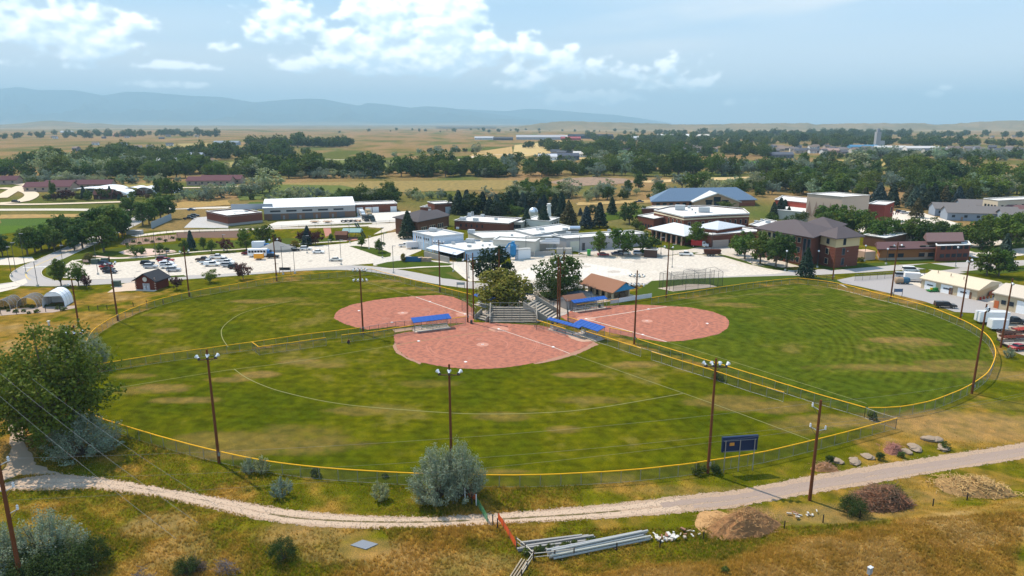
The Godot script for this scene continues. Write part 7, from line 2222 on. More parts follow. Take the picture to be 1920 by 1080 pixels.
# ---------- foreground and small things ----------
func heap(called: String, label: String, cat: String, at: Vector3, rx: float, rz: float, h: float, mt: Material, seed_: int, chips: Material = null, chip := .25, n := 0) -> Node3D:
	var t := thing(called, label, cat, at, seed_ * .7)
	var f := FastNoiseLite.new()
	f.seed = seed_
	f.frequency = .5
	var R := 9
	var A := 22
	var P := []
	for i in R + 1:
		for j in A:
			var u := float(i) / R
			var a := TAU * j / A
			var e := 1.0 + .22 * f.get_noise_2d(cos(a) * 2.5, sin(a) * 2.5)
			var y := h * (pow(cos(u * PI * .5), 1.2) * (1.0 + .45 * f.get_noise_3d(cos(a) * u * 4, 7, sin(a) * u * 4)) + .10 * f.get_noise_3d(cos(a) * u * 14, 3, sin(a) * u * 14) * (1.0 - u))
			P.append(Vector3(cos(a) * rx * u * e, maxf(y, 0.0) - .04, sin(a) * rz * u * e))
	var b := MB.new()
	for i in R:
		for j in A:
			var k := (j + 1) % A
			b.quad(P[i * A + j], P[i * A + k], P[(i + 1) * A + k], P[(i + 1) * A + j])
	part(t, "mound", b.mesh(), mt)
	if chips:
		var c := MB.new()
		var r := RandomNumberGenerator.new()
		r.seed = seed_
		for k in n:
			var p: Vector3 = P[r.randi() % P.size()] * Vector3(1.12, 1, 1.12) + Vector3(r.randfn() * .4, r.randf() * .12, r.randfn() * .4)
			var d := Vector3(r.randfn(), r.randfn() * .4, r.randfn()).normalized() * chip * r.randf_range(.5, 2.0)
			c.tube(p - d, p + d, chip * .16, chip * .1, 4, false)
		var o := part(t, "loose_pieces", c.mesh(), chips)
		o.set_meta("kind", "stuff")
	return t
func brush(label: String, at: Vector3, rx: float, h: float, cols: Array, seed_: int, n := 420):
	var t := thing("brush_pile", label, "brush pile", at)
	var r := RandomNumberGenerator.new()
	r.seed = seed_
	for c in cols.size():
		var b := MB.new()
		for k in n / cols.size():
			var a := r.randf() * TAU
			var q := sqrt(r.randf())
			var p := Vector3(cos(a) * rx * q, h * (1.0 - q * q) * r.randf() + .1, sin(a) * rx * .6 * q)
			var d := Vector3(r.randfn(), r.randfn() * .45 + .2, r.randfn() * .7).normalized() * r.randf_range(.4, 1.1)
			b.tube(p - d, p + d, .035, .012, 4, false)
			b.tube(p, p + d * .5 + Vector3(r.randfn(), r.randfn(), r.randfn()) * .3, .02, .008, 4, false)
		var o := part(t, "branches", b.mesh(), mat(cols[c][0], cols[c][1], cols[c][2], .95))
		o.set_meta("kind", "stuff")
	return t
func lump(label: String, at: Vector3, s: float, seed_: int, mt: Material):
	var b := MB.new()
	var f := FastNoiseLite.new()
	f.seed = seed_
	f.frequency = .9
	var P := []
	for i in 7:
		for j in 10:
			var th := PI * i / 6.0
			var ph := TAU * j / 10.0
			var d := Vector3(sin(th) * cos(ph), cos(th), sin(th) * sin(ph))
			P.append(d * s * Vector3(1.5, .42, 1.0) * (1.0 + .5 * f.get_noise_3dv(d * 1.6)))
	for i in 6:
		for j in 10:
			var k := (j + 1) % 10
			b.quad(P[i * 10 + j], P[i * 10 + k], P[(i + 1) * 10 + k], P[(i + 1) * 10 + j])
	solo("stone_heap", b.mesh(), mt, label, "stone", at + Vector3(0, s * .25, 0), seed_ * 1.3)
func make_foreground():
	# scoreboard seen from behind
	var a := g(1356, 885)
	var b := g(1410, 881)
	var t := thing("scoreboard", "dark blue scoreboard on three steel posts behind the outfield fence", "scoreboard", a, yaw_of(b - a))
	var L := a.distance_to(b)
	var top := hgt(a, 820)
	var low := hgt(a, 848)
	var navy := mat(.010, .022, .062, .5)
	for k in 3:
		rod(t, "post", steel, Vector3(L * k / 2.0, -.1, .12), Vector3(L * k / 2.0, top - .5, .12), .075)
	bx(t, "panel", navy, Vector3(L * .5, (top + low) * .5, -.12), Vector3(L + 1.0, top - low, .3))
	bx(t, "top_box", mat(.014, .03, .08, .5), Vector3(L * .5, top - .25, -.1), Vector3(L + 1.05, .55, .4))
	bx(t, "frame_bar", mat(.16, .18, .21, .5), Vector3(L * .5, top - .6, .06), Vector3(L + .6, .08, .08))
	bx(t, "frame_bar", mat(.16, .18, .21, .5), Vector3(L * .5, low + .1, .06), Vector3(L + .6, .08, .08))
	bx(t, "orange_plate", mat(.48, .22, .04, .6), Vector3(L * .22, lerpf(low, top, .52), .06), Vector3(.75, .5, .05))
	# gate, safety fences and rails beside the track
	var orange := mat(.62, .11, .035, .8)
	for q in [[[[868, 926], [880, 933], [893, 940]], "orange plastic mesh fence running into the silvery shrub"], [[[934, 975], [945, 992], [956, 1010], [968, 1030]], "orange plastic mesh fence below the green gate"]]:
		var ln := gl(q[0])
		var o: Vector3 = ln[0]
		t = thing("safety_fence", q[1], "fence", o)
		var net := MB.new()
		for k in ln.size() - 1:
			var p0: Vector3 = ln[k] - o
			var p1: Vector3 = ln[k + 1] - o
			for i in 5:
				var u0 := p0.lerp(p1, i / 5.0)
				var u1 := p0.lerp(p1, (i + 1) / 5.0)
				var s0 := .12 * sin(i * 2.1 + k)
				var s1 := .12 * sin((i + 1) * 2.1 + k)
				net.quad(u0 + Vector3(0, .15, s0), u0 + Vector3(0, 1.15 + s0, s0 * .5), u1 + Vector3(0, 1.15 + s1, s1 * .5), u1 + Vector3(0, .15, s1))
		part(t, "mesh", net.mesh(), orange)
		for p in ln:
			rod(t, "post", mat(.14, .12, .10, .9), p - o, p - o + Vector3(0, 1.35, 0), .05)
	var gr := thing("field_gate", "green tubular field gate standing open across the dirt road", "gate", g(895, 950))
	var g0 := Vector3.ZERO
	var g1 := g(914, 981) - g(895, 950)
	var green := mat(.02, .15, .06, .5)
	for k in 5:
		var y := .25 + k * .27
		rod(gr, "rail", green, g0 + Vector3(0, y, 0), g1 + Vector3(0, y * .9, 0), .035)
	for u in [0.0, .33, .66, 1.0]:
		rod(gr, "upright", green, g0.lerp(g1, u) + Vector3(0, .2, 0), g0.lerp(g1, u) + Vector3(0, 1.35, 0), .04)
	for q in [[893, 948, 927, "white steel post at the gate's upper hinge", [.62, .62, .6]], [872, 940, 916, "thin white post beside the silvery shrub", [.6, .6, .58]], [924, 985, 965, "dark post with white cap left of the track", [.035, .035, .035]], [933, 993, 972, "dark post at the end of the orange fence", [.035, .035, .035]], [885, 946, 926, "dark post left of the green gate", [.035, .035, .035]]]:
		var p := g(q[0], q[1])
		var pb := MB.new()
		pb.tube(Vector3.ZERO, Vector3(0, hgt(p, q[2]), 0), .08, .08, 8)
		solo("gate_post", pb.mesh(), mat(q[4][0], q[4][1], q[4][2], .8), q[3], "post", p)
	for q in [[[[968, 1022], [985, 1036], [1000, 1050], [988, 1068], [978, 1085]], "pale pole rail fence below the orange mesh fence"], [[[1000, 1052], [1040, 1048], [1076, 1043]], "low rail fence in front of the stacked pipes"]]:
		var ln := []
		for p in q[0]:
			ln.append(gt(p[0], p[1]))
		t = thing("rail_fence", q[1], "fence", ln[0])
		for k in ln.size():
			rod(t, "post", mat(.07, .055, .045, .9), ln[k] - ln[0], ln[k] - ln[0] + Vector3(0, 1.2, 0), .08)
			if k:
				rod(t, "rail", mat(.42, .38, .32, .9), ln[k - 1] - ln[0] + Vector3(0, 1.05, 0), ln[k] - ln[0] + Vector3(0, 1.05, 0), .06)
				rod(t, "rail", mat(.36, .33, .28, .9), ln[k - 1] - ln[0] + Vector3(0, .55, 0), ln[k] - ln[0] + Vector3(0, .55, 0), .05)
	# row of short posts along the bank
	var n := 0
	for q in [[1156, 1033], [1237, 1026], [1319, 1013], [1392, 1003], [1470, 991], [1543, 980], [1612, 972], [1684, 959], [1749, 949], [1813, 938]]:
		var p := gt(q[0], q[1])
		var pb := MB.new()
		pb.tube(Vector3(0, -.1, 0), Vector3(.04 * sin(n * 2.0), 1.15, 0), .09, .08, 8)
		solo("fence_post", pb.mesh(), mat(.055, .045, .038, .95, "speck", .4), "short dark wooden post in the line along the grassy bank, %s from the pipes" % ["first", "second", "third", "fourth", "fifth", "sixth", "seventh", "eighth", "ninth", "tenth"][n], "post", p, 0, "short posts along the bank")
		n += 1
	# pipes and beams lying in the weeds
	var ps := thing("pipe_stack", "long stack of grey irrigation pipes on the ground", "pipe stack", g(1122, 1027), yaw_of(g(1212, 1008) - g(1032, 1045)))
	var PL := g(1212, 1008).distance_to(g(1032, 1045))
	for k in 11:
		var row := 0 if k < 5 else (1 if k < 9 else 2)
		var z: float = (k - [0, 5, 9][row]) * .34 + row * .17 - .7
		rod(ps, "pipe", mat(.40 + .03 * (k % 3), .40 + .03 * (k % 3), .40, .5, "speck", 1.0), Vector3(-PL * .5 + .3 * sin(k * 2.0), .3 + row * .30, z), Vector3(PL * .5 + .4 * sin(k * 3.3), .3 + row * .30, z + .15 * sin(k * 1.7)), .15)
	for k in 4:
		bx(ps, "bearer", mat(.12, .09, .06, .9), Vector3(-PL * .4 + k * PL * .27, .08, -.1), Vector3(.2, .16, 2.4))
	ps = thing("beam_stack", "weathered grey beams lying in weeds behind the pipe stack", "timber", g(1045, 1023), yaw_of(g(1112, 1012) - g(975, 1031)))
	for k in 8:
		bx(ps, "beam", mat(.30, .29, .275, .9, "speck", .8), Vector3(.5 * sin(k * 2.7), .15 + .22 * (k / 4), -1.0 + (k % 4) * .6), Vector3(9.0 + sin(k * 1.3), .2, .28), .04 * sin(k * 3.0))
	ps = thing("log_stack", "pale stripped poles lying at the bottom edge", "timber", gt(972, 1074), 1.15)
	for k in 4:
		rod(ps, "log", mat(.42, .34, .24, .9, "speck", .6), Vector3(-2.2, .12, k * .34 - .5), Vector3(2.4, .16, k * .36 - .6), .10)
	for k in 9:
		tre("shrub", 985 + k * 16 + 6 * sin(k * 2.0), 1040 - k * 2.6 + 4 * sin(k * 3.1), 1026 - k * 2.6, "tall green weed clump growing among the grey beams", 1.1, "weeds among the grey beams", "weed_clump", "weed")
	# dark steel plate
	var pl := MB.new()
	var c := g(683, 1022)
	pl.prism(rel([g(657, 1023), g(680, 1013), g(709, 1021), g(686, 1031)], c), .02, .10)
	solo("steel_plate", pl.mesh(), mat(.20, .22, .25, .5, "slab", 1.5), "flat grey steel plate lying in the dry grass", "plate", c)
	# heaps
	var chip := mat(.46, .27, .12, .95, "speck", .8)
	var chip_d := mat(.30, .155, .070, .95, "speck", .8)
	heap("mulch_heap", "large orange brown wood chip heap near the posts", "mulch heap", g(1395, 992), 5.4, 3.0, 2.6, chip_d, 5, chip, .2, 900)
	heap("mulch_heap", "flat spread of pale wood chips beside the large heap", "mulch heap", g(1345, 980), 3.6, 3.2, .35, chip, 6, chip, .16, 260)
	heap("mulch_heap", "broad tan straw and branch heap beside the dirt road at the right", "mulch heap", g(1838, 927), 6.2, 3.2, 2.1, mat(.30, .185, .08, .95, "speck", .8), 8, mat(.50, .33, .14, .95), .3, 900)
	heap("mulch_heap", "small brown mulch heap near the outfield fence", "mulch heap", g(1545, 879), 2.2, 1.2, 1.0, chip_d, 9, mat(.42, .25, .17, .95), .14, 160)
	heap("brush_heap", "small reddish brush heap between the pale stones", "brush heap", g(1675, 845), 1.9, 1.3, 1.1, mat(.26, .12, .09, .95, "speck", .6), 10, mat(.40, .19, .15, .95), .2, 200)
	brush("big tangle of cut brown branches beside the bank", g(1650, 946), 4.4, 3.2, [[.30, .14, .08], [.16, .11, .075], [.36, .20, .12]], 3, 1500)
	tre("near dark", 1598, 966, 926, "dead grey green juniper heap in front of the brown branches", 1.1, "", "cut_juniper", "shrub")
	tre("near dark", 1672, 940, 905, "dark cut juniper on top of the branch tangle", 1.1, "", "cut_juniper", "shrub")
	brush("thin dry bush on the lower left meadow", gt(365, 1070), 1.4, 1.6, [[.13, .10, .085]], 4, 130)
	tre("near dark", 350, 1078, 1040, "dark low bush beside the dry bush on the lower left meadow", 1.0, "", "shrub", "shrub")
	brush("leafless twiggy bush on the lower left meadow", gt(425, 1075), 1.3, 2.0, [[.16, .13, .12]], 5, 60)
	brush("leafless twiggy bush at the bottom edge", gt(268, 1085), 1.0, 1.6, [[.16, .13, .12]], 6, 40)
	var pale := mat(.36, .275, .20, .95, "soil", 1.0)
	n = 0
	for q in [[1603, 868, .8], [1627, 858, .75], [1600, 862, .55], [1715, 842, 1.0], [1742, 825, .95], [1768, 842, .9], [1567, 865, .8], [1757, 826, .8], [1700, 848, .7]]:
		lump("pale dirt and rubble lump above the dirt road, %s" % ["lowest, beside weeds", "between two weed clumps", "small one at the left", "long low one", "uppermost, large", "beside the uppermost weed clump", "nearest the mulch heap", "small beside the uppermost", "small beside the red brush heap"][n], g(q[0], q[1]), q[2], 20 + n, pale)
		n += 1
	var r := RandomNumberGenerator.new()
	r.seed = 5
	for q in [[1240, 1010, 26, "white and rusty rubble heap at the end of the pipes", .45], [1500, 968, 14, "small white rubble patch right of the large chip heap", .35], [1285, 1003, 8, "brown rubble beside the white heap", .35]]:
		t = thing("rubble_heap", q[3], "rubble", g(q[0], q[1]))
		for k in q[2]:
			var cc: Array = [[.46, .44, .40], [.36, .30, .24], [.24, .13, .09], [.50, .48, .44]][r.randi() % 4]
			bx(t, "slab", mat(cc[0], cc[1], cc[2], .9), Vector3(r.randfn() * 1.3, .12 + absf(r.randfn()) * .25, r.randfn() * .6), Vector3(r.randf_range(.3, 1.3), r.randf_range(.1, .3), r.randf_range(.2, .6)) * q[4] * 1.6, r.randf() * 3.0)
	# box on a post at the bottom edge
	t = thing("meter_box", "small grey box on a post at the bottom edge", "box", gt(1628, 1092))
	rod(t, "post", mat(.10, .09, .08, .9), Vector3.ZERO, Vector3(0, 1.3, 0), .07)
	bx(t, "box", mat(.28, .30, .32, .5), Vector3(0, 1.5, 0), Vector3(.5, .8, .35), .5)
	bx(t, "lid", mat(.5, .52, .54, .5), Vector3(0, 1.93, .02), Vector3(.58, .06, .42), .5)
	t = thing("well_cap", "small white capped pipe on the left meadow", "pipe", g(92, 610))
	rod(t, "pipe", mat(.55, .53, .48, .8), Vector3.ZERO, Vector3(0, 1.1, 0), .22)
	bx(t, "cap", mat(.62, .60, .55, .8), Vector3(0, 1.15, 0), Vector3(.6, .15, .6))
	# wooden posts and rails by the hoop gardens
	var ws := []
	for q in [[167, 582], [184, 581], [201, 580], [219, 578], [250, 574], [275, 571], [306, 570]]:
		ws.append(g(q[0], q[1]))
	t = thing("rail_fence", "dark wooden rail fence between the hoop tents and the outfield", "fence", ws[0])
	for k in ws.size():
		rod(t, "post", mat(.05, .04, .035, .9), ws[k] - ws[0], ws[k] - ws[0] + Vector3(0, 1.3, 0), .1)
		if k > 1 and k < 4:
			rod(t, "rail", mat(.06, .05, .04, .9), ws[k - 1] - ws[0] + Vector3(0, 1.1, 0), ws[k] - ws[0] + Vector3(0, 1.1, 0), .05)
	n = 0
	for q in [[2, 590], [31, 589], [86, 585], [113, 583]]:
		var pb := MB.new()
		pb.tube(Vector3.ZERO, Vector3(0, 1.6, 0), .09, .09, 7)
		solo("garden_post", pb.mesh(), mat(.05, .045, .04, .9), "dark garden post in front of the hoop tents, %s from the left" % ["first", "second", "third", "fourth"][n], "post", g(q[0], q[1]))
		n += 1
	make_hoops()
	make_cage()
	make_signs()
func hoop(label: String, a: Vector3, b: Vector3, h: float, deep: float, mt: Material, called: String, header := false):
	var t := thing(called, label, "hoop tent", a, yaw_of(b - a))
	var L := a.distance_to(b)
	var c := MB.new()
	var N := 14
	var arc := []
	for k in N + 1:
		var p := PI * k / N
		arc.append(Vector3(L * .5 - cos(p) * L * .5, pow(sin(p), .75) * h, 0))
	for k in N:
		for j in 4:
			var z0 := -deep * j / 4.0
			var z1 := -deep * (j + 1) / 4.0
			c.quad(arc[k] + Vector3(0, 0, z0), arc[k + 1] + Vector3(0, 0, z0), arc[k + 1] + Vector3(0, 0, z1), arc[k] + Vector3(0, 0, z1))
	part(t, "cover", c.mesh(), mt)
	for j in 4:
		var rb := MB.new()
		var pts := []
		for p in arc:
			pts.append(p + Vector3(0, .03, -deep * j / 3.0))
		rb.path(pts, .05, 5)
		part(t, "hoop", rb.mesh(), mat(.45, .46, .47, .5))
	if header:
		var e := MB.new()
		for k in range(3, N - 3):
			var y := arc[3].y as float
			e.quad(arc[k], arc[k + 1], Vector3(arc[k + 1].x, y, 0), Vector3(arc[k].x, y, 0))
		for k in N:
			e.quad(arc[k] + Vector3(0, 0, -deep), arc[k + 1] + Vector3(0, 0, -deep), Vector3(arc[k + 1].x, 0, -deep), Vector3(arc[k].x, 0, -deep))
		part(t, "end_panel", e.mesh(), mt)
	return t
func make_hoops():
	var white := mat(.80, .81, .83, .6)
	var net := StandardMaterial3D.new()
	net.albedo_color = Color(lin(.07, .075, .08), .72)
	net.transparency = BaseMaterial3D.TRANSPARENCY_ALPHA
	net.roughness = .9
	hoop("white plastic hoop tent at the vegetable plots", g(80, 577), g(122, 575), H(100, 576, 547), 6.0, white, "hoop_tent", true)
	hoop("larger grey netted hoop tunnel left of the white hoop tent", g(32, 579), g(70, 577), H(55, 578, 558), 6.0, net, "hoop_tunnel")
	hoop("small grey netted hoop tunnel at the left edge", g(-8, 581), g(20, 580), H(10, 580, 562), 6.0, net, "hoop_tunnel")
	var k := 0
	for q in [[88, 575], [100, 574], [112, 575], [40, 577], [52, 576], [62, 577], [2, 580], [12, 579], [30, 586], [55, 588], [45, 585], [70, 586], [15, 584], [108, 580], [120, 582]]:
		tre("shrub", q[0], q[1], q[1] - 5.5 - (k % 3), "low vegetable plant in the plots at the hoop tents", 1.3, "vegetable plants at the hoop tents", "vegetable_plant", "plant")
		k += 1
func make_cage():
	var p := g(1240, 541)
	var t := thing("batting_cage", "large netted batting cage on steel posts beside the right outfield", "batting cage", p)
	var base := [g(1236, 540) - p, g(1262, 546) - p, g(1354, 538) - p, g(1322, 531) - p]
	var hh := 5.0
	var tops := []
	for k in 4:
		for j in 5:
			var u := float(j) / 4.0
			var q: Vector3 = base[1].lerp(base[2], u) if k == 0 else (base[0].lerp(base[3], u) if k == 1 else (base[0].lerp(base[1], u) if k == 2 else base[3].lerp(base[2], u)))
			if (k >= 2 and (j == 0 or j == 4)):
				continue
			rod(t, "post", steel_dark, q, q + Vector3(0, hh * (1.0 if j % 2 == 0 else 1.05), 0), .06)
	var net := MB.new()
	var cab := MB.new()
	for j in 8:
		var u0 := j / 8.0
		var u1 := (j + 1) / 8.0
		for s in [[base[1], base[2]], [base[0], base[3]], [base[0].lerp(base[1], .5), base[3].lerp(base[2], .5)]]:
			var A: Vector3 = s[0].lerp(s[1], u0)
			var B: Vector3 = s[0].lerp(s[1], u1)
			var y0 := hh - .5 * absf(sin(u0 * PI * 3.0))
			var y1 := hh - .5 * absf(sin(u1 * PI * 3.0))
			net.quad(A, A + Vector3(0, y0, 0), B + Vector3(0, y1, 0), B)
			cab.tube(A + Vector3(0, y0, 0), B + Vector3(0, y1, 0), .03, .03, 4, false)
	net.quad(base[0] + Vector3(0, hh, 0), base[1] + Vector3(0, hh, 0), base[2] + Vector3(0, hh, 0), base[3] + Vector3(0, hh, 0))
	for k in 3:
		var A: Vector3 = base[0].lerp(base[3], k * .5) + Vector3(0, hh, 0)
		var B: Vector3 = base[1].lerp(base[2], k * .5) + Vector3(0, hh, 0)
		var C := (A + B) * .5 + Vector3(0, 1.1, 0)
		cab.tube(A, C, .05, .05, 5)
		cab.tube(B, C, .05, .05, 5)
	part(t, "netting", net.mesh(), link)
	part(t, "cable", cab.mesh(), steel_dark)
	sheet("cage_pad", gl([[1233, 541], [1290, 533], [1330, 534], [1345, 538], [1262, 547]]), mat(.56, .45, .36, .93, "speck", 2.0), .11)
func make_signs():
	for q in [[[535, 514], 501, 4.0, [.03, .03, .03], "black sign board on two posts between road and outfield"], [[864, 541], 529, 2.4, [.45, .47, .48], "grey sign board on two dark posts by the hub"], [[1683, 556], 541, 2.6, [.10, .16, .28], "blue sign board on two posts at the yard fence"], [[1568, 500], 493, 1.6, [.6, .6, .58], "white sign at the dormitory corner"], [[162, 497], 487, 2.2, [.45, .30, .24], "reddish information board at the lot's corner"]]:
		var p := g(q[0][0], q[0][1])
		var h := hgt(p, q[1])
		var t := thing("sign_board", q[4], "sign", p)
		for s in [-.5, .5]:
			rod(t, "post", steel_dark, Vector3(s * q[2], 0, 0), Vector3(s * q[2], h, 0), .08)
		bx(t, "board", mat(q[3][0], q[3][1], q[3][2], .6), Vector3(0, h * .78, .06), Vector3(q[2] * .92, h * .4, .08))
	for q in [[179, 495, "left green utility cabinet above the lot"], [198, 493, "right green utility cabinet above the lot"], [219, 537, "dark green utility box beside the brick utility house"]]:
		var t := thing("utility_cabinet", q[2], "cabinet", g(q[0], q[1]))
		bx(t, "case", mat(.06, .09, .07, .6), Vector3(0, .9, 0), Vector3(2.4, 1.8, 1.4))
		bx(t, "lid", mat(.08, .11, .09, .6), Vector3(0, 1.84, 0), Vector3(2.5, .08, 1.5))
		bx(t, "plinth", mat(.5, .46, .4), Vector3(0, .06, 0), Vector3(2.9, .12, 1.9))
	# park shelter and shed of the community garden
	var t := thing("picnic_shelter", "open picnic shelter with a teal gable roof in the garden", "shelter", g(645, 447))
	for x in [0.0, 7.0]:
		for z in [0.0, -5.0]:
			rod(t, "post", steel_dark, Vector3(x, 0, z), Vector3(x, 3.0, z), .12)
	hip_on(t, [Vector2(0, 0), Vector2(7, 0), Vector2(7, -5), Vector2(0, -5)], 3.0, 1.4, .8, mat(.16, .28, .27, .6), true)
	for k in 2:
		bx(t, "table", mat(.30, .27, .24), Vector3(2.0 + k * 3.0, .8, -2.5), Vector3(1.8, .1, .9))
		bx(t, "bench", mat(.30, .27, .24), Vector3(2.0 + k * 3.0, .45, -1.7), Vector3(1.8, .1, .3))
	t = thing("garden_shed", "small brown garden shed with a brown roof", "shed", g(629, 450))
	gable(t, 5.0, 4.0, 2.4, 1.2, mat(.13, .06, .04, .9), mat(.16, .08, .055, .9), .4)
	t = thing("slanted_panel", "dark green slanted panel on legs beside the picnic shelter", "panel", g(674, 444))
	var sp := MB.new()
	sp.box(Vector3(0, 3.2, 0), Vector3(.6, 7.6, .3), Basis(Vector3.BACK, .5))
	sp.box(Vector3(1.0, 3.2, 0), Vector3(.6, 7.6, .3), Basis(Vector3.BACK, .5))
	part(t, "panel", sp.mesh(), mat(.04, .08, .06, .7))
	rod(t, "leg", steel_dark, Vector3(-1.6, 0, .5), Vector3(-1.6, 6.0, .5), .08)
	var k := 0
	for i in 26:
		var u := i / 26.0
		var pb := MB.new()
		pb.tube(Vector3.ZERO, Vector3(0, 2.2, 0), .07, .07, 5)
		solo("vine_post", pb.mesh(), mat(.10, .075, .06, .9), "wooden vine post in the garden rows left of the blue spruce", "post", g(232 + 105 * u, 459 - 11 * u - 5 * (i % 3)), 0, "vine posts of the garden")
		if i % 3 == 0:
			tre("shrub", 238 + 105 * u, 460 - 10 * u - 4 * (i % 2), 454 - 10 * u - 4 * (i % 2), "low garden bush among the vine posts", 1.3, "garden bushes among the vine posts", "garden_bush", "bush")
	var fr := thing("culvert_box", "grey concrete box beside the roadside poplars", "box", g(253, 439))
	bx(fr, "block", mat(.36, .35, .34, .9), Vector3(0, .9, 0), Vector3(7.0, 1.8, 2.5))
	bx(fr, "slab", mat(.46, .44, .42, .9), Vector3(0, 1.85, 0), Vector3(7.3, .12, 2.8))

# ---------- meadow grass ----------
func tuft_mesh(seed_: int, n: int) -> ArrayMesh:
	var r := RandomNumberGenerator.new()
	r.seed = seed_
	var b := MB.new()
	b.tint = true
	for k in n:
		var a := r.randf() * TAU
		var o := Vector3(cos(a), 0, sin(a)) * r.randf() * .55
		var lean := Vector3(r.randfn() * .35, 1.0, r.randfn() * .35) * r.randf_range(.6, 1.2)
		var s := Vector3(-sin(a), 0, cos(a)) * .09
		var y := r.randf_range(.8, 1.25)
		b.col = Color(y, y, y)
		b.tri(o - s, o + s, o + lean)
	return b.mesh()
func make_grass():
	var m := StandardMaterial3D.new()
	m.vertex_color_use_as_albedo = true
	m.roughness = .9
	m.metallic_specular = .0
	m.backlight_enabled = true
	m.backlight = Color(1, 1, .8)
	m.cull_mode = BaseMaterial3D.CULL_DISABLED
	var road := PackedVector2Array()
	for p in gl([[-80, 911], [0, 906], [60, 891], [110, 886], [195, 894], [312, 913], [400, 928], [480, 943], [555, 955], [680, 965], [805, 967], [892, 962], [925, 960], [1050, 950], [1150, 943], [1250, 930], [1380, 917], [1521, 890], [1661, 867], [1802, 846], [1990, 818], [1990, 850], [1920, 862], [1767, 885], [1626, 911], [1485, 934], [1380, 953], [1275, 964], [1175, 972], [1050, 979], [940, 984], [830, 991], [705, 994], [580, 989], [480, 976], [375, 952], [275, 932], [175, 919], [0, 923], [-80, 932]]):
		road.append(Vector2(p.x, p.z))
	var plate := g(683, 1022)
	var branch := PackedVector2Array()
	for p in gl([[0, 905], [40, 890], [110, 889], [70, 870], [50, 840], [42, 800], [30, 760], [20, 740], [12, 745], [15, 790], [20, 840], [10, 880], [-40, 900]]):
		branch.append(Vector2(p.x, p.z))
	# loose stones on the track
	var sm := MB.new()
	sm.lathe(Vector3.ZERO, Vector3.UP, [Vector2(-.3, .5), Vector2(.2, .8), Vector2(.6, .45), Vector2(.7, 0)], 5)
	var sx := []
	while sx.size() < 5200:
		var z := -70.0 - 36.0 * rng.randf()
		var p := Vector2(rng.randf_range(-.9, .9) * -z, z)
		if Geometry2D.is_point_in_polygon(p, road):
			var s := rng.randf_range(.04, .13)
			sx.append(Transform3D(Basis(Vector3.UP, rng.randf() * TAU).scaled(Vector3(s, s * .7, s)), Vector3(p.x, .03, p.y)))
	var ms := MultiMesh.new()
	ms.transform_format = MultiMesh.TRANSFORM_3D
	ms.mesh = sm.mesh()
	ms.instance_count = sx.size()
	for i in sx.size():
		ms.set_instance_transform(i, sx[i])
	var mg := MultiMeshInstance3D.new()
	mg.multimesh = ms
	mg.material_override = mat(.40, .31, .23, .95)
	mg.name = "gravel"
	add_child(mg)
	tag(mg, "loose small stones scattered over the dirt road", "gravel", "", "stuff")
	var verge := Geometry2D.offset_polygon(road, -.55)
	if verge.size() > 0:
		road = verge[0]
	for v in 3:
		var xf := []
		var cs := []
		var tries := 0
		while xf.size() < 21000 and tries < 60000:
			tries += 1
			var z := -62.0 - 62.0 * pow(rng.randf(), 1.25)
			var x := rng.randf_range(-.98, .98) * -z * .86
			var p := Vector2(x, z)
			if Geometry2D.is_point_in_polygon(p, poly_b) or Geometry2D.is_point_in_polygon(p, poly_c) or Geometry2D.is_point_in_polygon(p, road) or (x < -50 and Geometry2D.is_point_in_polygon(p, branch)):
				continue
			if x > 10.0 and z < -80.0 and rng.randf() < .6:
				continue
			var c := land_color(x, z)
			var bare := dryness(x, z, 0.0)
			if rng.randf() < bare * .9 or p.distance_to(Vector2(plate.x, plate.z)) < 3.2:
				continue
			var tall := .16 + .24 * maxf(0.0, n1.get_noise_2d(x * 1.7 + 40, z * 1.7) + .4) + (.12 if z > -80.0 else 0.0)
			if x > 10.0 and z < -80.0:
				tall *= .55
			xf.append(Transform3D(Basis(Vector3.UP, rng.randf() * TAU).scaled(Vector3(tall * 1.1, tall * rng.randf_range(.7, 1.3), tall * 1.1)), Vector3(x, land(x, z) - .02, z)))
			var k := rng.randf_range(1.3, 1.95)
			cs.append(mixc(c, Color(.40, .23, .065), rng.randf() * rng.randf() * .9) * k)
		var mm := MultiMesh.new()
		mm.transform_format = MultiMesh.TRANSFORM_3D
		mm.use_colors = true
		mm.mesh = tuft_mesh(60 + v, 9)
		mm.instance_count = xf.size()
		for i in xf.size():
			mm.set_instance_transform(i, xf[i])
			mm.set_instance_color(i, cs[i])
		var mi := MultiMeshInstance3D.new()
		mi.multimesh = mm
		mi.material_override = m
		mi.name = numbered("meadow_grass")
		add_child(mi)
		tag(mi, "tall uneven meadow grass, green turning straw, round the dirt road", "grass", "", "stuff")
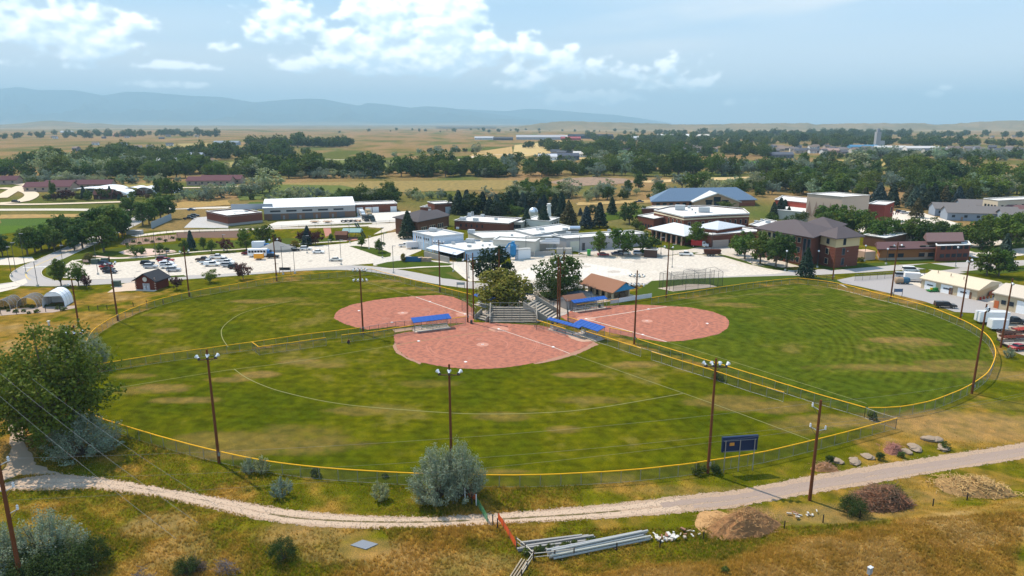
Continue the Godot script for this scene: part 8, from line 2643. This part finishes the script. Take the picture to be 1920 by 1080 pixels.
# ---------- far buildings and fields ----------
func house(p: Vector3, yaw: float, L: float, D: float, h: float, rise: float, wall: Array, roof: Array, label: String, group: String, called := "house"):
	var t := thing(called, label, "house" if called == "house" else "building", p, yaw, group)
	gable(t, L, D, h, rise, mat(wall[0], wall[1], wall[2], .9), mat(roof[0], roof[1], roof[2], .85), .6)
	var n := maxi(1, int(L / 5.0))
	for k in n:
		bx(t, "window", glass, Vector3(L * (k + .5) / n, h * .55, .05), Vector3(1.5, 1.3, .12))
	bx(t, "door", mat(.25, .18, .14), Vector3(L * .3, 1.05, .06), Vector3(1.1, 2.1, .12))
func make_fields():
	var green := mat(.10, .17, .035, .95, "grass", 30.0)
	var green2 := mat(.13, .16, .04, .95, "patches", 60.0)
	var tan := mat(.46, .32, .13, .95, "patches", 60.0)
	var straw := mat(.52, .38, .17, .95, "patches", 60.0)
	var brown := mat(.30, .21, .15, .95, "patches", 60.0)
	var y := .12
	for q in [["hay_field", [[0, 425], [120, 422], [160, 412], [60, 410], [0, 411]], green], ["hay_field", [[-80, 440], [0, 440], [60, 432], [130, 424], [0, 424], [-80, 424]], mat(.11, .19, .025, .95, "grass", 8.0)], ["field", [[0, 410], [160, 407], [190, 401], [0, 403]], mat(.38, .25, .10, .95, "patches", 40.0)], ["hay_field", [[1330, 312], [1400, 303], [1480, 302], [1500, 310], [1440, 316], [1360, 318]], mat(.075, .19, .045, .95, "patches", 60.0)],
			["field", [[290, 285], [320, 270], [400, 268], [470, 275], [400, 287]], mat(.34, .26, .10, .95, "patches", 60.0)], ["field", [[960, 298], [965, 272], [1060, 263], [1075, 270], [1060, 284], [1000, 291]], straw], ["field", [[1000, 300], [1100, 292], [1140, 286], [1150, 294], [1040, 303]], straw], ["field", [[1030, 342], [1060, 335], [1110, 332], [1170, 335], [1200, 342], [1110, 348], [1060, 350]], brown],
			["field", [[1190, 340], [1340, 333], [1440, 331], [1500, 334], [1320, 339], [1215, 343]], mat(.56, .40, .20, .95, "patches", 60.0)], ["field", [[1500, 318], [1560, 300], [1660, 298], [1720, 304], [1640, 314], [1560, 320]], mat(.40, .29, .095, .95, "patches", 60.0)], ["field", [[860, 300], [900, 284], [960, 275], [962, 296]], mat(.45, .30, .125, .95, "patches", 60.0)],
			["field", [[480, 345], [700, 340], [960, 338], [1010, 345], [940, 356], [700, 362], [480, 366]], mat(.27, .20, .075, .95, "patches", 50.0)], ["hay_field", [[440, 354], [470, 346], [640, 348], [680, 356], [560, 372], [450, 376]], mat(.12, .145, .04, .95, "patches", 40.0)], ["field", [[330, 392], [430, 385], [430, 376], [340, 379], [320, 384]], mat(.36, .235, .085, .95, "patches", 30.0)], ["hay_field", [[448, 392], [560, 388], [640, 382], [560, 378], [470, 380]], mat(.10, .16, .03, .95, "grass", 9.0)],
			["field", [[1080, 386], [1260, 379], [1330, 377], [1330, 373], [1200, 376], [1085, 380]], mat(.42, .29, .12, .95, "patches", 30.0)], ["hay_field", [[480, 310], [620, 300], [800, 302], [880, 312], [700, 320], [520, 322]], mat(.17, .185, .055, .95, "patches", 60.0)], ["field", [[230, 345], [330, 340], [330, 347], [240, 352]], mat(.30, .24, .08, .95, "patches", 40.0)], ["field", [[300, 300], [400, 297], [400, 305], [310, 308]], mat(.18, .13, .10, .95, "patches", 40.0)],
			["field", [[390, 312], [480, 296], [520, 300], [440, 316]], mat(.30, .25, .09, .95, "patches", 40.0)], ["field", [[1180, 272], [1270, 276], [1310, 272], [1240, 268]], mat(.52, .34, .14, .95, "patches", 40.0)], ["field", [[1780, 292], [1920, 294], [1990, 296], [1990, 289], [1800, 288]], mat(.42, .27, .13, .95, "patches", 40.0)]]:
		var f := sheet(q[0], gl(q[1]), q[2], y, maxf(4.0, -g(q[1][0][0], q[1][0][1]).z * .02), 1.6)
		y += .012
	var pale := mat(.56, .46, .34, .93)
	for q in [[[[1060, 284], [1090, 278], [1110, 270]], 7.0], [[[910, 305], [900, 299], [870, 300], [885, 294], [940, 290], [990, 288]], 7.0], [[[480, 294], [560, 297], [700, 302]], 6.0], [[[-60, 383], [60, 384], [240, 379]], 8.0], [[[0, 372], [40, 350], [60, 348], [30, 345]], 9.0], [[[0, 353], [40, 357], [60, 366], [40, 378], [0, 382]], 9.0], [[[330, 353], [400, 352], [480, 348]], 7.0], [[[1090, 285], [1120, 280], [1135, 276]], 7.0], [[[855, 305], [880, 296], [910, 292]], 14.0]]:
		ribbon("road", curve(gl(q[0]), 8.0), q[1], pale, y)
		y += .012
func make_far_buildings():
	var R := RandomNumberGenerator.new()
	R.seed = 21
	var maroon := [.13, .065, .07]
	var k := 0
	for q in [[45, 360, 34, 12, "low school building with a maroon roof at the far left, longest"], [82, 356, 22, 12, "school building behind the longest maroon roof at the far left"], [135, 355, 30, 10, "purple brown roofed house beside the white greenhouses"], [0, 346, 14, 9, "house at the left edge beyond the street"], [107, 345, 20, 10, "grey roofed house above the far left school"], [350, 348, 36, 14, "left of two long purple roofed lodges beyond the silvery trees"], [376, 345, 34, 14, "right of two long purple roofed lodges beyond the silvery trees"]]:
		house(g(q[0], q[1]), .1, q[2], q[3], 4.0, 3.0, [.34, .25, .20], maroon if k != 4 else [.2, .2, .21], q[4], "", "lodge")
		k += 1
	k = 0
	for q in [[112, 366, 42, 9], [178, 367, 20, 9], [201, 371, 14, 8], [228, 364, 15, 7], [253, 364, 14, 7], [275, 363, 20, 9], [160, 362, 26, 8]]:
		var p := g(q[0], q[1])
		hoop("white greenhouse of the far left nursery, %s" % ["longest", "low, left of the brown gable", "small with a gable", "first small dome", "second small dome", "rightmost pale dome", "behind the others"][k], p, p + Vector3(q[2], 0, -1), 5.0, 16.0, mat(.78, .80, .82, .5), "greenhouse")
		k += 1
	house(g(176, 374), .1, 12, 8, 3.5, 3.0, [.12, .06, .05], [.10, .05, .045], "small dark red gabled shop before the greenhouses", "", "lodge")
	# farm sheds and works on the plain
	k = 0
	for q in [[325, 299, 20, 14, [.7, .7, .7], "white metal barn on the plain left of the grey one"], [347, 298, 24, 14, [.32, .36, .42], "grey metal barn beside the white one"], [293, 309, 24, 10, [.66, .66, .64], "white shed above the river trees"], [400, 272, 60, 16, [.30, .34, .38], "grey farm shed on the far left plain"], [113, 249, 60, 20, [.7, .7, .7], "white farm building on the horizon plain"], [212, 256, 80, 20, [.5, .22, .18], "reddish farm building on the horizon plain"], [968, 262, 150, 60, [.42, .42, .44], "leftmost grey warehouse of the works on the plain"], [1000, 262, 110, 60, [.5, .5, .5], "second grey warehouse of the works on the plain"], [1052, 263, 60, 30, [.36, .10, .11], "red roofed house of the works on the plain"], [1066, 260, 150, 60, [.045, .055, .075], "large dark blue warehouse on the plain"], [1180, 263, 110, 30, [.52, .54, .56], "long pale shed right of the dark warehouse"], [1214, 262, 80, 30, [.28, .035, .04], "red barn on the plain"], [1235, 259, 110, 60, [.78, .77, .74], "big white domed hall on the plain"], [1308, 258, 100, 40, [.66, .60, .52], "tan flat hall at the edge of the town wood"], [1446, 297, 34, 16, [.13, .14, .17], "dark gabled barn below the town"], [1540, 288, 30, 10, [.45, .3, .25], "pinkish hall of the builders yard"], [1595, 281, 55, 16, [.10, .25, .40], "blue roofed hall of the builders yard"], [1642, 283, 60, 14, [.66, .64, .6], "white roofed hall of the builders yard"], [1700, 284, 60, 16, [.62, .6, .58], "cream hall of the builders yard"], [1010, 301, 26, 14, [.62, .63, .66], "white house at the river belt right of the track"], [1034, 300, 40, 18, [.10, .11, .14], "dark barn at the river belt beside the white house"], [1075, 295, 30, 14, [.7, .68, .64], "white shed at the river belt"], [925, 263, 60, 20, [.12, .12, .13], "dark barn on the middle plain"], [890, 262, 60, 16, [.60, .60, .62], "pale shed left of the dark barn on the middle plain"], [580, 274, 30, 12, [.34, .36, .38], "small grey shed in the dark grove"]]:
		house(g(q[0], q[1]), .05 * sin(k * 2.0), q[2], q[3], 5.0 + q[2] * .02, 2.5 + q[3] * .06, q[4], [q[4][0] * .8, q[4][1] * .8, q[4][2] * .8], q[5], "", "farm_shed")
		k += 1
	# grain elevator
	var t := thing("grain_elevator", "grey grain elevator tower above the builders yard", "tower", g(1643, 279))
	bx(t, "shaft", mat(.30, .31, .33, .9), Vector3(0, 17, 0), Vector3(9, 34, 9))
	bx(t, "head_house", mat(.26, .27, .30, .9), Vector3(0, 37, 0), Vector3(5, 7, 5))
	bx(t, "annex", mat(.34, .35, .36, .9), Vector3(9, 8, 0), Vector3(9, 16, 9))
	# houses
	var cols := [[.55, .50, .44], [.35, .30, .26], [.62, .62, .62], [.28, .31, .36], [.44, .36, .28], [.16, .15, .16]]
	var roofs := [[.12, .11, .115], [.17, .15, .145], [.10, .105, .12], [.22, .17, .14]]
	for q in [[1020, 290, 90, 4, 7, "house of the row on the tan hill left of the new suburb"], [1070, 281, 240, 10, 24, "house of the dense new suburb beyond the tan hill"], [1240, 284, 260, 8, 12, "house among the trees of the right town"], [1420, 281, 220, 9, 18, "house of the terrace rows in the right town"], [1480, 286, 120, 5, 12, "house of the terrace rows in the right town"], [1720, 284, 240, 7, 24, "house of the right terrace rows beside the wood"], [120, 283, 210, 22, 12, "house inside the wooded settlement at the left"], [60, 258, 320, 6, 9, "farmhouse on the far left plain"], [1640, 262, 300, 20, 10, "house inside the far right town wood"]]:
		for i in q[4]:
			var u := R.randf()
			var p := g(q[0] + q[2] * (i + u) / q[4], q[1] + q[3] * .5 * sin(i * 2.3))
			house(p, R.randf_range(-.6, .6), R.randf_range(11, 17), 9.0, R.randf_range(3.0, 5.5), R.randf_range(2.5, 3.5), cols[R.randi() % cols.size()], roofs[R.randi() % roofs.size()], q[5], q[5])
	# apartments behind the arts hall
	k = 0
	for q in [[1752, 405, 26, [.23, .27, .33], "blue grey apartment house nearest the arts hall"], [1800, 398, 26, [.20, .24, .30], "blue grey apartment house in the middle"], [1775, 413, 30, [.24, .28, .34], "blue grey apartment house in front"], [1822, 413, 28, [.30, .26, .22], "tan and grey apartment house in front right"], [1865, 410, 30, [.24, .22, .22], "apartment house with a dark red brown roof at the right"], [1880, 420, 26, [.24, .28, .33], "apartment house nearest the right lot"]]:
		house(g(q[0], q[1]), -.25, q[2] * .8, 11.0, 4.4, 2.8, q[3], [.17, .155, .15] if k != 4 else [.16, .09, .09], q[4], "", "apartment_house")
		k += 1
	t = bld("cream_hall", "cream three storey hall with a white roof at the right edge", para([1844, 372], [1872, 376], [1990, 370], 10.0), 10.0, mat(.52, .44, .33, .9), white_roof, .4)
	openings(t, 0, "window", 4, .1, .95, 5.5, 1.4, 1.8, glass)
	openings(t, 1, "window", 9, .02, .98, 5.5, 1.6, 1.8, glass)
	t = bld("flat_hall", "pale flat roof among the trees at the right of the dormitory", para([1620, 440], [1660, 446], [1700, 438], 4.5), 4.5, brick_brown, white_roof, .2)
	t = bld("flat_hall", "tan flat roof above the shade trees left of the apartments", para([1640, 432], [1700, 438], [1760, 424], 4.0), 4.0, mat(.4, .3, .22, .9), mat(.66, .58, .48, .9), .2)

func setup():
	rng.seed = 7
	n1.seed = 1; n1.frequency = 1.0 / 42.0; n1.fractal_octaves = 3
	n2.seed = 2; n2.frequency = 1.0 / 13.0; n2.fractal_octaves = 3
	n3.seed = 3; n3.frequency = 1.0 / 3.5; n3.fractal_octaves = 4
	for n in [n1, n2, n3]:
		n.noise_type = FastNoiseLite.TYPE_SIMPLEX_SMOOTH
	var b := MB.new()
	b.box(Vector3.ZERO, Vector3.ONE)
	ubox = b.mesh()
	b = MB.new()
	b.tube(Vector3(0, -0.5, 0), Vector3(0, 0.5, 0), 1, 1, 8)
	ucyl = b.mesh()
	grain_tex("grass", 11, 512, 0.06, 5, 0.22, 1.0, 0.9, 0.3)
	grain_tex("patches", 12, 512, 0.02, 5, 0.68, 1.0, 0.6, 0.15)
	grain_tex("speck", 13, 512, 0.06, 5, 0.72, 1.0, 0.7)
	grain_tex("soil", 15, 512, 0.05, 6, 0.52, 1.0, 0.8)
	grain_tex("fine", 16, 1024, 0.09, 4, 0.78, 1.0, 0.8)
	grain_tex("slab", 14, 512, 0.02, 6, 0.70, 1.0, 0.65)
func _ready():
	setup()
	set_sky_and_sun()
	survey_fields()
	park_mats()
	building_mats()
	make_ground()
	make_hills()
	make_infields()
	make_paving()
	make_fields()
	print("land done ", Time.get_ticks_msec())
	make_shops()
	make_campus()
	make_dorm()
	make_far_buildings()
	make_fences()
	make_poles()
	make_power_lines()
	make_dugouts()
	make_kinds()
	make_hub()
	make_vehicles()
	print("built ", Time.get_ticks_msec())
	make_near_trees()
	make_tree_rows()
	make_people()
	make_foreground()
	make_grass()
	print("all ", Time.get_ticks_msec())
